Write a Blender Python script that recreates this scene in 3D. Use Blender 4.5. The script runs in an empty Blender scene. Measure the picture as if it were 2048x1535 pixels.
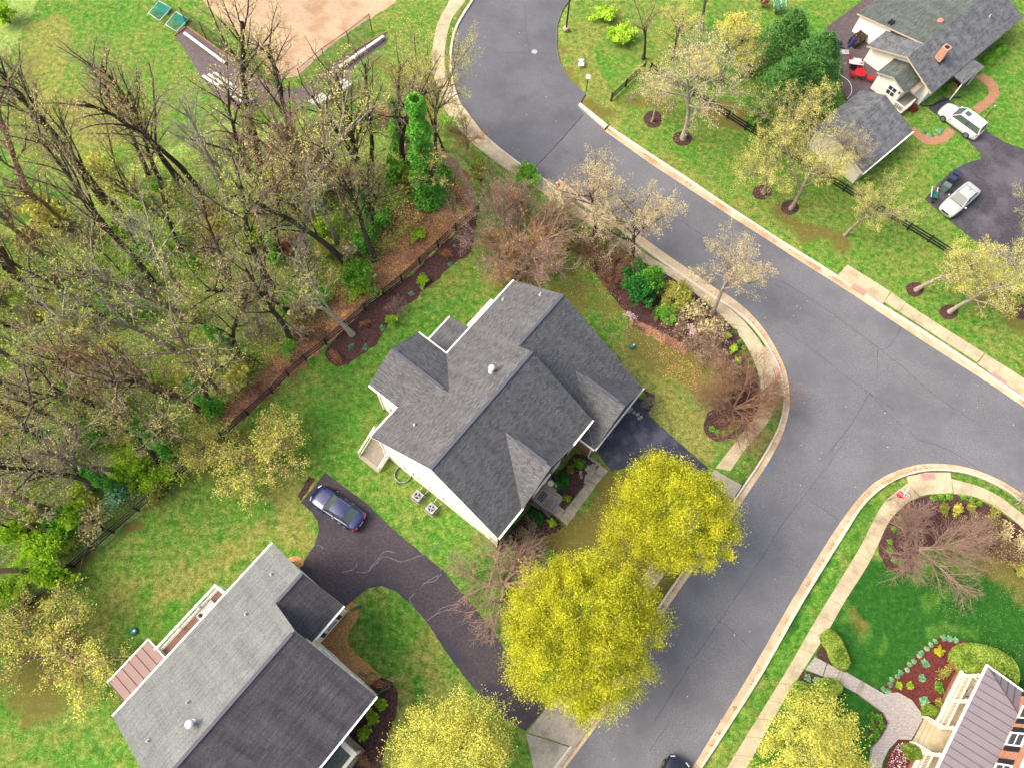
import bpy, bmesh, math, random
import numpy as np
from mathutils import Vector, Matrix
rng = np.random.default_rng(7)
random.seed(7)
SC = bpy.context.scene
COL = SC.collection
# ------------------------------------------------------------------ camera
CAM_H, FPX, NAD = 60.0, 1475.0, (980.0, 1360.0)
_d = np.array([NAD[0]-1024, -(NAD[1]-767.5), -FPX]); _d /= np.linalg.norm(_d)
_Z = -_d; _Y = np.array([0, 1, 0.]) - _Z[1]*_Z; _Y /= np.linalg.norm(_Y); _X = np.cross(_Y, _Z)
ROT = np.array([_X, _Y, _Z])
cam = bpy.data.cameras.new('camera'); camo = bpy.data.objects.new('camera', cam); COL.objects.link(camo)
cam.sensor_width = 36; cam.lens = FPX/2048*36; cam.clip_end = 2000; cam.clip_start = 0.5
m4 = Matrix([[ROT[i][j] for j in range(3)]+[0] for i in range(3)]+[[0, 0, 0, 1]])
m4.translation = (0, 0, CAM_H); camo.matrix_world = m4
SC.camera = camo
# ------------------------------------------------------------------ light
SUN_EL, SUN_AZ = 48, 268          # azimuth clockwise from +Y
w = bpy.data.worlds.new('World'); SC.world = w; w.use_nodes = True
nt = w.node_tree; bg = nt.nodes['Background']
sky = nt.nodes.new('ShaderNodeTexSky'); sky.sky_type = 'NISHITA'; sky.sun_disc = False
sky.sun_elevation = math.radians(SUN_EL); sky.sun_rotation = math.radians(SUN_AZ)
sky.air_density = 1.0; sky.dust_density = 8.0; sky.ozone_density = 0.0
nt.links.new(sky.outputs[0], bg.inputs[0]); bg.inputs[1].default_value = 0.15
sl = bpy.data.lights.new('sun', 'SUN'); sl.energy = 0.75; sl.angle = math.radians(40); sl.color = (1, .955, .88)
so = bpy.data.objects.new('sun', sl); COL.objects.link(so)
az, el = math.radians(SUN_AZ), math.radians(SUN_EL)
sd = Vector((math.sin(az)*math.cos(el), math.cos(az)*math.cos(el), math.sin(el)))
so.rotation_euler = sd.to_track_quat('Z', 'Y').to_euler(); so.location = (0, 0, 80)
vs = SC.view_settings; vs.view_transform = 'Standard'; vs.look = 'None'; vs.gamma = 1; vs.exposure = 1.2
vs.use_curve_mapping = False
# ------------------------------------------------------------------ helpers
def P(x, y, z=0.0):
    """photograph measurement -> the point of the place at height z"""
    r = ROT @ np.array([x-1024, -(y-767.5), -FPX]); t = (z-CAM_H)/r[2]
    return np.array([0, 0, CAM_H]) + r*t
def PP(pts, z=0.0): return [P(a, b, z) for a, b in pts]
K = 1.75
def lin(c): c = c/255.; return c/12.92 if c <= .04045 else ((c+.055)/1.055)**2.4
def A(r, g, b, k=K): return (min(lin(r)/k, .85), min(lin(g)/k, .85), min(lin(b)/k, .85), 1)
def tag(o, label=None, cat=None, group=None, kind=None):
    if label: o['label'] = label
    if cat: o['category'] = cat
    if group: o['group'] = group
    if kind: o['kind'] = kind
    return o
def link(name, me, parent=None, mats=None):
    o = bpy.data.objects.new(name, me); COL.objects.link(o)
    if parent is not None: o.parent = parent
    if mats and me is not None and len(me.materials) == 0:
        for m in (mats if isinstance(mats, (list, tuple)) else [mats]): me.materials.append(m)
    return o
def thing(name, label, cat, loc=(0, 0, 0), rz=0.0, group=None, kind=None, parent=None):
    o = bpy.data.objects.new(name, None); COL.objects.link(o); o.empty_display_size = .3
    o.location = loc; o.rotation_euler = (0, 0, rz)
    if parent is not None: o.parent = parent
    return tag(o, label, cat, group, kind)
def mesh_np(name, V, F, mi=None, smooth=False):
    """V (n,3); F (m,k) all faces with the same number of corners"""
    me = bpy.data.meshes.new(name); V = np.asarray(V, np.float32); F = np.asarray(F, np.int32)
    m, k = F.shape
    me.vertices.add(len(V)); me.vertices.foreach_set('co', V.ravel())
    me.loops.add(m*k); me.loops.foreach_set('vertex_index', F.ravel())
    me.polygons.add(m); me.polygons.foreach_set('loop_start', np.arange(m, dtype=np.int32)*k)
    me.polygons.foreach_set('loop_total', np.full(m, k, np.int32))
    if mi is not None: me.polygons.foreach_set('material_index', np.asarray(mi, np.int32))
    me.update(calc_edges=True)
    if smooth: me.polygons.foreach_set('use_smooth', np.ones(m, bool))
    return me
class MB:
    """collects boxes, polygons and tubes into ONE mesh with metre UVs"""
    def __init__(s): s.v = []; s.f = []; s.m = []; s.sm = []
    def face(s, pts, m=0):
        i = len(s.v); s.v += [tuple(map(float, p)) for p in pts]; s.f.append(list(range(i, i+len(pts)))); s.m.append(m); s.sm.append(False); return s
    def slab(s, pts, t, m=0, ms=None, down=(0, 0, -1)):
        """polygon pts (counter-clockwise seen from its front) with thickness t along down"""
        ms = m if ms is None else ms
        p = [np.array(q, float) for q in pts]; d = np.array(down, float)*t; q = [a+d for a in p]
        s.face(p, m); s.face(q[::-1], ms); n = len(p)
        for i in range(n): s.face([p[i], q[i], q[(i+1) % n], p[(i+1) % n]], ms)
        return s
    def box(s, a, b, m=0):
        x0, y0, z0 = a; x1, y1, z1 = b
        x0, x1 = min(x0, x1), max(x0, x1); y0, y1 = min(y0, y1), max(y0, y1); z0, z1 = min(z0, z1), max(z0, z1)
        c = [(x0, y0), (x1, y0), (x1, y1), (x0, y1)]
        s.face([(x, y, z1) for x, y in c], m); s.face([(x, y, z0) for x, y in c[::-1]], m)
        for i in range(4):
            (ax, ay), (bx, by) = c[i], c[(i+1) % 4]
            s.face([(ax, ay, z0), (bx, by, z0), (bx, by, z1), (ax, ay, z1)], m)
        return s
    def beam(s, a, b, w, h, m=0, up=(0, 0, 1)):
        a, b = np.array(a, float), np.array(b, float); d = b-a; d /= max(np.linalg.norm(d), 1e-9)
        u = np.array(up, float); u = u-u@d*d
        if np.linalg.norm(u) < 1e-3: u = np.array([1., 0, 0]); u = u-u@d*d
        u /= np.linalg.norm(u); r = np.cross(d, u)*w/2; u = u*h/2
        A0 = [a-r-u, a+r-u, a+r+u, a-r+u]; B0 = [q-a+b for q in A0]
        s.face(A0[::-1] if False else A0, m); s.face(B0[::-1], m)
        for i in range(4): s.face([A0[i], B0[i], B0[(i+1) % 4], A0[(i+1) % 4]], m)
        return s
    def tube(s, pts, rads, n=6, m=0, cap=True):
        pts = [np.array(p, float) for p in pts]
        if np.isscalar(rads): rads = [rads]*len(pts)
        rings = []
        for i, p in enumerate(pts):
            d = pts[min(i+1, len(pts)-1)]-pts[max(i-1, 0)]; d = d/max(np.linalg.norm(d), 1e-9)
            h = np.array([0, 0, 1.]) if abs(d[2]) < .9 else np.array([1., 0, 0])
            u = np.cross(d, h); u /= np.linalg.norm(u); v = np.cross(d, u)
            base = len(s.v)
            for k in range(n):
                a = 2*math.pi*k/n; s.v.append(tuple(p+(u*math.cos(a)+v*math.sin(a))*rads[i]))
            rings.append(base)
        for r0, r1 in zip(rings, rings[1:]):
            for k in range(n):
                s.f.append([r0+k, r1+k, r1+(k+1) % n, r0+(k+1) % n]); s.m.append(m); s.sm.append(n > 5)
        if cap:
            s.f.append([rings[-1]+k for k in range(n)][::-1]); s.m.append(m); s.sm.append(False)
            s.f.append([rings[0]+k for k in range(n)]); s.m.append(m); s.sm.append(False)
        return s
    def lathe(s, prof, c=(0, 0, 0), n=20, m=0, cap=True):
        c = np.array(c, float); rings = []
        for r, z in prof:
            b = len(s.v)
            for k in range(n):
                a = 2*math.pi*k/n; s.v.append((c[0]+r*math.cos(a), c[1]+r*math.sin(a), c[2]+z))
            rings.append(b)
        for r0, r1 in zip(rings, rings[1:]):
            for k in range(n): s.f.append([r0+k, r0+(k+1) % n, r1+(k+1) % n, r1+k]); s.m.append(m); s.sm.append(True)
        if not cap: return s
        s.f.append([rings[-1]+k for k in range(n)]); s.m.append(m); s.sm.append(False)
        s.f.append([rings[0]+k for k in range(n)][::-1]); s.m.append(m); s.sm.append(False)
        return s
    def mesh(s, name, mats):
        me = bpy.data.meshes.new(name); me.from_pydata(s.v, [], s.f)
        for mm in (mats if isinstance(mats, (list, tuple)) else [mats]): me.materials.append(mm)
        me.polygons.foreach_set('material_index', s.m); me.polygons.foreach_set('use_smooth', s.sm)
        uv = me.uv_layers.new(name='UVMap').data
        for p in me.polygons:
            n = p.normal
            h = Vector((0, 0, 1)).cross(n)
            if h.length < .05: h = Vector((1, 0, 0)); v = Vector((0, 1, 0))
            else: h.normalize(); v = n.cross(h)
            for li in p.loop_indices:
                q = me.vertices[me.loops[li].vertex_index].co; uv[li].uv = (q.dot(h), q.dot(v))
        return me
    def build(s, name, mats, parent=None):
        return link(name, s.mesh(name, mats), parent)
# ------------------------------------------------------------------ materials
def newmat(name, rough=.85, spec=.3):
    m = bpy.data.materials.new(name); m.use_nodes = True; b = m.node_tree.nodes['Principled BSDF']
    b.inputs['Roughness'].default_value = rough; b.inputs['Specular IOR Level'].default_value = spec
    return m, m.node_tree, b
def N(t, typ, **kw):
    n = t.nodes.new(typ)
    for k, v in kw.items():
        if k.startswith('i_'): n.inputs[k[2:].replace('_', ' ')].default_value = v
        else: setattr(n, k, v)
    return n
def noise(t, scale, detail=4, rough=.6, vec=None, dist=0):
    n = N(t, 'ShaderNodeTexNoise'); n.inputs['Scale'].default_value = scale; n.inputs['Detail'].default_value = detail
    n.inputs['Roughness'].default_value = rough; n.inputs['Distortion'].default_value = dist
    if vec is not None: t.links.new(vec, n.inputs['Vector'])
    return n.outputs['Fac']
def ramp(t, fac, stops, interp='LINEAR'):
    r = t.nodes.new('ShaderNodeValToRGB'); t.links.new(fac, r.inputs[0]); e = r.color_ramp.elements; r.color_ramp.interpolation = interp
    while len(e) < len(stops): e.new(.5)
    for i, (p, c) in enumerate(stops):
        e[i].position = p; e[i].color = c if len(c) == 4 else (*c, 1)
    return r.outputs[0]
def mix(t, fac, a, b, mode='MIX'):
    m = t.nodes.new('ShaderNodeMix'); m.data_type = 'RGBA'; m.blend_type = mode
    for s, v in ((m.inputs[0], fac), (m.inputs[6], a), (m.inputs[7], b)):
        if hasattr(v, 'links') or hasattr(v, 'is_linked'): t.links.new(v, s)
        else: s.default_value = v
    return m.outputs[2]
def mth(t, op, a, b=None, clamp=False):
    m = t.nodes.new('ShaderNodeMath'); m.operation = op; m.use_clamp = clamp
    for i, v in enumerate((a, b)):
        if v is None: continue
        if hasattr(v, 'is_linked'): t.links.new(v, m.inputs[i])
        else: m.inputs[i].default_value = v
    return m.outputs[0]
def coord(t, which='Object'): return t.nodes.new('ShaderNodeTexCoord').outputs[which]
def geopos(t): return t.nodes.new('ShaderNodeNewGeometry').outputs['Position']
def bump(t, b, h, strength=.3, dist=.02):
    n = t.nodes.new('ShaderNodeBump'); n.inputs['Strength'].default_value = strength; n.inputs['Distance'].default_value = dist
    t.links.new(h, n.inputs['Height']); t.links.new(n.outputs[0], b.inputs['Normal'])
def g3(v): return (v, v, v, 1)
def speckle(name, c1, c2, scale=6, rough=.9, big=.35, bmp=.3, lo=.41, hi=.59, world=True, spec=.25, c3=None, s3=.6):
    """two colours in fine noise, slow tonal wander on top"""
    m, t, b = newmat(name, rough, spec); v = geopos(t) if world else coord(t)
    f = noise(t, scale*.6, 8, .85, v); c = ramp(t, f, [(lo, c1), (hi, c2)])
    if c3: c = mix(t, ramp(t, noise(t, s3, 5, .65, v), [(.48, g3(0)), (.62, g3(1))]), c, c3)
    k = ramp(t, noise(t, big, 5, .6, v), [(.3, g3(.86)), (.7, g3(1.12))])
    c = mix(t, 1.0, c, k, 'MULTIPLY'); t.links.new(c, b.inputs['Base Color'])
    if bmp: bump(t, b, f, bmp, .03)
    return m
def plain(name, c, rough=.6, metal=0, spec=.4, coat=0, var=.12, scale=3):
    m, t, b = newmat(name, rough, spec)
    if var:
        k = ramp(t, noise(t, scale, 5, .6, coord(t)), [(.3, g3(1-var)), (.7, g3(1+var))])
        t.links.new(mix(t, 1.0, c, k, 'MULTIPLY'), b.inputs['Base Color'])
    else: b.inputs['Base Color'].default_value = c
    b.inputs['Metallic'].default_value = metal; b.inputs['Coat Weight'].default_value = coat; b.inputs['Coat Roughness'].default_value = .04
    return m
def leafmat(name, c1, c2, rough=.6, trans=.25, scale=.9):
    c1, c2 = [tuple(min(x*2.1, .85) for x in c[:3])+(1,) for c in (c1, c2)]
    """leaf colour varies leaf by leaf and by branch"""
    m, t, b = newmat(name, rough, .25)
    n1 = noise(t, 9, 3, .7, geopos(t)); n2 = noise(t, scale, 3, .6, geopos(t))
    f = mth(t, 'ADD', mth(t, 'MULTIPLY', n1, .6), mth(t, 'MULTIPLY', n2, .4))
    c = ramp(t, f, [(.4, c1), (.58, c2)]); t.links.new(c, b.inputs['Base Color'])
    tr = t.nodes.new('ShaderNodeBsdfTranslucent'); t.links.new(c, tr.inputs[0])
    mx = t.nodes.new('ShaderNodeMixShader'); mx.inputs[0].default_value = trans
    out = t.nodes['Material Output']
    t.links.new(b.outputs[0], mx.inputs[1]); t.links.new(tr.outputs[0], mx.inputs[2]); t.links.new(mx.outputs[0], out.inputs[0])
    return m
def shingle(name, c1, c2, c3, streak=.25, row=.145, wid=.32):
    m, t, b = newmat(name, .85, .35); uv = coord(t, 'UV')
    br = N(t, 'ShaderNodeTexBrick'); t.links.new(uv, br.inputs['Vector'])
    br.inputs['Scale'].default_value = 1; br.inputs['Brick Width'].default_value = wid; br.inputs['Row Height'].default_value = row
    br.inputs['Mortar Size'].default_value = .011; br.inputs['Mortar Smooth'].default_value = .3; br.inputs['Bias'].default_value = 0
    br.inputs['Color1'].default_value = c1; br.inputs['Color2'].default_value = c2; br.inputs['Mortar'].default_value = tuple(x*.45 for x in c1[:3])+(1,)
    f = noise(t, 1.4, 5, .7, uv); c = mix(t, ramp(t, f, [(.45, g3(0)), (.6, g3(.6))]), br.outputs['Color'], c3)
    mp = N(t, 'ShaderNodeMapping'); mp.inputs['Scale'].default_value = (1.3, .22, 1); t.links.new(uv, mp.inputs[0])
    k = ramp(t, noise(t, .8, 5, .6, mp.outputs[0]), [(.3, g3(1-streak)), (.7, g3(1+streak))])
    c = mix(t, 1.0, c, k, 'MULTIPLY')
    g = ramp(t, noise(t, 7, 5, .85, uv), [(.4, g3(.78)), (.6, g3(1.22))]); c = mix(t, 1.0, c, g, 'MULTIPLY')
    t.links.new(c, b.inputs['Base Color'])
    h = mth(t, 'ADD', br.outputs['Fac'], mth(t, 'MULTIPLY', noise(t, 30, 2, .5, uv), -.4)); bump(t, b, mth(t, 'MULTIPLY', h, -1), .5, .015)
    return m
def brickmat(name, c1, c2, mortar, bw=.21, rh=.075, ms=.012):
    m, t, b = newmat(name, .9, .2); uv = coord(t, 'UV')
    br = N(t, 'ShaderNodeTexBrick'); t.links.new(uv, br.inputs['Vector'])
    br.inputs['Scale'].default_value = 1; br.inputs['Brick Width'].default_value = bw; br.inputs['Row Height'].default_value = rh
    br.inputs['Mortar Size'].default_value = ms
    br.inputs['Color1'].default_value = c1; br.inputs['Color2'].default_value = c2; br.inputs['Mortar'].default_value = mortar
    k = ramp(t, noise(t, 5, 4, .7, uv), [(.3, g3(.8)), (.7, g3(1.2))])
    t.links.new(mix(t, 1.0, br.outputs['Color'], k, 'MULTIPLY'), b.inputs['Base Color'])
    bump(t, b, mth(t, 'MULTIPLY', br.outputs['Fac'], -1), .6, .01); return m
def siding(name, c, pitch=.15):
    m, t, b = newmat(name, .6, .3); uv = coord(t, 'UV'); sp = N(t, 'ShaderNodeSeparateXYZ'); t.links.new(uv, sp.inputs[0])
    f = mth(t, 'FRACT', mth(t, 'DIVIDE', sp.outputs[1], pitch))
    line = ramp(t, f, [(.0, g3(.86)), (.1, g3(1))])
    k = ramp(t, noise(t, .7, 4, .6, uv), [(.3, g3(.95)), (.7, g3(1.04))])
    t.links.new(mix(t, 1.0, mix(t, 1.0, c, line, 'MULTIPLY'), k, 'MULTIPLY'), b.inputs['Base Color'])
    bump(t, b, f, .4, .012); return m
M = {}
M['shingle'] = shingle('slate_grey_shingles', A(92, 94, 98), A(128, 130, 134), A(110, 112, 116), .16)
M['shingle_n'] = shingle('lit_grey_shingles', A(124, 129, 130), A(146, 151, 151), A(136, 141, 141), .16, .145, .9)  # paler grey for the rear slopes, their brighter light put into the colour
M['shingle_b'] = shingle('old_grey_shingles', A(96, 100, 106), A(130, 134, 138), A(142, 146, 150), .2, .15, .5)
M['shingle_green'] = shingle('greenish_shingles', A(86, 96, 92), A(118, 126, 122), A(104, 116, 104), .2, .15, .5)
M['ridge'] = plain('ridge_cap_shingle', A(92, 96, 112), .7, var=.15)
M['white'] = plain('white_trim', (.85, .85, .82, 1), .5, var=.04)
M['cream'] = siding('cream_siding', (.84, .82, .74, 1))
M['creamwood'] = plain('cream_painted_wood', (.74, .69, .56, 1), .6, var=.06)
M['tan'] = siding('tan_clapboard', A(232, 214, 190))
M['brick'] = brickmat('red_brick', A(190, 110, 92), A(212, 140, 120), A(222, 190, 172))
M['brick_orange'] = brickmat('orange_brick', A(198, 112, 80), A(222, 150, 112), A(228, 196, 170))
M['brick_path'] = brickmat('worn_brick_paving', A(188, 128, 100), A(206, 156, 126), A(176, 140, 110), .2, .1, .012)
M['paver'] = brickmat('grey_pavers', A(196, 190, 186), A(216, 208, 200), A(160, 152, 146), .2, .1, .01)
M['glass'] = plain('window_glass', (.03, .045, .055, 1), .06, 0, .8, var=0)
M['red_shutter'] = plain('dark_red_shutter', A(150, 48, 44), .5)
M['black_shutter'] = plain('black_shutter', A(36, 44, 58), .5)
M['asphalt'] = speckle('road_asphalt', A(112, 114, 120), A(144, 146, 152), 16, .9, .16, .12, c3=A(120, 122, 129), s3=.25)
M['asphalt_dark'] = speckle('sealed_driveway', A(40, 42, 58), A(66, 68, 88), 9, .55, .5, .1, c3=A(92, 94, 112), s3=.5, spec=.4)
M['asphalt_brown'] = speckle('old_driveway', A(68, 62, 70), A(100, 92, 100), 9, .85, .25, .12, c3=A(66, 66, 78), s3=.28)
M['asphalt_h'] = speckle('weathered_driveway', A(66, 64, 72), A(96, 94, 102), 8, .85, .3, .12, c3=A(112, 108, 118), s3=.22)
M['tar'] = plain('tar_seam', A(58, 60, 68), .6)
M['sealer'] = plain('crack_sealer', A(122, 120, 130), .5)
M['concrete'] = speckle('pavement_concrete', A(206, 190, 156), A(230, 216, 184), 7, .9, .5, .1, c3=A(196, 182, 150), s3=.8)
M['concrete_grey'] = speckle('grey_concrete', A(178, 170, 154), A(204, 196, 180), 7, .9, .4, .1, c3=A(160, 154, 138), s3=.8)
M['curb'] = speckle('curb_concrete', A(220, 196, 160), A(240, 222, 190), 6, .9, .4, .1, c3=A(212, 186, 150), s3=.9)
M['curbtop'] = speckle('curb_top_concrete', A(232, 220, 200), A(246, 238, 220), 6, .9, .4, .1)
M['pinkpad'] = brickmat('pink_tactile_paver', A(216, 128, 122), A(232, 158, 150), A(226, 184, 172), .2, .1, .015)
M['mulch'] = speckle('brown_mulch', A(52, 34, 36), A(118, 84, 80), 9, .95, .6, .7)
M['mulch_red'] = speckle('red_mulch', A(84, 34, 34), A(142, 72, 66), 10, .95, .6, .7)
M['litter'] = speckle('leaf_litter', A(130, 84, 64), A(222, 168, 128), 9, .95, .4, .6, .42, .58, c3=A(120, 84, 74), s3=.7)
M['dirt'] = speckle('infield_clay', A(198, 170, 140), A(220, 194, 164), 3, .95, .12, .1, c3=A(190, 158, 126), s3=.4)
M['gravel'] = speckle('tan_gravel', A(166, 116, 64), A(240, 196, 130), 13, .95, .5, .8)
M['black'] = plain('black_painted_wood', A(34, 36, 48), .5)
M['blackmetal'] = plain('black_metal', A(40, 42, 48), .4)
M['bark'] = speckle('dark_bark', A(58, 46, 42), A(120, 104, 90), 8, .95, .5, .5, c3=A(96, 92, 78), s3=1.5)
M['bark_grey'] = speckle('grey_bark', A(136, 122, 108), A(202, 188, 168), 7, .95, .5, .5)
M['bark_pale'] = speckle('pale_bark', A(170, 162, 142), A(216, 208, 188), 6, .95, .5, .4)
M['bark_pink'] = speckle('pinkish_bark', A(160, 128, 116), A(210, 178, 160), 7, .95, .5, .4)
M['bark_red'] = speckle('reddish_twigs', A(138, 104, 84), A(190, 154, 124), 7, .95, .5, .4)
M['twig'] = speckle('tan_twigs', A(150, 128, 104), A(222, 204, 176), 5, .95, .5, 0)
M['twig_dark'] = speckle('brown_twigs', A(92, 74, 62), A(140, 118, 98), 5, .95, .5, 0)
M['yellowgreen'] = leafmat('bright_yellow_green_leaves', A(104, 112, 12), A(196, 196, 50), trans=.3)
M['yellow'] = leafmat('yellow_spring_leaves', A(142, 140, 50), A(208, 208, 104), trans=.25)
M['palebud'] = leafmat('pale_buds', A(148, 138, 100), A(206, 194, 150), trans=.2)
M['limebud'] = leafmat('lime_buds', A(158, 158, 70), A(216, 214, 116), trans=.3)
M['lime'] = leafmat('lime_leaves', A(110, 156, 28), A(186, 216, 70), trans=.35)
M['green'] = leafmat('mid_green_leaves', A(58, 116, 30), A(128, 182, 66), trans=.25)
M['ivy'] = leafmat('ivy_leaves', A(54, 122, 34), A(124, 192, 72), trans=.25)
M['darkgreen'] = leafmat('dark_green_leaves', A(18, 74, 26), A(58, 128, 52), trans=.12)
M['boxwood'] = leafmat('hedge_leaves', A(70, 98, 26), A(140, 162, 68), trans=.15)
M['evergreen'] = leafmat('evergreen_sprays', A(24, 70, 26), A(92, 138, 66), trans=.15)
M['orangeleaf'] = leafmat('orange_tan_leaves', A(140, 104, 62), A(206, 168, 104), trans=.15)
M['maroon'] = leafmat('maroon_leaves', A(92, 34, 36), A(150, 76, 66), trans=.2)
M['bluegreen'] = leafmat('blue_green_leaves', A(86, 140, 110), A(150, 192, 150), trans=.2)
M['pinkflower'] = leafmat('pink_blossom', A(220, 170, 186), A(246, 222, 226), trans=.2)
M['olive'] = leafmat('olive_leaves', A(104, 112, 40), A(170, 168, 84), trans=.2)
M['brownleaf'] = leafmat('brown_dry_leaves', A(112, 76, 56), A(172, 128, 90), trans=.1)
M['metal'] = plain('galvanised_metal', A(176, 180, 184), .4, .4)
M['whitepaint'] = plain('white_paint', A(248, 248, 246), .45, var=.03)
M['greyplastic'] = plain('grey_plastic', A(196, 194, 200), .5, var=.05)
M['darkplastic'] = plain('dark_plastic', A(42, 46, 56), .5)
M['red'] = plain('red_paint', A(222, 34, 48), .4, var=.06)
M['blue'] = plain('blue_cloth', A(58, 70, 168), .7)
M['teal'] = plain('teal_plastic', A(40, 130, 120), .4)
M['greenplastic'] = plain('green_plastic', A(20, 110, 76), .5)
M['deckwood'] = plain('brown_deck_boards', A(168, 122, 100), .7, var=.15)
M['greydeck'] = speckle('grey_deck_boards', A(92, 82, 86), A(120, 108, 112), 5, .85, .4, .2)
M['greywood'] = plain('weathered_grey_wood', A(178, 168, 150), .8, var=.12)
M['pinkmetal'] = plain('faded_pink_metal_roof', A(150, 120, 114), .55, var=.07, scale=1)
M['greymetal'] = plain('mauve_grey_metal_roof', A(142, 134, 142), .45, var=.08, scale=1)
M['greenwhite'] = plain('street_name_green', A(30, 120, 90), .4, var=0)
M['bluepaint'] = plain('blue_marking_paint', A(50, 140, 210), .7, var=.1)
M['pinkspray'] = plain('pink_clay', A(206, 150, 130), .8)
M['stone'] = speckle('grey_field_stone', A(150, 140, 124), A(208, 198, 180), 5, .9, 1.2, .5)
print('materials ok')
# ================================================================== GROUND
def cat(pts, n=6, closed=False):
    """smooth curve through the points"""
    p = [np.array(q, float) for q in pts]; out = []; L = len(p)
    rngi = range(L if closed else L-1)
    for i in rngi:
        if closed: a, b, c, d = p[(i-1) % L], p[i], p[(i+1) % L], p[(i+2) % L]
        else: a, b, c, d = p[max(i-1, 0)], p[i], p[i+1], p[min(i+2, L-1)]
        for k in range(n):
            t = k/n
            out.append(.5*((2*b)+(c-a)*t+(2*a-5*b+4*c-d)*t*t+(3*b-3*c+d-a)*t**3))
    if not closed: out.append(p[-1])
    return out
def area(pts):
    x = np.array([p[0] for p in pts]); y = np.array([p[1] for p in pts]); return .5*np.sum(x*np.roll(y, -1)-y*np.roll(x, -1))
def ccw(pts): return list(pts) if area(pts) > 0 else list(pts)[::-1]
def inside(X, Y, poly):
    r = np.zeros(X.shape, bool); n = len(poly)
    for i in range(n):
        x0, y0 = poly[i][:2]; x1, y1 = poly[(i+1) % n][:2]
        if y0 == y1: continue
        c = ((y0 > Y) != (y1 > Y)) & (X < (x1-x0)*(Y-y0)/(y1-y0)+x0); r ^= c
    return r
def sdist(X, Y, poly, closed=True):
    d = np.full(X.shape, 1e9); n = len(poly)
    for i in range(n if closed else n-1):
        ax, ay = poly[i][:2]; bx, by = poly[(i+1) % n][:2]; dx, dy = bx-ax, by-ay; L = dx*dx+dy*dy+1e-9
        t = np.clip(((X-ax)*dx+(Y-ay)*dy)/L, 0, 1); d = np.minimum(d, np.hypot(X-ax-t*dx, Y-ay-t*dy))
    if closed: d = np.where(inside(X, Y, poly), -d, d)
    return d
ROAD_Z = -.12
westA = [(975, -60), (948, 0), (930, 28), (912, 62), (905, 95), (903, 125), (907, 165), (920, 205), (945, 245), (985, 285), (1040, 328), (1092, 361), (1114, 375)]
westB = [(1119, 359), (1182, 406), (1226, 435), (1279, 470), (1329, 506), (1373, 536), (1431, 577), (1455, 590), (1494, 620), (1527, 657), (1549, 692), (1568, 730), (1577, 765), (1579, 795), (1578, 822), (1569, 857), (1555, 890), (1533, 930), (1502, 976), (1468, 1026), (1420, 1092), (1368, 1166), (1319, 1238), (1262, 1336), (1202, 1438), (1130, 1535), (1090, 1590)]
westBb = [(1111, 367), (1115, 378), (1176, 419), (1250, 468), (1299, 508), (1358, 550), (1417, 591), (1449, 610), (1485, 636), (1515, 667), (1537, 700), (1554, 732), (1564, 765), (1567, 795), (1565, 820), (1557, 850), (1542, 882), (1520, 920), (1487, 969), (1455, 1016), (1405, 1086), (1353, 1158), (1306, 1228), (1249, 1324), (1186, 1428), (1113, 1525), (1072, 1582)]
eastTop = [(1190, -60), (1140, 0), (1125, 20), (1115, 50), (1113, 90), (1120, 125), (1140, 160), (1172, 187.5), (1156, 212)]
eastA = [(1209, 262), (1297, 325), (1369, 372), (1463, 434), (1534, 479), (1590, 516), (1668, 565), (1709, 591), (1787, 643), (1874, 700), (1970, 761), (2025, 798), (2080, 836)]
eastAb = [(1216, 252), (1312, 316), (1375, 357), (1437, 400), (1559, 480), (1637, 528), (1672, 551), (1762, 609), (1847, 662), (1929, 716), (1990, 757), (2048, 797), (2100, 832)]
south = [(1340, 1600), (1384, 1535), (1440, 1443.5), (1503, 1340), (1581, 1204), (1659, 1076), (1706, 1009), (1737, 974), (1768, 952), (1809, 935), (1847, 927), (1890, 927), (1934, 934), (1978, 949), (2019, 970), (2048, 991), (2110, 1040)]
southb = [(1360, 1600), (1403, 1535), (1462, 1445), (1528, 1340), (1603, 1207), (1690, 1066), (1722, 1016), (1753, 984), (1784, 963), (1815, 950), (1853, 942), (1900, 942), (1941, 949), (1978, 963), (2019, 985), (2048, 1007), (2100, 1050)]
wA, wB, wBb = [PP(cat(x, 4), ROAD_Z) for x in (westA, westB, westBb)]
eT, eA, eAb = PP(eastTop, ROAD_Z), PP(eastA, ROAD_Z), PP(eastAb, ROAD_Z)
sO, sOb = PP(cat(south, 4), ROAD_Z), PP(cat(southb, 4), ROAD_Z)
road_poly = ccw([p[:2] for p in wA+wB+sO+eA[::-1]+eT[::-1]])
road_full = ccw([p[:2] for p in wA+wBb+sOb+eAb[::-1]+eT[::-1]])
GX0, GX1, GY0, GY1, GS = -78, 78, -22, 96, .4
gx = np.arange(GX0, GX1+.01, GS); gy = np.arange(GY0, GY1+.01, GS); nx_, ny_ = len(gx), len(gy)
X, Y = np.meshgrid(gx, gy); X = X.ravel(); Y = Y.ravel()
near_r = sdist(X, Y, road_full)
GZ = -.32*np.clip((.45-near_r)/.5, 0, 1)
GZ = np.where(near_r > .45, 0, GZ)
def vnoise(x, y, s, seed=0):
    r = np.random.default_rng(seed); g = r.random((64, 64)); u, v = x/s+100, y/s+100
    i, j = np.floor(u).astype(int), np.floor(v).astype(int); fu, fv = u-i, v-j; fu = fu*fu*(3-2*fu); fv = fv*fv*(3-2*fv)
    q = lambda a, b: g[a % 64, b % 64]
    return (q(i, j)*(1-fu)+q(i+1, j)*fu)*(1-fv)+(q(i, j+1)*(1-fu)+q(i+1, j+1)*fu)*fv
zone = np.zeros((len(X), 4))
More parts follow.
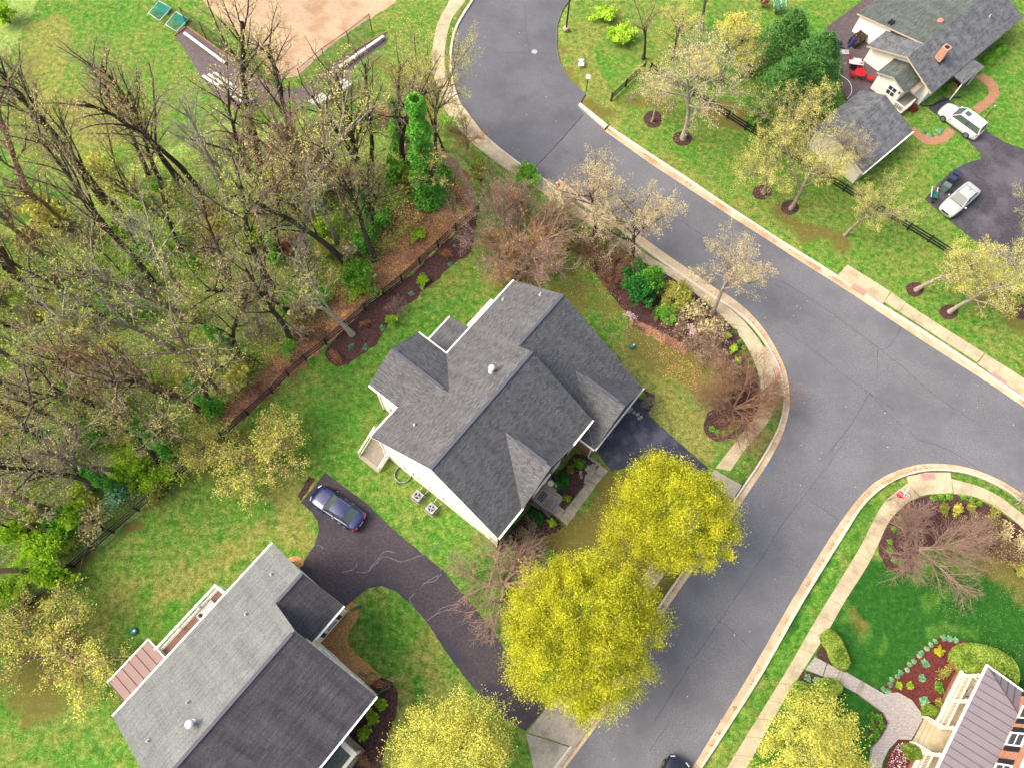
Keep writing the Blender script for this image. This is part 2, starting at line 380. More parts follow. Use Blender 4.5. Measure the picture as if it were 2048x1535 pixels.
def blob(ch, pts, r, s=1.0, soft=1.2):
    """soft-edged patch of a ground cover along a photo polyline, r in metres"""
    w_ = PP(pts); w_ = w_ if len(w_) > 1 else w_*2
    d = sdist(X, Y, w_, closed=False)+(vnoise(X, Y, 1.3, 3)-.5)*1.6+(vnoise(X, Y, .5, 4)-.5)*.7
    zone[:, ch] = np.maximum(zone[:, ch], s*np.clip((r-d)/soft+.5, 0, 1))
def zpoly(ch, pts, s=1.0, soft=1.0, j=1.0):
    w_ = ccw([p[:2] for p in PP(pts)])
    d = sdist(X, Y, w_)+((vnoise(X, Y, 1.6, 5)-.5)*1.8+(vnoise(X, Y, .55, 6)-.5)*.8)*j
    zone[:, ch] = np.maximum(zone[:, ch], s*np.clip(-d/soft+.5, 0, 1))
# 0 dry / yellow turf   1 brown litter / bare soil   2 woodland floor   3 deep lush green
WOODS = [(-250, 420), (-40, 470), (110, 430), (210, 350), (330, 300), (430, 250), (520, 250), (600, 225), (720, 230), (830, 250), (880, 300), (1000, 370), (1050, 395), (955, 424), (766, 591), (545, 785), (397, 920), (150, 1133), (0, 1258), (-120, 1350), (-400, 1500), (-500, 600)]
zpoly(2, WOODS, 1, .8, .6)
zpoly(2, [(-150, -60), (75, -60), (62, 20), (38, 90), (0, 130), (-150, 240)], 1, .8)
zone[:, 0] = .26+.35*vnoise(X, Y, 6, 8)+.22*vnoise(X, Y, 1.7, 18)
blob(0, [(100, 60), (60, 200), (200, 260)], 2.6, .9); blob(1, [(60, 120), (30, 230), (90, 330), (200, 330)], 1.6, .6, 3); blob(0, [(300, 330), (200, 230), (420, 160)], 2.2, .6)
for q in ([(620, 1000), (560, 960), (600, 1060)], [(440, 1110), (520, 1060), (330, 1180)], [(250, 1180), (180, 1260), (150, 1330)]): blob(0, q, 1.8, .95, 2.5)
blob(0, [(1320, 320), (1420, 390), (1560, 470)], 1.8, .7); blob(0, [(1180, 60), (1160, 140), (1230, 240)], 2.0, .8)
blob(0, [(1290, 800), (1350, 860), (1400, 900), (1250, 700)], 2.2, 1.0, 2.5); blob(0, [(900, 1240), (860, 1310), (880, 1400)], 1.6, .8)
blob(0, [(1750, 1100), (1700, 1200), (1840, 1180), (1660, 1270)], 1.2, .7); blob(0, [(720, 1480), (790, 1500), (800, 1400)], 1.5, .9)
blob(1, [(1230, 1000), (1260, 1060), (1150, 1080), (1200, 1130), (1300, 1150)], 2.6, 1, 2.0); blob(1, [(1160, 1120), (1270, 1130)], 1.5, .7)
blob(1, [(1090, 520), (1150, 560), (1220, 620), (1000, 560)], 1.5, .75, 2.5); blob(1, [(1300, 690), (1400, 740), (1450, 780)], 2.4, 1, 2.5); blob(1, [(1330, 330), (1440, 410), (1560, 490)], 1.2, .5, 2)
blob(1, [(1250, 660), (1300, 690), (1360, 780)], 1.4, .55, 3); blob(1, [(1300, 880), (1400, 930)], .7, .6, 1)
blob(1, [(1165, 195), (1210, 240)], .8, .9); blob(1, [(1265, 200), (1330, 210)], 1.3, .7); blob(1, [(1115, 60), (1112, 90), (1125, 130), (1150, 170)], .35, .8, .5)
blob(1, [(1560, 430), (1620, 470), (1680, 480)], 1.0, .9); blob(1, [(1420, 220), (1510, 240)], 1.6, .9); blob(1, [(1980, 590), (2040, 630)], 1.6, .9)
blob(1, [(470, 870), (430, 930), (500, 900)], 1.4, .6, 2); blob(1, [(985, 1110), (1060, 1160), (1040, 1230)], 1.6, .5, 2.5)
blob(1, [(397, 925), (278, 1026), (150, 1140), (40, 1235)], .55, .9, .6); blob(1, [(110, 1290), (60, 1340), (90, 1400)], 2.0, .8, 2)
blob(1, [(1730, 1250), (1722, 1275)], .9, .9, .8); blob(1, [(1960, 1090), (2000, 1130), (2040, 1180)], 1.5, .9, 1.5)
blob(1, [(650, 560), (750, 520)], .5, .3); blob(1, [(960, 1080), (975, 1095)], .6, .6)
blob(1, [(380, 60), (500, 140)], .6, .5); blob(1, [(760, 130), (840, 180), (880, 260)], 1.5, .7, 2)
blob(3, [(760, 780), (680, 830), (700, 700)], 2.0, .3, 3); blob(3, [(640, 830), (600, 870)], 2, .3, 3)
zpoly(3, [(1480, 1600), (1640, 1290), (1720, 1110), (1900, 1140), (2100, 1160), (2100, 1400), (1800, 1600)], .9, 1)
blob(3, [(1560, 1290), (1660, 1110), (1740, 1010)], .55, .8, .5); blob(3, [(740, 1250), (770, 1290)], 1.0, .35, 1.5)
c0 = P(1960, 1420)[:2]; rr = np.hypot(X-c0[0], Y-c0[1])
isb = (X > 20) & (Y < 22)
zone[:, 3] *= np.where(isb, .8+.15*np.sin(rr*3.3+7*vnoise(X, Y, 4, 9))-.25*(vnoise(X, Y, 2.5, 31) > .6), 1)
zone[:, 0] *= (1-zone[:, 3]*.75)
V = np.column_stack([X, Y, GZ+(vnoise(X, Y, .9, 12)-.5)*.012])
idx = np.arange(nx_*ny_).reshape(ny_, nx_)
F = np.column_stack([idx[:-1, :-1].ravel(), idx[:-1, 1:].ravel(), idx[1:, 1:].ravel(), idx[1:, :-1].ravel()])
E_ = 900; b0 = len(V)
V = np.vstack([V, [[-E_, -E_, 0], [E_, -E_, 0], [E_, E_, 0], [-E_, E_, 0]]])
cs = [idx[0, 0], idx[0, -1], idx[-1, -1], idx[-1, 0]]
F = np.vstack([F, [[b0+i, b0+(i+1) % 4, cs[(i+1) % 4], cs[i]] for i in range(4)]])
me = mesh_np('ground', V, F, smooth=True)
zc = np.vstack([zone, np.zeros((4, 4))]).astype(np.float32)
at = me.color_attributes.new('zone', 'FLOAT_COLOR', 'POINT'); at.data.foreach_set('color', zc.ravel())
m, t, b = newmat('turf', .95, .15); v = geopos(t)
at_n = N(t, 'ShaderNodeVertexColor', layer_name='zone'); sp = N(t, 'ShaderNodeSeparateColor'); t.links.new(at_n.outputs[0], sp.inputs[0])
fa = noise(t, 9, 6, .85, v); fb = noise(t, 2.2, 5, .7, v); f2 = noise(t, 1.0, 5, .7, v); f3 = noise(t, 2.4, 8, .85, v)
f1 = mth(t, 'ADD', mth(t, 'MULTIPLY', fa, .62), mth(t, 'MULTIPLY', fb, .38))
lush = ramp(t, f1, [(.39, A(42, 98, 26)), (.5, A(90, 152, 48)), (.61, A(166, 204, 94))])
dry = ramp(t, f1, [(.39, A(98, 114, 40)), (.5, A(154, 158, 76)), (.61, A(214, 200, 134))])
deep = ramp(t, f1, [(.36, A(22, 70, 20)), (.52, A(50, 112, 36)), (.66, A(104, 154, 68))])
brown = ramp(t, f1, [(.36, A(88, 70, 44)), (.45, A(136, 116, 66)), (.52, A(112, 126, 52)), (.58, A(160, 132, 86)), (.66, A(200, 170, 124))])
f4 = mth(t, 'ADD', mth(t, 'MULTIPLY', f3, .6), mth(t, 'MULTIPLY', fa, .4))
wood = ramp(t, f4, [(.38, A(104, 78, 60)), (.43, A(190, 156, 124)), (.46, A(96, 156, 50)), (.5, A(150, 190, 84)), (.54, A(206, 200, 140)), (.57, A(120, 200, 66)), (.62, A(204, 168, 132))])
def th(ch, lo, hi, f):   # cover wins where its weight beats the noise
    s = mth(t, 'ADD', mth(t, 'MULTIPLY', ch, 1.0), mth(t, 'MULTIPLY', mth(t, 'SUBTRACT', f, .5), 1.6)); return ramp(t, s, [(lo, g3(0)), (hi, g3(1))])
c = mix(t, sp.outputs and at_n.outputs[1] if False else th(sp.outputs[0], .35, .95, f2), lush, dry)
ft = mth(t, 'ADD', mth(t, 'MULTIPLY', f2, .5), mth(t, 'MULTIPLY', f1, .5))
c = mix(t, ramp(t, noise(t, 1.7, 5, .75, v), [(.5, g3(0)), (.62, g3(.55))]), c, deep)
c = mix(t, th(at_n.outputs['Alpha'], .2, .6, ft), c, deep)
c = mix(t, th(sp.outputs[1], .35, .8, ft), c, brown)
c = mix(t, ramp(t, sp.outputs[2], [(.3, g3(0)), (.6, g3(1))]), c, wood)
t.links.new(c, b.inputs['Base Color']); bump(t, b, f1, .9, .06)
me.materials.append(m); ground = tag(link('ground', me), kind='structure')

def sheet(name, pts, z, mat, t_=.03, parent=None, kind=None, smooth=0, wob=0, raw=False):
    """flat cover: photo outline laid at height z, with a real edge"""
    q = cat(pts, smooth, True) if smooth else [np.array(p, float) for p in pts]
    if wob:
        q2 = []
        for a, b_ in zip(q, q[1:]+q[:1]):
            n = max(1, int(np.hypot(*(b_-a))/7))
            for k in range(n): q2.append(a+(b_-a)*k/n+rng.normal(0, wob, 2))
        q = q2
    w_ = ccw(PP(q, z)); mb = MB(); mb.slab(w_, t_); o = mb.build(name, mat, parent)
    if kind: o['kind'] = kind
    return o
# ---- road
mb = MB(); mb.face([(p[0], p[1], ROAD_Z) for p in road_poly]); road = tag(mb.build('road', M['asphalt']), kind='structure')
M['asphalt_cul'] = speckle('older_road_asphalt', A(100, 103, 111), A(130, 133, 141), 16, .9, .2, .12, c3=A(108, 111, 119), s3=.3)
o = sheet('road_patch', [(948, 2), (930, 30), (914, 62), (907, 95), (905, 125), (909, 165), (922, 205), (947, 245), (987, 284), (1042, 327), (1066, 340), (1168, 228), (1156, 214), (1171, 188), (1138, 160), (1118, 125), (1111, 90), (1113, 50), (1123, 20), (1138, 2), (1180, -50), (985, -50)], ROAD_Z+.006, M['asphalt_cul'], .004); o['kind'] = 'structure'
def ribbon(name, polys, z, mat, w_=.03, jit=.04, parent=None):
    mb = MB()
    for pl in polys:
        q = cat(pl, 10); w3 = PP(q, z); pts = [p+np.array([rng.normal(0, jit), rng.normal(0, jit), 0]) for p in w3]
        for a, b_ in zip(pts, pts[1:]):
            d = b_-a; L = np.hypot(d[0], d[1])+1e-9; n = np.array([-d[1], d[0], 0])/L*w_*rng.uniform(.3, .8)
            mb.face([a-n, b_-n, b_+n, a+n] if np.cross((b_-a)[:2], n[:2]) > 0 else [a+n, b_+n, b_-n, a-n])
    o = mb.build(name, mat, parent); o['kind'] = 'stuff'; return o
ribbon('road_crack', [[(1572, 664), (1640, 710), (1690, 752), (1740, 786), (1790, 820)], [(1740, 786), (1700, 850), (1655, 908)], [(1808, 645), (1780, 690), (1756, 700)], [(1756, 738), (1755, 700)], [(1560, 560), (1640, 610), (1720, 668), (1800, 730), (1870, 790), (1960, 850)],
    [(1440, 1240), (1520, 1120), (1570, 1040), (1640, 950), (1690, 880)], [(1310, 1440), (1370, 1345), (1440, 1240)], [(1440, 1240), (1480, 1275), (1515, 1310)], [(1000, 105), (1060, 106), (1113, 108)], [(1050, 10), (1052, 60), (1060, 106)], [(1300, 1500), (1340, 1440)], [(1100, 282), (1150, 312)],
    [(1680, 1040), (1620, 1000)], [(1840, 880), (1780, 830), (1740, 786)], [(1960, 940), (1900, 900), (1840, 880)], [(1360, 440), (1480, 520), (1560, 575)]], ROAD_Z+.012, M['tar'], .022, .025, road)
ribbon('joint_seam', [[(1063, 343), (1115, 288), (1167, 229)]], ROAD_Z+.014, M['tar'], .05, .015, road)
# small pale specks of litter on the asphalt
# ---- kerbs with gutter pan, one object per cast length
def kerb(name, outer, back, step=3.0, top=True, cutlen=None):
    root = thing(name, None, None, kind='structure')
    o_, b_ = np.array(outer), np.array(back)
    def res(q, n):
        d = np.r_[0, np.cumsum(np.linalg.norm(np.diff(q[:, :2], axis=0), axis=1))]; s = np.linspace(0, d[-1], n)
        return np.column_stack([np.interp(s, d, q[:, k]) for k in range(3)]), d[-1]
    _, L = res(o_, 2); seg = max(1, int(L/step)); sub = 4; n = seg*sub+1
    ro, _ = res(o_, n)
    # nearest point on back line for each outer sample
    bb, _ = res(b_, n*4); rb = bb[[int(np.argmin(np.hypot(bb[:, 0]-p[0], bb[:, 1]-p[1]))) for p in ro]]
    for s in range(seg):
        mb = MB(); i0 = s*sub
        for k in range(sub):
            a, c = i0+k, i0+k+1; e0 = .006 if k == 0 else 0; e1 = .006 if k == sub-1 else 0
            A0, A1 = ro[a]*(1-0)+0, ro[c]; B0, B1 = rb[a], rb[c]
            tdir = (ro[c]-ro[a]); tdir[2] = 0; tdir /= max(np.linalg.norm(tdir), 1e-6)
            A0 = A0+tdir*e0; B0 = B0+tdir*e0; A1 = A1-tdir*e1; B1 = B1-tdir*e1
            def at_(A_, B_, f, z): q = A_*(1-f)+B_*f; return (q[0], q[1], z)
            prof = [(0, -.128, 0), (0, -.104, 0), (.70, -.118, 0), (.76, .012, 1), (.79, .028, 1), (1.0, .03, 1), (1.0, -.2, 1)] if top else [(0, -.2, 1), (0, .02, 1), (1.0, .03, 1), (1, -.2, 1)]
            for (f0, z0, _m), (f1_, z1, mm) in zip(prof, prof[1:]):
                q = [at_(A0, B0, f0, z0), at_(A1, B1, f0, z0), at_(A1, B1, f1_, z1), at_(A0, B0, f1_, z1)]
                nn = np.cross(np.array(q[1])-q[0], np.array(q[2])-q[0])
                if nn[2] < 0: q = q[::-1]
                mb.face(q, mm)
        mb.build('kerbstone', [M['curb'], M['curbtop']], root)
    return root
kerb('kerb_west', wB, wBb); kerb('kerb_east', eA, eAb); kerb('kerb_south', sO, sOb)
wAo = PP(cat(westA, 4), ROAD_Z); wAb = []
for i, p in enumerate(wAo):
    d = wAo[min(i+1, len(wAo)-1)]-wAo[max(i-1, 0)]; d /= np.linalg.norm(d); wAb.append(p+np.array([d[1], -d[0], 0])*.24*(1 if True else -1))
kerb('kerb_north', wAo, wAb, 3.0, False)
kerb('kerb_edge', PP([(1156, 212), (1209, 259)], ROAD_Z), PP([(1160, 207), (1216, 252)], ROAD_Z), 3.0, False)
# ---- pavements made of cast slabs
def pavement(name, left, right, step=1.55, mat='concrete', z=.03, smooth=4, parent=None, part='slab'):
    root = parent or thing(name, None, None, kind='structure')
    def res(q, n):
        q = np.array(q); d = np.r_[0, np.cumsum(np.linalg.norm(np.diff(q[:, :2], axis=0), axis=1))]; s = np.linspace(0, d[-1], n)
        return np.column_stack([np.interp(s, d, q[:, k]) for k in range(3)]), d[-1]
    l3, r3 = PP(cat(left, smooth) if smooth else left, z), PP(cat(right, smooth) if smooth else right, z)
    _, L1 = res(l3, 2); _, L2 = res(r3, 2); n = max(1, round((L1+L2)/2/step)); sub = 3
    L, _ = res(l3, n*sub+1); R_, _ = res(r3, n*sub+1)
    for s in range(n):
        i0 = s*sub; l = L[i0:i0+sub+1].copy(); r = R_[i0:i0+sub+1].copy()
        g = .012; d = l[1]-l[0]; d /= np.linalg.norm(d); l[0] += d*g; r[0] += d*g; d = l[-1]-l[-2]; d /= np.linalg.norm(d); l[-1] -= d*g; r[-1] -= d*g
        dz = rng.normal(0, .004); pts = list(l)+list(r[::-1]); pts = [p+np.array([0, 0, dz]) for p in pts]
        mb = MB(); mb.slab(ccw(pts), .1); mb.build(part, M[mat], root)
    return root
WL = [(905, -50), (898.6, 0), (881, 34), (869, 69), (864, 119), (869, 156), (883, 206), (916, 256), (950, 291), (1013, 338), (1065, 370), (1118, 409), (1141, 424), (1176, 447), (1212, 476), (1255, 503), (1279, 520), (1335, 550), (1386, 584), (1425, 614), (1461, 650), (1488, 684), (1506, 717), (1516, 745), (1521, 772), (1519, 804), (1509, 834), (1491, 858), (1458, 900), (1431, 935)]
WR = [(938, -50), (931, 0), (906, 34), (894, 72), (889, 119), (894, 156), (910, 188), (938, 228), (978, 278), (1038, 328), (1082, 356), (1118, 380), (1147, 406), (1191, 438), (1241, 473), (1300, 514), (1355, 545), (1410, 581), (1464, 621), (1495, 650), (1522, 685), (1541, 720), (1550, 750), (1554, 780), (1551, 807), (1538, 840), (1516, 868), (1488, 901), (1461, 941)]
pavement('pavement_west', WL, WR)
pavement('pavement_front', [(1393, 990), (1340, 1075), (1277, 1163), (1220, 1250), (1160, 1340), (1100, 1408)], [(1424, 1008), (1372, 1090), (1306, 1180), (1250, 1266), (1188, 1360), (1130, 1422)], smooth=0)
pavement('pavement_south', [(1815, 966), (1793, 982), (1771, 1001), (1756, 1023), (1740, 1054), (1721, 1092), (1678, 1163), (1628, 1245), (1574, 1339), (1515, 1435), (1450, 1542), (1430, 1590)][::1], [(1838, 992), (1818, 1002), (1800, 1017), (1787, 1031), (1774, 1049), (1760, 1080), (1734, 1132), (1690, 1201), (1659, 1256), (1615, 1326), (1558, 1417), (1490, 1542), (1468, 1590)])
pavement('pavement_corner', [(1903, 957), (1953, 970), (1997, 991), (2044, 1026), (2090, 1066)], [(1908, 986), (1953, 993), (1994, 1015), (2030, 1041), (2070, 1080)])
pavement('pavement_east', [(1783, 584), (1823, 613), (1880, 650), (1969, 706)], [(1769, 603), (1806, 628), (1862, 664), (1955, 724)], smooth=0)
o = sheet('ramp_slab', [(1695, 529), (1781, 583), (1766, 607), (1674, 552)], .032, M['concrete'], .1, kind='structure'); sheet('warning_pad', [(1709, 567), (1735, 584), (1728, 591), (1702, 574)], .038, M['pinkpad'], .05, o)
o = sheet('ramp_slab', [(1971, 707), (2048, 756), (2100, 792), (2075, 812), (1956, 727)], .032, M['concrete'], .1, kind='structure'); sheet('warning_pad', [(1987, 743), (2015, 763), (2010, 769), (1979, 749)], .038, M['pinkpad'], .05, o)
o = sheet('ramp_slab', [(1815, 952), (1853, 944), (1901, 944), (1906, 985), (1862, 987), (1840, 991), (1817, 968)], .032, M['concrete'], .1, kind='structure'); sheet('warning_pad', [(1841, 947), (1868, 945), (1872, 957), (1847, 960)], .038, M['pinkpad'], .05, o)
o = sheet('ramp_slab', [(1526, 692), (1542, 700), (1556, 730), (1566, 765), (1569, 795), (1556, 790), (1556, 770), (1550, 742)], .026, M['concrete'], .1, kind='structure'); sheet('warning_pad', [(1549, 733), (1556, 733), (1562, 757), (1556, 760)], .032, M['pinkpad'], .05, o)
# ---- drives
sheet('driveway_main', [(1190, 897), (1287, 790), (1300, 832), (1340, 868), (1417, 936), (1398, 988), (1370, 975), (1290, 925), (1222, 942)], .02, M['asphalt_dark'], .08, kind='structure', wob=.3)
root = thing('driveway_apron', None, None, kind='structure')
sheet('slab', [(1428, 938), (1484, 970), (1466, 997), (1412, 963)], .028, M['concrete_grey'], .1, root); sheet('slab', [(1411, 965), (1465, 999), (1446, 1026), (1396, 989)], .03, M['concrete_grey'], .1, root)
NDW = [(650, 944), (694, 977), (730, 1003), (800, 1070), (884, 1138), (935, 1198), (985, 1260), (1010, 1300), (1050, 1352), (1094, 1409), (1052, 1461), (1000, 1430), (960, 1390), (919, 1340), (890, 1299), (854, 1243), (818, 1204), (791, 1180), (764, 1171), (737, 1175), (716, 1191), (692, 1212), (640, 1175), (599, 1134), (615, 1110), (629, 1089), (634, 1075), (638, 1058), (635, 1040), (622, 1021), (602, 1004)]
ndw = sheet('driveway_neighbour', NDW, .02, M['asphalt_brown'], .08, kind='structure', wob=.35)
ribbon('crack_sealant', [[(884, 1084), (860, 1102), (835, 1112), (800, 1122), (770, 1112), (750, 1128), (737, 1140)], [(790, 1104), (770, 1102), (755, 1118), (744, 1130), (735, 1143), (712, 1143)], [(683, 1143), (700, 1140), (712, 1132), (714, 1122)],
    [(882, 1147), (870, 1160), (850, 1166), (835, 1180), (818, 1197)], [(878, 1149), (852, 1163), (830, 1186)], [(922, 1208), (890, 1212), (870, 1228), (854, 1240)], [(915, 1212), (885, 1222), (862, 1233)], [(818, 1198), (830, 1216), (853, 1243)], [(633, 1090), (640, 1090), (647, 1096)]], .03, M['sealer'], .05, .02, ndw)
root = thing('driveway_apron', None, None, kind='structure')
sheet('slab', [(1054, 1463), (1097, 1409), (1190, 1440), (1150, 1494)], .03, M['concrete_grey'], .1, root); sheet('slab', [(1052, 1465), (1148, 1496), (1118, 1538), (1085, 1575), (1072, 1560)], .028, M['concrete_grey'], .1, root)
sheet('driveway_east', [(1857, 216), (1888, 193), (1935, 226), (1979, 266), (2010, 285), (2060, 303), (2160, 330), (2180, 620), (2070, 560), (2025, 533), (1985, 510), (1902, 443), (1850, 399), (1876, 368), (1901, 344), (1929, 328), (1963, 317), (1960, 306), (1935, 281), (1895, 248)], .02, M['asphalt_h'], .08, kind='structure', wob=.4)
# ---- beds and other ground covers
sheet('infield', [(380, -60), (410, 10), (440, 34), (470, 62), (505, 95), (524, 118), (533, 146), (560, 158), (596, 152), (637, 112), (700, 62), (790, 5), (830, -60)], .012, M['dirt'], .05, kind='structure', wob=.8)
M['pad'] = speckle('dugout_gravel', A(96, 86, 88), A(138, 126, 128), 10, .95, .4, .3)
sheet('dugout_pad', [(374, 55), (349, 73), (368, 97), (400, 150), (421, 176), (436, 194), (462, 212), (494, 229), (514, 215), (534, 202), (577, 203), (640, 212), (690, 178), (705, 135), (775, 85), (770, 66), (690, 110), (600, 175), (560, 180), (500, 144)], .014, M['pad'], .05, kind='structure', wob=.4)
mb = MB(); 
for a, b_ in (((374, 53), (500, 143)), ((374, 53), (347, 72)), ((500, 143), (545, 178)), ((436, 196), (494, 231)), ((494, 231), (516, 214)), ((516, 214), (575, 205)), ((690, 112), (772, 64))): mb.beam(P(*a, .05), P(*b_, .05), .1, .1)
tag(mb.build('pad_edging', plain('edging_timber', A(196, 138, 100))), 'low orange brown timber edging around the dugout gravel', 'edging')
sheet('woodland_bed', [(955, 428), (943, 506), (916, 521), (889, 542), (877, 560), (853, 572), (826, 602), (800, 617), (785, 640), (770, 659), (752, 689), (722, 710), (695, 728), (674, 734), (656, 722), (650, 702), (686, 660), (740, 606), (830, 544), (920, 455)], .03, M['mulch'], .06, kind='structure', wob=1.0)
sheet('litter_strip', [(935, 430), (905, 380), (880, 330), (930, 345), (950, 400), (960, 424), (920, 452), (830, 540), (740, 602), (650, 692), (610, 726), (540, 790), (470, 850), (430, 845), (480, 780), (530, 735), (600, 650), (650, 610), (690, 540), (760, 480), (770, 430), (820, 400)], .018, M['litter'], .04, kind='structure', wob=4)
sheet('footpath', [(866, 300), (900, 335), (925, 375), (938, 430), (950, 432), (955, 415), (944, 372), (915, 325), (880, 290)], .022, speckle('worn_earth', A(150, 120, 98), A(190, 162, 138), 5), .03, kind='structure', wob=1.2)
sheet('litter_strip', [(600, 300), (640, 330), (700, 380), (690, 330), (640, 310)], .018, M['litter'], .04, kind='structure', wob=2.5)
sheet('front_bed', [(992, 1096), (1150, 905), (1176, 913), (1200, 928), (1129, 1019), (1113, 1005), (1100, 1022), (1128, 1052), (1112, 1064), (1082, 1072), (1044, 1076), (1012, 1098), (1000, 1106)], .02, M['mulch'], .05, kind='structure', wob=.5)
sheet('garage_bed', [(1258, 818), (1283, 777), (1310, 790), (1306, 815), (1283, 838)], .014, M['mulch'], .05, kind='structure', wob=.5)
sheet('corner_bed', [(1290, 519), (1386, 584), (1461, 650), (1488, 684), (1515, 741), (1521, 772), (1519, 804), (1509, 834), (1491, 857), (1470, 874), (1440, 884), (1420, 876), (1408, 860), (1407, 842), (1416, 824), (1440, 806), (1462, 794), (1460, 770), (1440, 735), (1400, 712), (1368, 690), (1330, 668), (1282, 648), (1240, 612), (1215, 580), (1180, 530), (1200, 510)], .024, M['mulch'], .05, kind='structure', wob=.9)
ribbon_l = sheet('litter_strip', [(1262, 632), (1300, 652), (1345, 676), (1372, 690), (1378, 712), (1340, 694), (1290, 668), (1258, 648)], .034, M['litter'], .03, kind='structure', wob=1.4)
sheet('round_bed', [(1838, 994), (1818, 1002), (1800, 1017), (1787, 1031), (1774, 1049), (1760, 1080), (1757, 1101), (1771, 1132), (1797, 1146), (1815, 1146), (1829, 1132), (1834, 1108), (1862, 1090), (1900, 1075), (1953, 1084), (1990, 1110), (2019, 1128), (2060, 1170), (2120, 1150), (2090, 1090), (2030, 1044), (1994, 1018), (1953, 996), (1906, 988), (1862, 989)], .024, M['mulch'], .05, kind='structure', wob=.9)
sheet('tree_ring', [(1306-19, 240), (1306-10, 224), (1306+8, 222), (1324, 236), (1318, 252), (1300, 255)], .02, M['mulch'], .05, kind='structure', smooth=3)
for cx_, cy_ in ((1365, 277), (1525, 385), (1580, 415), (1830, 579), (1898, 624), (2046, 624)):
    sheet('tree_ring', [(cx_+19*math.cos(a)+rng.normal(0, 1), cy_+15*math.sin(a)) for a in np.linspace(0, 6.28, 12)[:-1]], .02, M['mulch'], .05, kind='structure', smooth=2)
sheet('gravel_bed', [(668, 1232), (690, 1214), (703, 1201), (712, 1207), (717, 1220), (716, 1234), (710, 1246), (698, 1259), (695, 1274), (699, 1289), (713, 1308), (737, 1327), (763, 1353), (743, 1371), (700, 1338), (640, 1286)], .02, M['gravel'], .05, kind='structure', wob=.3)
sheet('gravel_bed', [(574, 1120), (582, 1112), (596, 1111), (606, 1118), (607, 1128), (598, 1135), (590, 1132)], .024, M['gravel'], .05, kind='structure', smooth=2)
sheet('neighbour_bed', [(740, 1369), (762, 1353), (784, 1362), (796, 1385), (793, 1425), (779, 1465), (768, 1500), (760, 1545), (690, 1560), (640, 1530), (700, 1440)], .022, M['mulch'], .05, kind='structure', wob=.6)
sheet('soil_patch', [(618, 950), (632, 958), (612, 985), (600, 1000), (596, 990)], .022, M['mulch'], .05, kind='structure', wob=1)
sheet('porch_bed', [(1764, 1376), (1787, 1353), (1811, 1331), (1832, 1308), (1856, 1286), (1880, 1273), (1927, 1279), (1984, 1340), (1975, 1356), (1930, 1352), (1880, 1438), (1846, 1440), (1841, 1420), (1823, 1398), (1796, 1384), (1772, 1388)], .022, M['mulch_red'], .05, kind='structure', wob=.5)
sheet('porch_bed', [(1768, 1540), (1778, 1505), (1797, 1479), (1820, 1478), (1848, 1500), (1838, 1560), (1780, 1560)], .022, M['mulch_red'], .05, kind='structure', wob=.5)
sheet('path_bed', [(1737, 1420), (1769, 1424), (1780, 1443), (1770, 1467), (1748, 1486), (1737, 1465)], .018, M['mulch'], .05, kind='structure', wob=.5)
sheet('hedge_bed', [(1632, 1310), (1644, 1284), (1660, 1300), (1668, 1328), (1654, 1326)], .018, M['mulch'], .05, kind='structure', wob=.3)
sheet('hedge_bed', [(1606, 1340), (1645, 1352), (1684, 1372), (1680, 1396), (1650, 1410), (1610, 1402), (1588, 1380)], .018, M['mulch'], .05, kind='structure', wob=.3)
# paths
sheet('brick_path', [(1818, 263), (1829, 254), (1845, 268), (1864, 274), (1882, 271), (1895, 254), (1912, 265), (1898, 279), (1888, 285), (1871, 290), (1852, 289), (1836, 279)], .03, M['brick_path'], .06, kind='structure')
sheet('brick_path', [(1951, 154), (1966, 147), (1987, 160), (1997, 175), (1999, 190), (1989, 204), (1973, 217), (1959, 228), (1945, 215), (1958, 206), (1969, 198), (1978, 187), (1976, 174), (1963, 163)], .03, M['brick_path'], .06, kind='structure')
BWK = thing('paver_walk', None, None, kind='structure')
sheet('paving', [(1630, 1313), (1653, 1325), (1645, 1351), (1611, 1338)], .03, M['paver'], .06, BWK); sheet('paving', [(1655, 1326), (1680, 1339), (1670, 1364), (1647, 1352)], .05, M['paver'], .08, BWK)
sheet('paving', [(1693, 1343), (1722, 1360), (1711, 1384), (1685, 1370)], .14, M['paver'], .2, BWK)
sheet('paving', [(1733, 1366), (1769, 1387), (1796, 1383), (1824, 1399), (1841, 1422), (1845, 1438), (1834, 1458), (1822, 1479), (1797, 1477), (1778, 1497), (1766, 1522), (1758, 1560), (1735, 1560), (1745, 1496), (1769, 1467), (1779, 1444), (1769, 1425), (1737, 1402), (1722, 1391)], .26, M['paver'], .32, BWK)
for q, z in (([(1681, 1339), (1687, 1342), (1677, 1367), (1671, 1364)], .09), ([(1688, 1342), (1693, 1345), (1684, 1369), (1678, 1367)], .13), ([(1723, 1360), (1728, 1363), (1717, 1387), (1712, 1384)], .18), ([(1729, 1363), (1733, 1366), (1722, 1390), (1718, 1387)], .23)):
    sheet('step', q, z, M['concrete_grey'], z+.02, BWK)
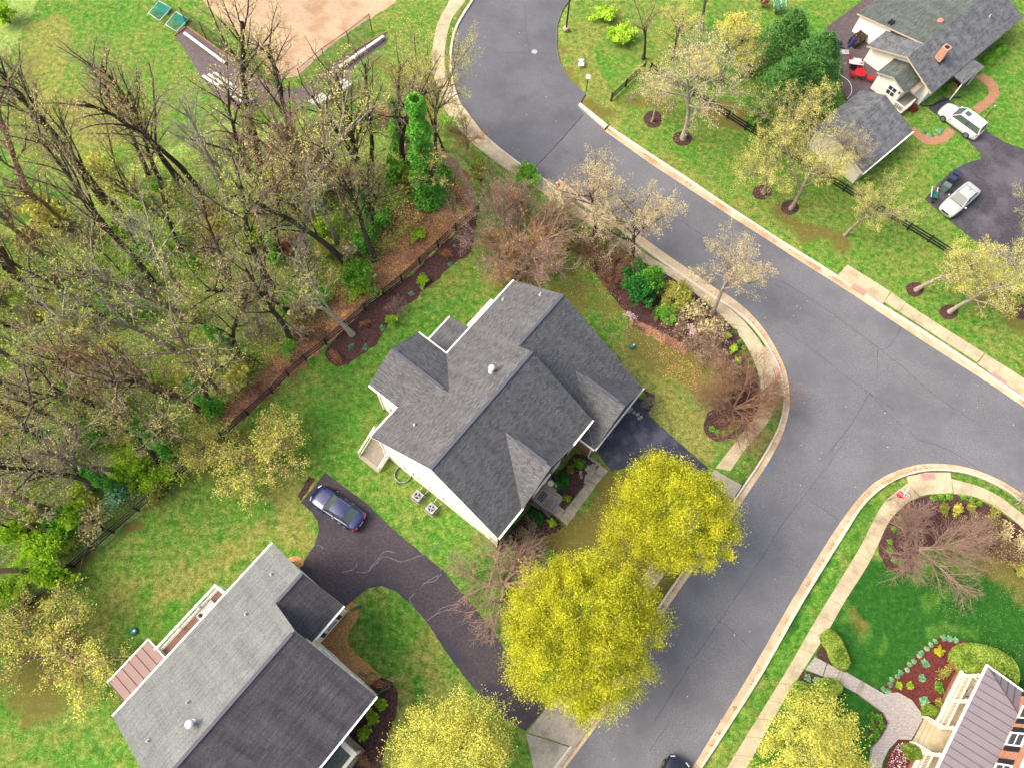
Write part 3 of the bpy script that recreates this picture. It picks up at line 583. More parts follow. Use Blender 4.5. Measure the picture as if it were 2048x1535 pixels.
# main front walk in slabs
FW = thing('front_walk', None, None, kind='structure')
def cz(x, y): return (1040+x*.14337, 880+y*.14337)
wl_ = [(1112, 335), (1048, 455), (963, 555), (882, 655), (793, 760), (706, 868), (622, 978)]
wr_ = [(1232, 428), (1147, 528), (1062, 622), (992, 734), (906, 847), (828, 955), (746, 1068)]
for i in range(6):
    q = [cz(*wl_[i]), cz(*wr_[i]), cz(*wr_[i+1]), cz(*wl_[i+1])]; c_ = np.mean(q, 0); q = [tuple(c_+(np.array(a)-c_)*.955) for a in q]
    sheet('slab', q, .05, M['concrete_grey'], .08, FW)
for q in ([(622, 982), (742, 1072), (655, 1184), (548, 1090)], [(515, 885), (640, 988), (545, 1086), (425, 1000)]): sheet('slab', [cz(*a) for a in q], .05, M['concrete_grey'], .08, FW)
# scattered fallen leaves (uncountable)
def scatter_quads(n, poly, size, z=.03, tilt=.5):
    w_ = [p[:2] for p in PP(poly)]; xs = np.array([p[0] for p in w_]); ys = np.array([p[1] for p in w_]); out = np.zeros((0, 2))
    while len(out) < n:
        q = np.column_stack([rng.uniform(xs.min(), xs.max(), n), rng.uniform(ys.min(), ys.max(), n)]); out = np.vstack([out, q[inside(q[:, 0], q[:, 1], w_)]])
    C = np.column_stack([out[:n], z+rng.random(n)*.03]); return C
def quads(C, size, tilt=.5, ar=.7, up=None):
    """leaf quads at centres C with random turn; tilt 0 = lying flat, 1 = any direction"""
    n = len(C); s = np.asarray(size) if not np.isscalar(size) else np.full(n, size); s = s*rng.uniform(.65, 1.35, n)
    nrm = rng.normal(size=(n, 3)); nrm /= np.linalg.norm(nrm, axis=1)[:, None]
    upv = np.array([0, 0, 1.]) if up is None else up
    nrm = nrm*tilt+upv*(1-tilt); nrm /= np.linalg.norm(nrm, axis=1)[:, None]+1e-9
    r = rng.normal(size=(n, 3)); u = np.cross(nrm, r); u /= np.linalg.norm(u, axis=1)[:, None]+1e-9; v_ = np.cross(nrm, u)
    u = u*(s/2)[:, None]; v_ = v_*(s/2*ar)[:, None]
    Vv = np.stack([C-u, C-v_*1.0, C+u, C+v_*1.0], 1).reshape(-1, 3)   # diamond leaf
    return Vv, np.arange(n*4).reshape(n, 4)
def leafobj(name, C, size, mat, tilt=.6, parent=None, ar=.75, kind=None, up=None):
    V_, F_ = quads(C, size, tilt, ar, up); me_ = mesh_np(name, V_, F_); me_.materials.append(mat); o = link(name, me_, parent)
    if kind: o['kind'] = kind
    return o
for n_, poly, mt, sz in ((14000, [(470, 800), (955, 430), (900, 380), (740, 500), (620, 600)], 'orangeleaf', .13), (9000, [(440, 830), (955, 430), (880, 360), (700, 500), (560, 640)], 'brownleaf', .13), (9000, WOODS[3:22], 'brownleaf', .13), (7000, [(560, 740), (960, 424), (880, 320), (800, 300), (760, 440), (640, 560), (420, 830)], 'orangeleaf', .12), (2600, [(980, 1100), (1150, 1020), (1240, 960), (1330, 1120), (1240, 1180), (1060, 1180)], 'orangeleaf', .08), (3600, [(1020, 500), (1180, 500), (1260, 620), (1380, 700), (1460, 780), (1400, 920), (1290, 830), (1240, 700), (1140, 590), (1030, 560)], 'palebud', .07), (2200, [(1180, 540), (1280, 650), (1400, 740), (1440, 800), (1330, 760), (1220, 640)], 'orangeleaf', .09), (1500, [(1180, 200), (1560, 300), (1660, 480), (1560, 470), (1230, 260)], 'palebud', .08), (900, [(1850, 1150), (2048, 1150), (2048, 1350), (1900, 1280)], 'palebud', .06),
        (500, [(1300, 318), (1440, 405), (1650, 545), (1655, 553), (1435, 413), (1296, 323)], 'brownleaf', .12), (260, [(1760, 965), (1800, 945), (1810, 940), (1812, 946), (1770, 968)], 'orangeleaf', .12), (1200, [(1110, 370), (1330, 505), (1370, 545), (1250, 470), (1120, 380)], 'palebud', .07)):
    C = scatter_quads(n_, poly, sz, .04); C = C[vnoise(C[:, 0], C[:, 1], 1.6, n_ % 89)+rng.normal(0, .15, len(C)) > .45]
    leafobj('fallen_leaves', C, sz*.75, M[mt], .25, kind='stuff')
for nm, line in (('west', wB), ('east', eA), ('south', sO)):
    q = np.array(line)[:, :2]; d_ = np.r_[0, np.cumsum(np.linalg.norm(np.diff(q, axis=0), axis=1))]; n_ = int(d_[-1]*22); s_ = rng.uniform(0, d_[-1], n_)
    C = np.column_stack([np.interp(s_, d_, q[:, 0]), np.interp(s_, d_, q[:, 1])]); keep = vnoise(C[:, 0], C[:, 1], 2.0, 21) > .55; C = C[keep]
    b2 = np.array({'west': wBb, 'east': eAb, 'south': sOb}[nm])[:, :2]; near = b2[[int(np.argmin(np.hypot(*(b2-c).T))) for c in C]]; f = rng.beta(3, 1.5, len(C))[:, None]*.75; C = C*(1-f)+near*f+rng.normal(0, .04, C.shape)
    leafobj('gutter_leaves', np.column_stack([C, np.full(len(C), -.09)]), .09, M['brownleaf'], .25, kind='stuff')
print('ground ok')
# ================================================================== BUILDINGS
S = math.radians
def house(name, label, cat_, px, pz, theta, group=None):
    o = P(*px, pz); r = thing(name, label, cat_, (o[0], o[1], 0), S(theta), group); return r
def wall(mb, a, b, z0, tops, m=0):
    """vertical wall from a to b (plan), front on the left of b->a ... tops: list of (fraction, z) along a->b"""
    a, b = np.array(a, float), np.array(b, float)
    pts = [(a[0], a[1], z0), (b[0], b[1], z0)]+[(*(a+(b-a)*f), z) for f, z in reversed(tops)]
    mb.face(pts, m)
def window(parent, c, along, out, w_, h_, frame=None, shut=None, sash=1, name='window', glass=None, deep=.05):
    """c = centre on the wall face; along / out = unit plan vectors"""
    c = np.array(c, float); u = np.array([along[0], along[1], 0.]); n = np.array([out[0], out[1], 0.]); z = np.array([0, 0, 1.])
    fr = frame or M['white']; mb = MB(); t_ = .09
    for s in (-1, 1):
        mb.beam(c+u*s*(w_/2)-z*h_/2+n*deep/2, c+u*s*(w_/2)+z*h_/2+n*deep/2, t_, deep+.05, up=n)
        mb.beam(c+z*s*(h_/2)-u*(w_/2+t_/2)+n*(deep/2+.003), c+z*s*(h_/2)+u*(w_/2+t_/2)+n*(deep/2+.003), t_, deep+.06, up=n)
    mb.beam(c-u*w_/2+n*deep*.4, c+u*w_/2+n*deep*.4, .05, .04, up=n)
    if sash > 1: mb.beam(c-z*h_/2+n*deep*.4, c+z*h_/2+n*deep*.4, .05, .045, up=n)
    wd = mb.build(name, fr, parent)
    mb = MB(); q = [c-u*w_/2-z*h_/2+n*.012, c+u*w_/2-z*h_/2+n*.012, c+u*w_/2+z*h_/2+n*.012, c-u*w_/2+z*h_/2+n*.012]
    if np.cross(q[1]-q[0], q[2]-q[0])@n < 0: q = q[::-1]
    mb.face(q); mb.build('pane', glass or M['glass'], wd)
    if shut is not None:
        for s in (-1, 1):
            mb = MB(); cc = c+u*s*(w_/2+.05+.2)+n*.025; mb.beam(cc-z*h_/2, cc+z*h_/2, .38, .05, up=n)
            for k in range(5): zz = -h_/2+h_*(k+.5)/5; mb.beam(cc+z*zz-u*.14+n*.03, cc+z*zz+u*.14+n*.03, .03, h_/8, up=z)
            mb.build('shutter', shut, parent)
    return wd
def vent_pipe(parent, x, y, z, r=.06, h=.35, mat=None):
    mb = MB(); mb.lathe([(.16, -.06), (.15, .02), (r, .05), (r, h), (r*.6, h)], (x, y, z), 12); mb.build('vent_pipe', mat or M['greyplastic'], parent)
def strip(mb, a, b, w_, h_, m=0, lift=0): mb.beam(np.array(a, float)+np.array([0, 0, lift]), np.array(b, float)+np.array([0, 0, lift]), w_, h_, m)
RT = .16
def roofslab(parent, planes, mats, name='roof'):
    mb = MB()
    for pl in planes:
        q = [np.array(p, float) for p in pl]; nn = np.cross(q[1]-q[0], q[2]-q[0])
        if nn[2] < 0: q = q[::-1]
        mb.slab(q, RT, 0, 1)
    return mb.build(name, mats, parent)
# ------------------------------------------------------------------ main house
H1 = house('brick_front_house', 'large dark-roofed house in the centre with cream sides and a red brick front', 'house', (741, 873), 5.5, 50.91)
k1 = .657; ZE, ZR = 5.5, 5.5+.657*6.24
zg = ZE+k1*4.9; kg = (zg-3.0)/(13.85-4.9); VG = (zg-3.0)
w_ = MB()
# walls of the main block
u0, u1, vb, vf = .38, 11.6, -.38, -12.12
top = lambda v: min(ZE+k1*(-v), ZE+k1*(v+12.48))-.12
wall(w_, (u0, vb), (u0, vf), 0, [(0, top(vb)), ((6.24-.38)/11.74, top(-6.24)), (1, top(vf))], 0)
wall(w_, (u1, vf), (u1, vb), 0, [(0, top(vf)), (1-(6.24-.38)/11.74, top(-6.24)), (1, top(vb))], 0)
wall(w_, (17.4, vb), (u0, vb), 0, [(0, top(vb)), (1, top(vb))], 0)
wall(w_, (u0, vf), (u1, vf), 0, [(0, 5.45), (1, 5.45)], 1)
wall(w_, (17.4, -13.5), (17.4, vb), 0, [(0, 3.05), (8.55/13.12, zg-.15), (1, top(vb))], 0)
wall(w_, (11.15, -12.12), (11.15, -13.5), 0, [(0, 3.0), (1, 3.0)], 1)
wall(w_, (11.15, -13.5), (17.4, -13.5), 0, [(0, 2.95), (1, 2.95)], 1)
wall(w_, (11.15, -13.503), (17.4, -13.503), 2.95, [(0, 2.96), (.5, 5.75), (1, 2.96)], 1)
wall(w_, (3.1, -12.123), (9.1, -12.123), 5.35, [(0, 5.4), (.5, 8.0), (1, 5.4)], 1)
# rear bump-out
wall(w_, (3.4, 2.72), (3.4, vb), 0, [(0, 5.5), (1, 5.5)], 0); wall(w_, (8.7, vb), (8.7, 2.72), 0, [(0, 5.5), (1, 5.5)], 0)
wall(w_, (8.7, 2.72), (3.4, 2.72), 0, [(0, 5.5), (.5, 7.25), (1, 5.5)], 0)
wall(w_, (12.35, vb), (12.35, 2.6), 0, [(0, 3.8), (1, 2.9)], 0); wall(w_, (12.35, 2.6), (8.7, 2.6), 0, [(0, 2.9), (1, 2.9)], 0)
w_.build('wall', [M['cream'], M['brick']], H1)
zz = lambda v: ZE-k1*v
zf = lambda v: ZE+k1*(v+12.48)
G = lambda v: zg-kg*(-v-4.9)
roofslab(H1, [
    [(0, 0, ZE), (17.78, 0, ZE), (17.75, -4.9, zg), (11.98, -4.9, zg), (11.95, -6.24, ZR), (.3, -6.24, ZR)],
    [(.3, -6.24, ZR), (11.95, -6.24, ZR), (11.92, -12.5, zf(-12.5)), (.1, -12.5, zf(-12.5))],
    [(11.7, -4.9, zg), (17.75, -4.9, zg), (17.76, -13.85, 3.0), (10.87, -13.85, 3.0), (11.7, -13.05, G(-13.05))],
    [(10.87, -13.85, 3.0), (11.7, -13.05, G(-13.05)), (11.7, -12.2, G(-13.05)), (10.87, -12.2, 3.0)]], [M['shingle'], M['white']])
dv = -(12.48-(8.2-ZE)/k1)
roofslab(H1, [[(6.12, dv-.02, 8.22), (6.12, -12.58, 8.22), (2.95, -12.58, 5.52), (2.96, -12.42, 5.52)], [(6.12, dv-.02, 8.22), (9.28, -12.42, 5.52), (9.3, -12.58, 5.52), (6.12, -12.58, 8.22)]], [M['shingle'], M['white']], 'gable_roof')
gv = -4.9-(zg-6.05)/kg
roofslab(H1, [[(14.25, gv, 6.07), (14.25, -13.9, 6.07), (10.87, -13.9, 3.04), (10.9, -13.75, 3.06)], [(14.25, gv, 6.07), (17.76, -13.75, 3.06), (17.78, -13.9, 3.04), (14.25, -13.9, 6.07)]], [M['shingle'], M['white']], 'gable_roof')
roofslab(H1, [[(3.1, 3.0, 5.52), (6.05, 3.0, 7.42), (6.05, -2.9, 7.42), (3.1, -.05, 5.55)], [(9.0, 3.0, 5.52), (9.0, -.05, 5.55), (6.05, -2.9, 7.42), (6.05, 3.0, 7.42)]], [M['shingle'], M['white']], 'rear_gable_roof')
roofslab(H1, [[(8.72, 2.85, 3.0), (8.72, -.3, 4.0), (12.65, -.3, 4.0), (12.65, 2.85, 3.0)]], [M['shingle'], M['white']], 'lean_to_roof')
for a, b_ in (((.3, -6.24, ZR), (11.95, -6.24, ZR)), ((12.3, -4.9, zg), (17.7, -4.9, zg)), ((6.12, dv-1.0, 8.22), (6.12, -12.2, 8.22)), ((14.25, gv-.9, 6.07), (14.25, -13.3, 6.07)), ((6.05, 2.6, 7.42), (6.05, -2.4, 7.42))):
    mb = MB(); strip(mb, a, b_, .22, .08, 0, .02); mb.build('ridge_cap', M['ridge'], H1)
mb = MB()  # gutters and rake boards
for a, b_ in (((0, .06, 5.42), (3.1, .06, 5.42)), ((9.0, .06, 5.42), (17.8, .06, 5.42)), ((.1, -12.6, 5.38), (3.0, -12.6, 5.38)), ((9.3, -12.6, 5.38), (11.95, -12.6, 5.38)), ((10.87, -13.98, 2.92), (17.8, -13.98, 2.92)), ((3.04, 0, 5.42), (3.04, 3.0, 5.42)), ((9.06, 0.1, 5.42), (9.06, 3.0, 5.42)), ((8.75, 2.93, 2.92), (12.65, 2.93, 2.92)), ((10.8, -12.2, 2.92), (10.8, -13.95, 2.92))): pass
segs = (((0, .06, 5.42), (3.1, .06, 5.42)), ((9.0, .06, 5.42), (17.8, .06, 5.42)), ((.1, -12.6, 5.38), (3.0, -12.6, 5.38)), ((9.3, -12.6, 5.38), (11.95, -12.6, 5.38)), ((10.87, -13.98, 2.92), (17.8, -13.98, 2.92)), ((3.04, 0.13, 5.42), (3.04, 3.0, 5.42)), ((9.06, 0.13, 5.42), (9.06, 3.0, 5.42)), ((8.75, 2.93, 2.92), (12.65, 2.93, 2.92)), ((10.8, -12.2, 2.92), (10.8, -13.9, 2.92)))
for a, b_ in segs: mb = MB(); strip(mb, a, b_, .12, .13); mb.build('gutter', M['white'], H1)
for a, b_ in (((10.98, -13.6, 0), (10.98, -13.6, 2.9)), ((.3, -12.3, 0.1), (.3, -12.3, 5.3)), ((.3, -.5, .1), (.3, -.5, 5.3)), ((3.32, 2.6, .1), (3.32, 2.6, 5.3)), ((17.5, -.3, .1), (17.5, -.3, 5.3))):
    mb = MB(); mb.beam(a, b_, .1, .08); mb.build('downspout', M['white'], H1)
for x, y in ((15.6, -.6), (17.1, -3.2), (2.55, -2.5)): vent_pipe(H1, x, y, zz(y))
mb = MB(); mb.lathe([(.28, -.1), (.26, .05), (.12, .08), (.12, .5), (.26, .55), (.24, .7), (.05, .76)], (9.15, -4.6, zz(-4.6)), 18); mb.build('flue_cap', M['whitepaint'], H1)
# brick front: windows, door, shutters
for u in (1.6, 3.6, 8.2, 10.3):
    window(H1, (u, vf, 1.65), (1, 0), (0, -1), .95, 1.5, shut=M['red_shutter']); window(H1, (u, vf, 4.3), (1, 0), (0, -1), .95, 1.35, shut=M['red_shutter'])
window(H1, (6.0, vf-.004, 4.6), (1, 0), (0, -1), 1.5, 1.5, sash=2)
mb = MB(); mb.box((5.1, vf-.12, .5), (5.35, vf, 2.9)); mb.box((6.65, vf-.12, .5), (6.9, vf, 2.9)); mb.box((5.0, vf-.3, 2.9), (7.0, vf, 3.25)); mb.build('door_surround', M['white'], H1)
mb = MB(); mb.box((5.5, vf-.06, .5), (6.5, vf, 2.6)); d = mb.build('front_door', M['red_shutter'], H1); mb = MB(); mb.lathe([(.03, 0), (.04, .03), (.01, .06)], (5.6, vf-.1, 1.5), 8); mb.build('door_knob', M['metal'], d)
for u in (12.75, 15.75):
    mb = MB(); mb.box((u-1.25, -13.56, 0), (u+1.25, -13.5, 2.25))
    gd = mb.build('garage_door', M['white'], H1)
    for k in range(4): mb = MB(); mb.box((u-1.2, -13.585, .06+k*.55), (u+1.2, -13.562, .06+k*.55+.5)); mb.build('panel', M['creamwood'], gd)
window(H1, (14.25, -13.503, 4.1), (1, 0), (0, -1), .8, .9)
# gable side windows and rear ones
window(H1, (u0, -3.1, 1.9), (0, 1), (-1, 0), .9, 1.3); window(H1, (u0, -6.3, 1.7), (0, 1), (-1, 0), .9, 1.2)
window(H1, (3.4, 1.2, 1.8), (0, 1), (-1, 0), .9, 1.4)
for v in (-4.2, -5.4, -7.6): mb = MB(); mb.box((u0-.12, v-.1, 2.2), (u0, v+.1, 2.4)); mb.build('wall_vent', M['greyplastic'], H1)
mb = MB(); mb.lathe([(.72, 0), (.72, .22), (.66, .22), (.66, .02)], (u0-.35, -2.5, 0), 24, 0, False); ww = mb.build('window_well', M['metal'], H1)
mb = MB(); mb.box((13.1, -.35, 0), (16.15, 1.15, 2.75)); mb.build('fireplace_bay', M['cream'], H1)
mb = MB(); mb.slab([(13.0, 1.3, 2.8), (13.0, -.35, 3.1), (16.3, -.35, 3.1), (16.3, 1.3, 2.8)], .08); mb.build('bay_roof', M['white'], H1)
# back steps
ST = thing('back_steps', None, None, parent=H1)
n_st = 8
for i in range(n_st):
    x1 = -.72+i*.3; z1 = .19*(i+1)
    mb = MB(); mb.box((x1-.03, -.72, z1-.045), (x1+.28, 1.28, z1)); mb.build('tread', M['greywood'], ST)
    mb = MB(); mb.box((x1+.002, -.7, z1-.2), (x1+.022, 1.26, z1-.047)); mb.build('riser', M['creamwood'], ST)
mb = MB(); mb.box((-1.15, -.8, 0), (-.77, 1.36, .1)); mb.build('bottom_pad', M['concrete_grey'], ST)
for y in (-.8, 1.36):
    mb = MB(); mb.beam((-.95, y, .95), (1.3, y, 2.45), .13, .06); mb.beam((-.9, y, .15), (1.3, y, 1.5), .05, .22); mb.build('handrail', M['creamwood'], ST)
    mb = MB()
    for i in range(11): x = -.75+i*.2; zb = .2+(x+.9)*.62; mb.beam((x, y, zb), (x, y, zb+.82), .03, .03)
    for x in (-.95,): mb.box((x-.06, y-.06, 0), (x+.06, y+.06, 1.1))
    b_ = mb.build('balusters', M['creamwood'], ST); b_['kind'] = 'stuff'
ST.name = 'back_steps'; ST.parent = H1
mb = MB(); mb.box((1.66, -.3, 1.4), (3.38, 1.5, 1.52)); mb.build('back_landing', M['greywood'], H1)
# front porch
pz_ = .45
mb = MB(); mb.box((4.75, -13.3, .02), (7.55, vf-.13, pz_)); mb.build('porch_slab', M['concrete_grey'], H1)
mb = MB(); mb.box((4.85, -14.15, .02), (6.85, -13.3, .24)); mb.build('porch_step', M['concrete_grey'], H1)
def railing(parent, a, b_, z0, h, mat, n=6, post=True, name='railing', r=.02):
    a, b_ = np.array(a, float), np.array(b_, float); rt = thing(name, None, None, parent=parent)
    mb = MB(); mb.beam((*a, z0+h), (*b_, z0+h), r*3.2, r*2.4); mb.beam((*a, z0+.1), (*b_, z0+.1), r*2, r*2); mb.build('rail', mat, rt)
    for i in range(n):
        p = a+(b_-a)*(i+.5)/n; mb = MB(); mb.beam((*p, z0+.1), (*p, z0+h), r, r); mb.build('baluster', mat, rt)
    if post:
        for p in (a, b_): mb = MB(); mb.beam((*p, z0), (*p, z0+h+.06), r*2.6, r*2.6); mb.build('post', mat, rt)
    return rt
railing(H1, (7.5, -12.3), (7.5, -13.25), pz_, .9, M['blackmetal'], 7, r=.025); railing(H1, (4.8, -12.3), (4.8, -13.25), pz_, .9, M['blackmetal'], 7, r=.025)
railing(H1, (7.3, -13.3), (6.95, -14.1), .24, .8, M['blackmetal'], 4, r=.022); railing(H1, (4.85, -13.35), (4.95, -14.1), .24, .8, M['blackmetal'], 4, r=.022)
def h1w(x, y, z=0):
    a = S(50.91); o = P(741, 873, 5.5); return (o[0]+x*math.cos(a)-y*math.sin(a), o[1]+x*math.sin(a)+y*math.cos(a), z)
def doormat(px, label, w_, d_, z):
    t_ = thing('doormat', label, 'doormat', h1w(*px, z), S(50.91), 'door mats on the front porch')
    mb = MB(); mb.box((-w_/2, -d_/2, 0), (w_/2, d_/2, .012)); mb.build('backing', M['greyplastic'], t_)
    nx2, ny2 = 5, 3
    mb = MB()
    for i in range(nx2):
        for j in range(ny2): mb.box((-w_/2+.05+i*(w_-.06)/nx2, -d_/2+.04+j*(d_-.05)/ny2, .012), (-w_/2+.05+i*(w_-.06)/nx2+(w_-.06)/nx2-.035, -d_/2+.04+j*(d_-.05)/ny2+(d_-.05)/ny2-.035, .028))
    mb.build('tread_pattern', M['darkplastic'], t_)
doormat((5.75, -12.72), 'larger black doormat right outside the front door', .95, .6, pz_)
doormat((5.75, -13.6), 'black patterned mat on the porch step, nearer the house', .95, .28, .245)
doormat((5.75, -13.97), 'black patterned mat on the porch step, nearer the walk', .95, .28, .245)
for (x, y), lab, s in (((7.0, -12.6), 'round cream planter in the porch corner by the black railing', 1.0), ((7.25, -13.05), 'square beige stool beside the round planter on the porch', .7)):
    t_ = thing('planter', lab, 'planter', h1w(x, y, pz_), .4)
    mb = MB(); mb.lathe([(.16*s, 0), (.24*s, .3*s), (.27*s, .34*s), (.2*s, .36*s), (.18*s, .3*s)], (0, 0, 0), 18) if s == 1 else mb.box((-.17, -.17, 0), (.17, .17, .4)); mb.build('pot' if s == 1 else 'seat', M['creamwood'], t_)
# air conditioners
for (x, y), lab in (((-.62, -4.75), 'grey air conditioner standing nearer the back steps'), ((-.7, -6.3), 'grey air conditioner standing farther from the back steps')):
    t_ = thing('air_conditioner', lab, 'air conditioner', h1w(x-.0, y, 0), S(50.91), 'air conditioners beside the house')
    mb = MB(); s_ = .37; mb.box((-s_, -s_, .06), (s_, s_, .72))
    mb.build('casing', M['greyplastic'], t_)
    mb = MB(); mb.box((-.45, -.45, 0), (.45, .45, .06)); mb.build('pad', M['concrete_grey'], t_)
    for q in range(4):
        mb = MB()
        for i in range(9):
            a_ = -s_+.06+i*.078; p_ = {0: ((a_, -s_-.01, .1), (a_, -s_-.01, .66)), 1: ((a_, s_+.01, .1), (a_, s_+.01, .66)), 2: ((-s_-.01, a_, .1), (-s_-.01, a_, .66)), 3: ((s_+.01, a_, .1), (s_+.01, a_, .66))}[q]; mb.beam(*p_, .02, .02)
        mb.build('grille', M['metal'], t_)
    mb = MB(); mb.slab([(.26*math.cos(a_), .26*math.sin(a_), .726) for a_ in np.linspace(0, 2*math.pi, 25)[:-1]], .004); mb.build('fan_opening', M['darkplastic'], t_)
    mb = MB()
    for i in range(4 if y < -5 else 3):
        a_ = i*2*math.pi/(4 if y < -5 else 3)+.4; pts = [(.04*math.cos(a_-.5), .04*math.sin(a_-.5)), (.22*math.cos(a_-.35), .22*math.sin(a_-.35)), (.235*math.cos(a_), .235*math.sin(a_)), (.22*math.cos(a_+.3), .22*math.sin(a_+.3)), (.06*math.cos(a_+.5), .06*math.sin(a_+.5))]
        mb.slab([(p, q, .745+.02*math.sin(k)) for k, (p, q) in enumerate(pts)], .006)
    mb.lathe([(.06, .74), (.06, .77)], (0, 0, 0), 10); mb.build('fan', M['greyplastic'], t_)
    mb = MB(); mb.lathe([(.3, .72), (.3, .75), (.27, .755), (.27, .722)], (0, 0, 0), 28, 0, False); mb.build('fan_ring', M['greyplastic'], t_)
    mb = MB(); mb.tube([(.38, .2, .3), (.7, .25, .28), (.95, .28, .4)], .025, 6); mb.tube([(.38, -.25, .2), (.95, -.28, .2)], .02, 6); mb.build('line_set', M['whitepaint'], t_)
# ------------------------------------------------------------------ neighbour house, lower left
H2 = house('grey_roofed_house', 'long weathered grey-roofed house in the lower left with a pink metal porch roof', 'house', (225, 1432), 5.5, 50.71)
k2 = .62; R2 = 5.5+k2*6.45; zz2 = lambda v: 5.5-k2*v; zf2 = lambda v: 5.5+k2*(v+12.85)
w_ = MB()
t2 = lambda v: min(zz2(v), zf2(v))-.12
wall(w_, (.4, -.4), (.4, -12.35), 0, [(0, t2(-.4)), (6.05/11.95, R2-.12), (1, t2(-12.35))], 0)
wall(w_, (11.45, -12.35), (11.45, -.4), .55, [(0, t2(-12.35)), (5.9/11.95, R2-.12), (1, t2(-.4))], 0)
wall(w_, (11.47, -12.37), (11.47, -6.5), 0, [(0, .6), (1, .6)], 1); wall(w_, (11.45, -6.56), (14.35, -6.56), 0, [(0, .6), (1, .6)], 1)
wall(w_, (14.4, -.4), (.4, -.4), 0, [(0, 5.6), (1, 5.6)], 0)
wall(w_, (.4, -12.35), (11.45, -12.35), 0, [(0, 5.6), (1, 5.6)], 1)
zr2 = zz2(-3.85); kw = (zr2-5.5)/(7.0-3.85)
wall(w_, (11.45, -6.54), (14.35, -6.54), .55, [(0, 5.6), (1, 5.6)], 0)
wall(w_, (14.35, -6.54), (14.35, -.4), 0, [(0, 5.6), (.44, zr2-.14), (1, 5.6)], 0)
w_.build('wall', [M['cream'], M['brick_orange']], H2)
roofslab(H2, [[(0, 0, 5.5), (14.7, 0, 5.5), (14.66, -3.85, zr2), (12.1, -3.85, zr2), (11.85, -6.45, R2), (.1, -6.45, R2)]], [M['shingle_n'], M['white']])
roofslab(H2, [[(.1, -6.45, R2), (11.85, -6.45, R2), (11.85, -12.8, zf2(-12.8)), (0, -12.8, zf2(-12.8))]], [shingle('shaded_streaky_shingles', A(84, 84, 90), A(110, 108, 114), A(98, 92, 98), .3, .145, .9), M['white']], 'front_roof')  # front slopes of the same roof: shade put into the darker tone, plus streaks
roofslab(H2, [[(11.6, -3.85, zr2), (14.66, -3.85, zr2), (14.75, -7.0, 5.5), (11.6, -7.0, 5.5)]], [bpy.data.materials['shaded_streaky_shingles'], M['white']], 'garage_roof')
for a, b_ in (((.1, -6.45, R2), (11.6, -6.45, R2)), ((12.3, -3.85, zr2), (14.6, -3.85, zr2))):
    mb = MB(); strip(mb, a, b_, .22, .09, 0, .02); mb.build('ridge_cap', M['ridge'], H2)
for a, b_ in (((0, .06, 5.42), (14.7, .06, 5.42)), ((0, -12.88, 5.4), (11.85, -12.88, 5.4)), ((11.9, -7.08, 5.4), (14.75, -7.08, 5.4))): mb = MB(); strip(mb, a, b_, .12, .13); mb.build('gutter', M['white'], H2)
vent_pipe(H2, 13.2, -1.9, zz2(-1.9)); vent_pipe(H2, 10.3, -2.6, zz2(-2.6)); vent_pipe(H2, 4.3, -3.9, zz2(-3.9)); vent_pipe(H2, 1.2, -3.6, zz2(-3.6))
mb = MB(); mb.lathe([(.3, -.1), (.28, .05), (.12, .08), (.12, .55), (.28, .6), (.26, .74), (.05, .8)], (3.9, -5.3, zz2(-5.3)), 18); mb.build('flue_cap', M['whitepaint'], H2)
for u, ww_ in ((12.1, .35), (12.95, 1.0), (13.75, .35)):
    window(H2, (u, -6.54, 1.9), (1, 0), (0, -1), ww_, 1.5) if ww_ > .5 else MB().box((u-.17, -6.6, 1.15), (u+.17, -6.54, 2.65)).build('shutter', M['black_shutter'], H2)
    window(H2, (u, -6.54, 4.4), (1, 0), (0, -1), max(ww_, .3), 1.2) if ww_ > .5 else MB().box((u-.17, -6.6, 3.8), (u+.17, -6.54, 5.0)).build('shutter', M['black_shutter'], H2)
for v in (-8.0, -10.6): window(H2, (11.45, v, 1.9), (0, 1), (1, 0), .9, 1.4); window(H2, (11.45, v, 4.2), (0, 1), (1, 0), .9, 1.3)
for u in (2, 4.4, 8.5, 10.2): window(H2, (u, -12.35, 1.9), (1, 0), (0, -1), .9, 1.5, shut=M['black_shutter']); window(H2, (u, -12.35, 4.3), (1, 0), (0, -1), .9, 1.3, shut=M['black_shutter'])
# portico
mb = MB(); mb.slab([(4.6, -12.4, 3.1), (4.6, -13.75, 2.9), (7.7, -13.75, 2.9), (7.7, -12.4, 3.1)], .1); mb.build('portico_roof', M['shingle_green'], H2)
mb = MB(); mb.box((7.7, -13.95, 2.55), (8.05, -12.36, 3.0)); mb.box((4.5, -14.0, 2.55), (8.05, -13.76, 2.98)); mb.build('portico_fascia', M['creamwood'], H2)
mb = MB(); mb.lathe([(.13, 0), (.11, 2.6)], (7.85, -13.85, 0), 14); mb.build('portico_column', M['white'], H2)
mb = MB(); mb.box((4.6, -14.1, 0), (8.1, -12.35, .3)); mb.build('portico_floor', M['concrete_grey'], H2)
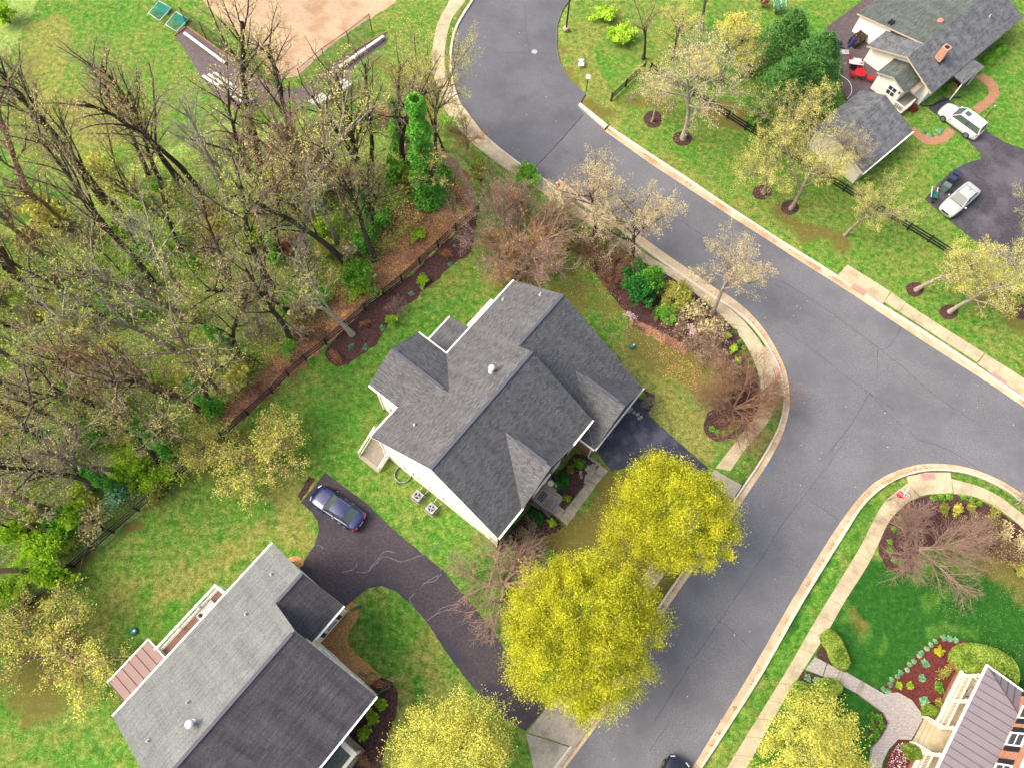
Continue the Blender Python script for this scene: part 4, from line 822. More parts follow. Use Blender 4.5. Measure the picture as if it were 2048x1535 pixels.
# pink metal porch roof in panels
PR = thing('porch_roof', None, None, parent=H2)
zp = lambda v: 3.4-.2*v
for i in range(6):
    a_ = .42+i*.6; mb = MB(); mb.slab([(a_+.01, 2.85, zp(2.85)), (a_+.01, -.35, zp(-.35)), (a_+.59, -.35, zp(-.35)), (a_+.59, 2.85, zp(2.85))], .05); mb.build('roof_panel', M['pinkmetal'], PR)
for i in range(7):
    a_ = .42+i*.6; mb = MB(); strip(mb, (a_, 2.85, zp(2.85)), (a_, -.35, zp(-.35)), .03, .06, 0, .02); mb.build('seam', plain('pink_seam', A(120, 88, 86)) if i == 0 else bpy.data.materials['pink_seam'], PR)
mb = MB(); mb.beam((.35, 2.9, 2.76), (4.1, 2.9, 2.76), .1, .16); mb.beam((4.08, 2.9, 2.76), (4.08, .3, 3.3), .1, .14); mb.build('eave_trim', M['white'], PR)
mb = MB(); mb.box((.6, -.4, 0), (3.85, 2.6, 2.8)); mb.build('porch_body', M['cream'], H2)
# deck
DK = thing('deck', None, None, parent=H2); dz = 2.55
for i in range(13):
    y0 = -.35+i*.15; mb = MB(); mb.box((4.15, y0, dz-.03), (9.75, y0+.142, dz+rng.uniform(-.002, .002))); mb.build('deck_board', M['deckwood'], DK)
mb = MB(); mb.box((4.1, 1.6, dz-.3), (9.8, 1.68, dz+.0)); mb.build('rim_joist', M['white'], DK)
mb = MB(); mb.beam((4.1, 1.72, dz+.95), (9.8, 1.72, dz+.95), .14, .05); mb.beam((4.1, 1.72, dz+.12), (9.8, 1.72, dz+.12), .08, .05); mb.beam((9.8, 1.72, dz+.95), (9.8, -.3, dz+.95), .14, .05); mb.beam((9.8, 1.72, dz+.12), (9.8, -.3, dz+.12), .08, .05); mb.build('handrail', M['white'], DK)
for x in (4.15, 6.05, 7.95, 9.8): mb = MB(); mb.box((x-.07, 1.65, 0), (x+.07, 1.79, dz+1.08)); mb.build('post', M['white'], DK)
mb = MB()
for i in range(44): x = 4.25+i*.127; mb.beam((x, 1.72, dz+.1), (x, 1.72, dz+.93), .03, .03)
for i in range(14): y = -.2+i*.14; mb.beam((9.8, y, dz+.1), (9.8, y, dz+.93), .03, .03)
b_ = mb.build('balusters', M['white'], DK); b_['kind'] = 'stuff'
def fw(H, x, y, z=0):
    a = H.rotation_euler.z; return (H.location.x+x*math.cos(a)-y*math.sin(a), H.location.y+x*math.sin(a)+y*math.cos(a), z)
t_ = thing('grill_cover', 'pale grey covered box with a black knob on the narrow back deck', 'deck box', fw(H2, 8.1, .95, dz), S(50.71))
mb = MB(); mb.box((-.75, -.4, 0), (.75, .4, .55)); mb.build('box', M['greyplastic'], t_); mb = MB(); mb.lathe([(.12, .55), (.14, .62), (.05, .66)], (-.5, .15, 0), 12); mb.lathe([(.1, .55), (.11, .62), (.04, .66)], (-.5, -.12, 0), 12); mb.build('knob', M['darkplastic'], t_)
# ------------------------------------------------------------------ porch house, lower right
H3 = house('red_brick_porch_house', 'brick house at the lower right corner with a white railed porch and metal porch roof', 'house', (1877, 1535), 2.9, 51.64)
w_ = MB(); BX = 7.9
wall(w_, (BX, -2.62), (-12, -2.62), 0, [(0, 6.2), (1, 6.2)], 0); wall(w_, (BX, -9), (BX, -2.62), 0, [(0, 6.2), (1, 6.2)], 0); w_.build('wall', [M['brick_orange']], H3)
roofslab(H3, [[(BX+.4, -3.2, 6.2), (-12, -3.2, 6.2), (-12, -8, 8.8), (BX+.4, -8, 8.8)]], [M['shingle'], M['white']])
mb = MB(); mb.box((-12, -3.2, 6.0), (BX+.4, -2.7, 6.15)); mb.build('soffit', M['white'], H3)
zp3 = lambda v: 2.95+.3*(-v)
PR = thing('porch_roof', None, None, parent=H3)
u = 8.35; nP = 34
hipu = lambda v: 8.35+v*.72          # hip line in plan (v negative)
for i in range(nP):
    a_ = 8.35-(i+1)*.6; b2 = a_+.58
    q = [(a_, 0), (b2, 0)]
    # clip panel by hip line u <= hipu(v)
    vmax_a = -2.62; 
    def vlim(uu): return max(-2.62, (uu-8.35)/.72) if uu > 8.35-2.62*.72 else -2.62
    pts = [(a_, 0), (b2, 0), (b2, vlim(b2))]+([(8.35-2.62*.72, -2.62)] if a_ < 8.35-2.62*.72 < b2 else [])+[(a_, vlim(a_))]
    p3 = [(x, y, zp3(y)) for x, y in pts]; mb = MB(); q3 = [np.array(p) for p in p3]
    if np.cross(q3[1]-q3[0], q3[2]-q3[0])[2] < 0: p3 = p3[::-1]
    mb.slab(p3, .04); mb.build('roof_panel', M['greymetal'], PR)
    mb = MB(); strip(mb, (a_-.01, 0, zp3(0)), (a_-.01, vlim(a_), zp3(vlim(a_))), .03, .06, 0, .02); mb.build('seam', M['darkplastic'] if False else plain('metal_seam', A(96, 90, 98)) if i == 0 else bpy.data.materials['metal_seam'], PR)
ze = lambda uu: 2.95+(8.35-uu)*.3/.72
for i in range(5):      # hip end panels run the other way
    v0, v1 = -i*.54, max(-(i+1)*.54+.015, -2.66)
    p3 = [(8.35, v0, 2.95), (8.35, v1, 2.95), (8.35+v1*.72, v1, zp3(v1)), (8.35+v0*.72, v0, zp3(v0))]
    q3 = [np.array(p) for p in p3]
    if i == 0: p3 = [(8.35, 0, 2.95), (8.35, v1, 2.95), (8.35+v1*.72, v1, zp3(v1))]; q3 = [np.array(p) for p in p3]
    if np.cross(q3[1]-q3[0], q3[2]-q3[0])[2] < 0: p3 = p3[::-1]
    mb = MB(); mb.slab(p3, .04); mb.build('roof_panel', M['greymetal'], PR)
    mb = MB(); strip(mb, (8.35, v1, 2.95), (8.35+v1*.72, v1, zp3(v1)), .03, .06, 0, .02); mb.build('seam', bpy.data.materials['metal_seam'], PR)
mb = MB(); strip(mb, (8.35, 0, 2.97), (8.35-2.62*.72, -2.62, zp3(-2.62)), .05, .06, 0, .03); mb.build('hip_cap', bpy.data.materials['metal_seam'], PR)
mb = MB(); mb.beam((-12, .08, 2.85), (8.42, .08, 2.85), .13, .15); mb.build('gutter', M['white'], PR); mb = MB(); mb.beam((8.44, .14, 2.86), (8.44, -2.75, 2.86), .13, .15); mb.build('gutter', M['white'], PR)
mb = MB(); mb.box((-12, -2.6, 2.45), (8.2, -.02, 2.8)); mb.build('porch_beam', M['creamwood'], H3)
mb = MB(); mb.box((-12, -2.6, .05), (7.75, .18, .6)); mb.build('porch_floor', M['concrete'], H3)
mb = MB(); mb.box((3.15, .181, .45), (7.85, .38, .62)); mb.build('porch_trim', M['creamwood'], H3); mb = MB(); mb.box((-12, .181, .45), (.95, .38, .62)); mb.build('porch_trim', M['creamwood'], H3)
mb = MB(); mb.box((3.15, .19, 0), (7.8, .42, .44)); mb.box((-12, .19, 0), (.95, .42, .44)); fb = mb.build('foundation', M['brick_path'], H3); fb['kind'] = 'stuff'
for x in (7.6, 5.4, 3.15, .95, -1.4, -3.6): mb = MB(); mb.box((x-.1, -.1, .6), (x+.1, .1, 2.5)); mb.box((x-.14, -.14, .6), (x+.14, .14, .75)); mb.box((x-.14, -.14, 2.35), (x+.14, .14, 2.46)); mb.build('column', M['creamwood'], H3)
for a_, b2 in ((7.6, 5.4), (5.4, 3.15), (.95, -1.4), (-1.4, -3.6)):
    railing(H3, (a_-.1, 0), (b2+.1, 0), .6, .9, M['creamwood'], 17, post=False, r=.032)
railing(H3, (7.6, -.1), (7.6, -2.4), .6, .9, M['creamwood'], 16, post=False, r=.032)
for k in range(3): mb = MB(); mb.box((1.0, .18+k*.26, 0), (3.1, .18+(k+1)*.26, .6-.15*(k+1)+.03)); mb.build('step', M['concrete'], H3)
for x in (.98, 3.12):
    mb = MB(); mb.beam((x, 0, 1.5), (x, 1.1, .95), .1, .07); mb.beam((x, 0, .75), (x, 1.1, .2), .06, .06); mb.box((x-.06, 1.04, .2), (x+.06, 1.16, 1.05))
    for k in range(6): y = .12+k*.16; mb.beam((x, y, .7-y*.5), (x, y, 1.45-y*.5), .03, .03)
    mb.build('stair_rail', M['creamwood'], H3)
for u in (6.6, 4.45, 2.0, -.4): window(H3, (u, -2.62, 4.75), (1, 0), (0, 1), .95, 1.6, shut=M['black_shutter'], sash=1)
for u in (6.4, 4.2, -.4): window(H3, (u, -2.62, 1.7), (1, 0), (0, 1), .95, 1.5, shut=M['black_shutter'])
mb = MB(); mb.box((1.5, -2.66, .6), (2.5, -2.6, 2.4)); mb.build('front_door', M['red_shutter'], H3)
t_ = thing('wicker_table', 'round pale table with dark rim standing on the railed brick house porch', 'table', fw(H3, 6.6, -.75, .6), 0)
mb = MB(); mb.lathe([(.45, .68), (.46, .72), (.45, .74)], (0, 0, 0), 24); mb.build('tabletop', M['greywood'], t_)
for a_ in (0.6, 2.2, 3.7, 5.3): mb = MB(); mb.beam((.3*math.cos(a_), .3*math.sin(a_), 0), (.25*math.cos(a_), .25*math.sin(a_), .68), .04, .04); mb.build('leg', M['darkplastic'], t_)
# ------------------------------------------------------------------ ranch house, upper right
H4 = house('cream_ranch_house', 'cream clapboard house in the upper right with a chimney and grey roof', 'house', (1863, 187), 2.7, 40.55)
HR = 4.3; k4 = (HR-2.7)/4.1
w_ = MB()
wall(w_, (.9, 8.1), (.9, .5), 0, [(0, 2.7), (4.0/7.6, HR-.1), (1, 2.85)], 0)
wall(w_, (.9, .5), (16, .5), 0, [(0, 2.8), (1, 2.8)], 0); wall(w_, (16, .5), (16, 11.6), 0, [(0, 2.8), (.4, HR-.1), (1, 2.7)], 0)
wall(w_, (3.25, 11.6), (3.25, 7.9), 0, [(0, 2.7), (1, 3.45)], 0); wall(w_, (16, 11.6), (3.25, 11.6), 0, [(0, 2.7), (1, 2.7)], 0); wall(w_, (3.25, 8.1), (.9, 8.1), 0, [(0, 2.6), (1, 2.6)], 0)
# small side wing
wall(w_, (-1.6, 5.2), (-1.6, 2.2), 0, [(0, 2.5), (.5, 3.1), (1, 2.5)], 0); wall(w_, (-1.6, 2.2), (.9, 2.2), 0, [(0, 2.5), (1, 2.5)], 0); wall(w_, (.9, 5.2), (-1.6, 5.2), 0, [(0, 2.5), (1, 2.5)], 0)
w_.build('wall', [M['cream']], H4)
k4b = (HR-2.7)/7.8
roofslab(H4, [[(0, 0, 2.7), (16.3, 0, 2.7), (16.3, 4.1, HR), (0, 4.1, HR)], [(0, 4.1, HR), (3.4, 4.1, HR), (3.4, 8.35, HR-4.25*k4), (0, 8.35, HR-4.25*k4)]], [M['shingle_b'], M['tan']])
roofslab(H4, [[(2.8, 4.1, HR+.01), (16.3, 4.1, HR+.01), (16.3, 11.9, 2.7), (2.8, 11.9, 2.7)]], [M['shingle_green'], M['tan']], 'rear_roof')
roofslab(H4, [[(-2.0, 5.4, 2.62), (-2.0, 3.65, 3.25), (.95, 3.65, 3.25), (.95, 5.4, 2.62)], [(-2.0, 1.9, 2.62), (.95, 1.9, 2.62), (.95, 3.65, 3.25), (-2.0, 3.65, 3.25)]], [M['shingle_green'], M['tan']], 'wing_roof')
mb = MB(); mb.slab([(3.9, -1.35, 2.5), (7.5, -1.4, 2.5), (7.3, .5, 2.62), (3.9, .5, 2.62)], .12); mb.build('porch_roof', M['shingle_b'], H4)
for x in (4.1, 7.2): mb = MB(); mb.beam((x, -1.2, 0), (x, -1.2, 2.4), .1, .1); mb.build('porch_post', M['white'], H4)
mb = MB(); mb.box((3.0, 1.75, 3.2), (3.75, 2.5, 5.0)); mb.build('chimney', brickmat('pale_chimney_brick', A(214, 150, 120), A(230, 176, 148), A(226, 190, 168)), H4)
mb = MB(); mb.box((3.15, 1.9, 5.0), (3.6, 2.35, 5.02)); mb.build('flue', M['darkplastic'], H4); mb = MB(); mb.box((2.9, 1.65, 3.25), (3.85, 2.6, 3.5)); mb.build('flashing', M['darkplastic'], H4)
mb = MB(); mb.box((6.3, 6.0, 3.6), (6.9, 6.5, 4.1)); mb.build('skylight_box', M['darkplastic'], H4) if False else None
mb = MB(); mb.lathe([(.3, 0), (.33, .2), (.28, .28)], (6.8, 5.0, 4.1), 14); mb.build('roof_fan', M['pinkspray'], H4)
mb = MB(); mb.box((2.6+.6, 8.2, 3.5), (3.9, 8.35, 3.68)); mb.box((3.2, 8.5, 3.46), (3.9, 8.65, 3.64)); mb.build('roof_vent', M['darkplastic'], H4)
vent_pipe(H4, 12.3, 2.2, 3.5)
window(H4, (-1.6, 3.15, 1.55), (0, 1), (-1, 0), 1.0, 1.15, sash=2)
mb = MB(); mb.box((-1.75, 2.3, 1.9), (-1.6, 2.42, 2.1)); mb.build('wall_lamp', M['darkplastic'], H4)
mb = MB(); mb.slab([(-.9, 1.25, 2.25), (.9, 1.25, 2.3), (.9, 2.15, 2.4), (-.9, 2.15, 2.35)], .08); mb.build('door_canopy', M['greywood'], H4)
for k in range(3): mb = MB(); mb.box((-2.2+k*.3, .9, 0), (-1.9+k*.3, 2.1, .2*(k+1))); mb.build('entry_step', M['greywood'], H4)
mb = MB(); mb.box((-1.3, .9, 0), (.88, 2.1, .6)); mb.build('entry_landing', M['greywood'], H4)
railing(H4, (-1.9, .9), (-.4, .9), .5, .9, M['white'], 8, r=.03); railing(H4, (-1.95, 2.1), (-1.95, 1.0), .4, .8, M['white'], 5, r=.03)
for x in (2.4, 9.5, 13): window(H4, (x, .5, 1.6), (1, 0), (0, -1), 1.1, 1.2)
# detached garage
H5 = thing('cream_garage', 'cream gabled garage with a grey roof behind the pale budding tree, upper right', 'garage', (H4.location.x, H4.location.y, 0), S(40.55))
w_ = MB(); wall(w_, (-12.45, 4.6), (-12.45, -1.38), 0, [(0, 2.45), (.37, 3.5), (1, 2.25)], 0); wall(w_, (-5.3, -1.38), (-5.3, 4.6), 0, [(0, 2.25), (.63, 3.5), (1, 2.45)], 0)
wall(w_, (-12.45, -1.38), (-5.3, -1.38), 0, [(0, 2.3), (1, 2.3)], 0); wall(w_, (-5.3, 4.6), (-12.45, 4.6), 0, [(0, 2.5), (1, 2.5)], 0); w_.build('wall', [M['creamwood']], H5)
roofslab(H5, [[(-12.95, -1.68, 2.35), (-4.95, -1.68, 2.35), (-4.95, 2.6, 3.68), (-12.95, 2.6, 3.68)], [(-12.95, 2.6, 3.68), (-4.95, 2.6, 3.68), (-4.95, 5.0, 2.5), (-12.95, 5.0, 2.5)]], [M['shingle_b'], M['creamwood']])
mb = MB(); strip(mb, (-12.95, -1.75, 2.28), (-4.95, -1.75, 2.28), .1, .1); mb.build('gutter', M['white'], H5)
# ranch deck
DKP = [(1624, 81), (1671, 40), (1735, -6), (1790, -40), (1812, -20), (1790, 60), (1800, 120), (1790, 190), (1720, 215), (1693, 200), (1678, 160), (1655, 110)]
wpts = [p[:2] for p in PP(DKP, .3)]
a = S(40.55); ca, sa = math.cos(a), math.sin(a)
loc = [((x-H4.location.x)*ca+(y-H4.location.y)*sa, -(x-H4.location.x)*sa+(y-H4.location.y)*ca) for x, y in wpts]
DK4 = thing('ranch_deck', 'wide grey board deck behind the cream ranch house with red furniture', 'deck', (H4.location.x, H4.location.y, 0), S(40.55))
def cliprow(poly, y):
    xs = []
    for (x0, y0), (x1, y1) in zip(poly, poly[1:]+poly[:1]):
        if (y0 > y) != (y1 > y): xs.append(x0+(x1-x0)*(y-y0)/(y1-y0))
    return sorted(xs)
ymin, ymax = min(p[1] for p in loc), max(p[1] for p in loc); y = ymin+.07
while y < ymax:
    xs = cliprow(loc, y)
    for q in range(0, len(xs)-1, 2):
        if xs[q+1]-xs[q] > .2: mb = MB(); mb.box((xs[q], y-.07, .24), (xs[q+1], y+.068, .3+rng.uniform(-.004, .004))); mb.build('deck_board', M['greydeck'], DK4)
    y += .145
print('buildings ok')
# ================================================================== VEGETATION
def unit(a): return a/(np.linalg.norm(a, axis=-1, keepdims=True)+1e-9)
def tubes(PL, RD, n):
    """PL (m,k,3) polylines, RD (m,k) radii -> verts, quads"""
    m_, k, _ = PL.shape; T = unit(np.gradient(PL, axis=1)); ref = unit(np.random.default_rng(1).normal(size=(m_, 1, 3)))
    U = unit(np.cross(T, np.broadcast_to(ref, T.shape))); W = np.cross(T, U); a = np.arange(n)*2*np.pi/n
    V_ = PL[:, :, None, :]+(U[:, :, None, :]*np.cos(a)[:, None]+W[:, :, None, :]*np.sin(a)[:, None])*RD[:, :, None, None]
    i = np.arange(m_*k*n).reshape(m_, k, n); j = np.roll(i, -1, axis=2)
    F_ = np.stack([i[:, :-1], j[:, :-1], j[:, 1:], i[:, 1:]], -1).reshape(-1, 4)
    return V_.reshape(-1, 3), F_
def grow(seed, trunk_len, trunk_r, levels, lean=0.05, wig=.12, stems=1, stem_ang=.3, k0=8):
    """levels: (children, t0, t1, angle deg, length ratio, up, points, gravity)"""
    r = np.random.default_rng(seed); out = []
    ang = r.uniform(0, 6.28, stems)+np.arange(stems)*6.28/stems*(stems > 1)
    d = unit(np.stack([np.cos(ang)*stem_ang*(stems > 1)+r.normal(0, lean, stems), np.sin(ang)*stem_ang*(stems > 1)+r.normal(0, lean, stems), np.ones(stems)], -1))
    st = np.zeros((stems, 3)); st[:, :2] = np.stack([np.cos(ang), np.sin(ang)], -1)*.12*(stems > 1)
    L = trunk_len*r.uniform(.85, 1.1, stems)
    def poly(st, d, L, k, wg, up):
        n = len(st); PL = np.zeros((n, k, 3)); PL[:, 0] = st; dd = d.copy(); w1 = r.normal(size=(n, 3))
        for i in range(1, k):
            dd = unit(dd+(r.normal(size=(n, 3))*.6+w1*.4)*wg+np.array([0, 0, up])/k); PL[:, i] = PL[:, i-1]+dd*(L/(k-1))[:, None]
        return PL
    PL = poly(st, d, L, k0, wig*.7, .1); R0 = np.full(stems, trunk_r); tap = np.linspace(1, .35, k0); RD = R0[:, None]*tap[None]; RD[:, 0] *= 1.35
    out.append((PL, RD))
    for (c, t0, t1, an, ratio, up, k) in levels:
        n = len(PL); kk = PL.shape[1]; t = np.tile(t0+(t1-t0)*(np.arange(c)+.5)/c, (n, 1))+r.uniform(-.5, .5, (n, c))*(t1-t0)/c; t = np.clip(t, 0, .999)
        f = t*(kk-1); i = f.astype(int); fr = (f-i)[..., None]; idx_ = np.arange(n)[:, None]
        P0 = PL[idx_, i]*(1-fr)+PL[idx_, i+1]*fr; T = unit(PL[idx_, i+1]-PL[idx_, i]); rad = RD[idx_, i]
        ph = r.uniform(0, 6.28, (n, 1))+np.arange(c)[None]*2.4+r.uniform(-.4, .4, (n, c)); a_ = np.radians(an+r.normal(0, 9, (n, c)))
        ref = np.where(np.abs(T[..., 2:3]) < .9, np.array([0, 0, 1.]), np.array([1., 0, 0])); U = unit(np.cross(T, ref)); W = np.cross(T, U)
        D = T*np.cos(a_)[..., None]+(U*np.cos(ph)[..., None]+W*np.sin(ph)[..., None])*np.sin(a_)[..., None]
        D = unit(D+np.array([0, 0, up])*.5)
        Lc = (L[:, None]*ratio*(1.1-.55*t)*r.uniform(.7, 1.25, (n, c))).ravel()
        st = P0.reshape(-1, 3); D = D.reshape(-1, 3); PL = poly(st, D, Lc, k, wig, up*.6); L = Lc
        rr_ = np.minimum(rad.ravel()*.62, .006+L*.017); RD = rr_[:, None]*np.linspace(1, .3, k)[None]; out.append((PL, RD))
    return out
def wood_mesh(name, lv, sides):
    Vs, Fs, o_ = [], [], 0
    for (PL, RD), n in zip(lv, sides):
        V_, F_ = tubes(PL, np.maximum(RD, .005), n); Vs.append(V_); Fs.append(F_+o_); o_ += len(V_)
    me_ = mesh_np(name, np.vstack(Vs), np.vstack(Fs), smooth=True); me_.materials.append(M['bark']); return me_
def along(lv, n, r, lo=.2, spread=.05):
    PL = lv[-1][0]; i = r.integers(0, len(PL), n); t = r.uniform(lo, 1, n)*(PL.shape[1]-1); a = np.minimum(t.astype(int), PL.shape[1]-2); f = (t-a)[:, None]
    return PL[i, a]*(1-f)+PL[i, a+1]*f+r.normal(0, spread, (n, 3))
TPL = {}
def template(key, lv, split, nleaf=0, lsize=.08, lspread=.06, tilt=.8, sides=(7, 5, 4, 3, 3), lo=.2):
    r = np.random.default_rng(abs(hash(key)) % 1000 if False else sum(map(ord, key)))
    t_ = {'trunk': wood_mesh(key+'_trunk', lv[:split], sides), 'twigs': wood_mesh(key+'_twigs', lv[split:], sides[split:])}
    if nleaf:
        C = along(lv, nleaf, r, lo, lspread); V_, F_ = quads(C, lsize, tilt, .8); t_['leaves'] = mesh_np(key+'_leaves', V_, F_); t_['leaves'].materials.append(M['green'])
    TPL[key] = t_
def slotmat(o, mat): s = o.material_slots[0]; s.link = 'OBJECT'; s.material = mat
crown_dark = False
def tree(key, name, label, cat_, px, bark='bark', leaf=None, s=1.0, rot=None, group=None, lean=(0, 0), sz=1.0, z=0.0, xy=None, leafpart='leaves'):
    q = P(*px, 0) if xy is None else (*xy, 0)
    t_ = thing(name, label, cat_, (q[0], q[1], z), rng.uniform(0, 6.28) if rot is None else rot, group)
    t_.rotation_euler.x = lean[0]; t_.rotation_euler.y = lean[1]; t_.scale = (s, s, s*sz)
    T_ = TPL[key]; o = link('trunk', T_['trunk'], t_); slotmat(o, M[bark]); o = link('crown', T_['twigs'], t_); slotmat(o, M[{'bark': 'twig_dark' if crown_dark else 'twig'}.get(bark, bark)])
    if 'leaves' in T_ and leaf: o = link(leafpart, T_['leaves'], t_); slotmat(o, M[leaf])
    return t_
# tall woodland trees
for i in range(5):
    template(f'tall{i}', grow(20+i, 12.5+i*.4, .2+.02*i, [(14, .36, 1, 34, .38, .35, 6), (8, .2, 1, 42, .45, .15, 4), (5, .15, 1, 45, .5, .1, 3)], .05, .15), 2, 1300, .08, .06)
for i in range(3):
    template(f'fork{i}', grow(40+i, 6.0, .22, [(5, .55, 1, 30, .95, .5, 7), (9, .2, 1, 38, .38, .2, 4), (6, .15, 1, 42, .48, .1, 3), ], .05, .12), 2, 1000, .08, .05)
template('thin0', grow(50, 8.5, .08, [(10, .35, 1, 36, .3, .3, 4), (6, .2, 1, 42, .42, .1, 3)], .08, .12), 1, 700, .1, .05)
template('thin1', grow(51, 7.5, .07, [(9, .3, 1, 40, .34, .3, 4), (6, .2, 1, 42, .42, .1, 3)], .1, .14), 1, 900, .1, .05)
# spreading street trees
for i in range(3):
    template(f'street{i}', grow(60+i, 4.0, .15, [(9, .42, 1, 55, 1.0, .3, 6), (9, .15, 1, 42, .5, .2, 4), (8, .1, 1, 42, .48, .1, 3)], .03, .1), 2, 8000, .052, .08)
for i in range(2):
    template(f'vase{i}', grow(70+i, 3.2, .07, [(9, .15, 1, 36, .75, .18, 5), (8, .15, 1, 38, .55, .1, 4), (8, .15, 1, 38, .55, 0, 3)], .05, .1, stems=9, stem_ang=1.0), 2, 2600, .045, .08)
template('sprawl', grow(80, 1.9, .06, [(8, .15, 1, 40, .85, .1, 5), (8, .15, 1, 44, .6, .05, 4), (8, .15, 1, 40, .5, 0, 3)], .1, .16, stems=7, stem_ang=1.1), 2, 500, .07, .05)
template('airy', grow(82, 3.4, .1, [(8, .3, 1, 50, .8, .3, 5), (8, .15, 1, 44, .5, .15, 4), (6, .2, 1, 40, .5, 0, 3)], .05, .12, stems=5, stem_ang=.75), 2, 12000, .085, .12)
template('twiggy', grow(84, .9, .02, [(9, .1, 1, 40, .8, .1, 4), (7, .15, 1, 40, .6, .05, 3)], .1, .2, stems=9, stem_ang=.9), 1, 500, .06, .05, sides=(4, 3, 3, 3))
# full-leaved crowns from many leaf sprays
def crown_pts(seed, R, Hh, z0, nclump, per, cr, lob=.16, inner=.45, skirt=0):
    r = np.random.default_rng(seed); d = unit(r.normal(size=(nclump, 3))); d[:, 2] = np.where(d[:, 2] < -.35, -d[:, 2], d[:, 2])
    lobes = unit(r.normal(size=(14, 3))); lb = (np.maximum(0, d@lobes.T-.72).sum(1))*2.4
    rad = (inner+(1-inner)*r.random(nclump)**.5)*(1-lob+lob*np.minimum(lb, 1.6))
    C = d*rad[:, None]*np.array([R, R, Hh/2])+np.array([0, 0, z0+Hh/2])
    out = []; nr = []
    for c, dd in zip(C, d):
        n = int(per*r.uniform(.6, 1.3)); s = cr*r.uniform(.6, 1.3); q = np.clip(r.normal(size=(n, 3)), -1.5, 1.5)*np.array([s, s, s*.55])*.55
        q += dd*r.normal(0, s*.35, n)[:, None]+np.array([0, 0, -.06])*s; out.append(c+q)
    return np.vstack(out)
def leafy(key, seed, R, Hh, z0, nclump, per, cr, ls, trunk_len, trunk_r, lob=.16, inner=.45):
    lv = grow(seed, trunk_len, trunk_r, [(8, .35, 1, 45, .75, .5, 6), (7, .25, 1, 42, .5, .2, 4), (4, .3, 1, 40, .5, .1, 3)], .03, .1)
    PL_all = lv
    t_ = {'trunk': wood_mesh(key+'_trunk', lv[:2], (8, 6)), 'twigs': wood_mesh(key+'_twigs', lv[2:], (4, 3))}
    C = crown_pts(seed, R, Hh, z0, nclump, per, cr, lob, inner); V_, F_ = quads(C, ls, .75, .75); t_['leaves'] = mesh_np(key+'_leaves', V_, F_); t_['leaves'].materials.append(M['green']); TPL[key] = t_
leafy('maple0', 90, 5.6, 8.6, 2.4, 430, 400, .7, .095, 6.6, .22, .16, .55)
leafy('maple1', 91, 4.7, 7.6, 2.4, 340, 390, .68, .095, 6.0, .2, .2, .55)
leafy('maple2', 92, 4.7, 6.2, 2.2, 420, 130, .6, .1, 5.0, .16, .4, .3)
def treeat(key, name, label, cat_, cpx, zmid, bark, leaf, s=1.0, group=None, **kw):
    q = P(*cpx, zmid); return tree(key, name, label, cat_, None, bark, leaf, s, group=group, xy=(q[0], q[1]), **kw)
treeat('maple0', 'leafy_tree', 'largest yellow-green leafy tree, by the street between the two driveways', 'tree', (1163, 1262), 6.8, 'bark', 'yellowgreen', 1.0)
treeat('maple1', 'leafy_tree', 'yellow-green leafy tree at the street end of the brick house driveway', 'tree', (1332, 1028), 6.4, 'bark', 'yellowgreen', 1.0)
treeat('maple2', 'leafy_tree', 'yellow leafy tree at the bottom edge between the lower left house and its driveway', 'tree', (928, 1500), 5.2, 'bark_grey', 'yellow', 1.0)
treeat('maple2', 'leafy_tree', 'yellow leafy tree at the bottom edge beside the grey paver walk', 'tree', (1636, 1530), 5.0, 'bark_grey', 'yellow', .95)
treeat('airy', 'budding_tree', 'airy yellow budding tree by the wooden fence corner of the back lawn', 'tree', (462, 880), 4.4, 'bark_pink', 'yellow', 1.45, sz=.75)
treeat('airy', 'budding_tree', 'yellow and purple budding tree near the left edge beyond the back lawn', 'tree', (70, 1310), 4.2, 'bark_pink', 'yellow', 1.5, rot=2, sz=.7)
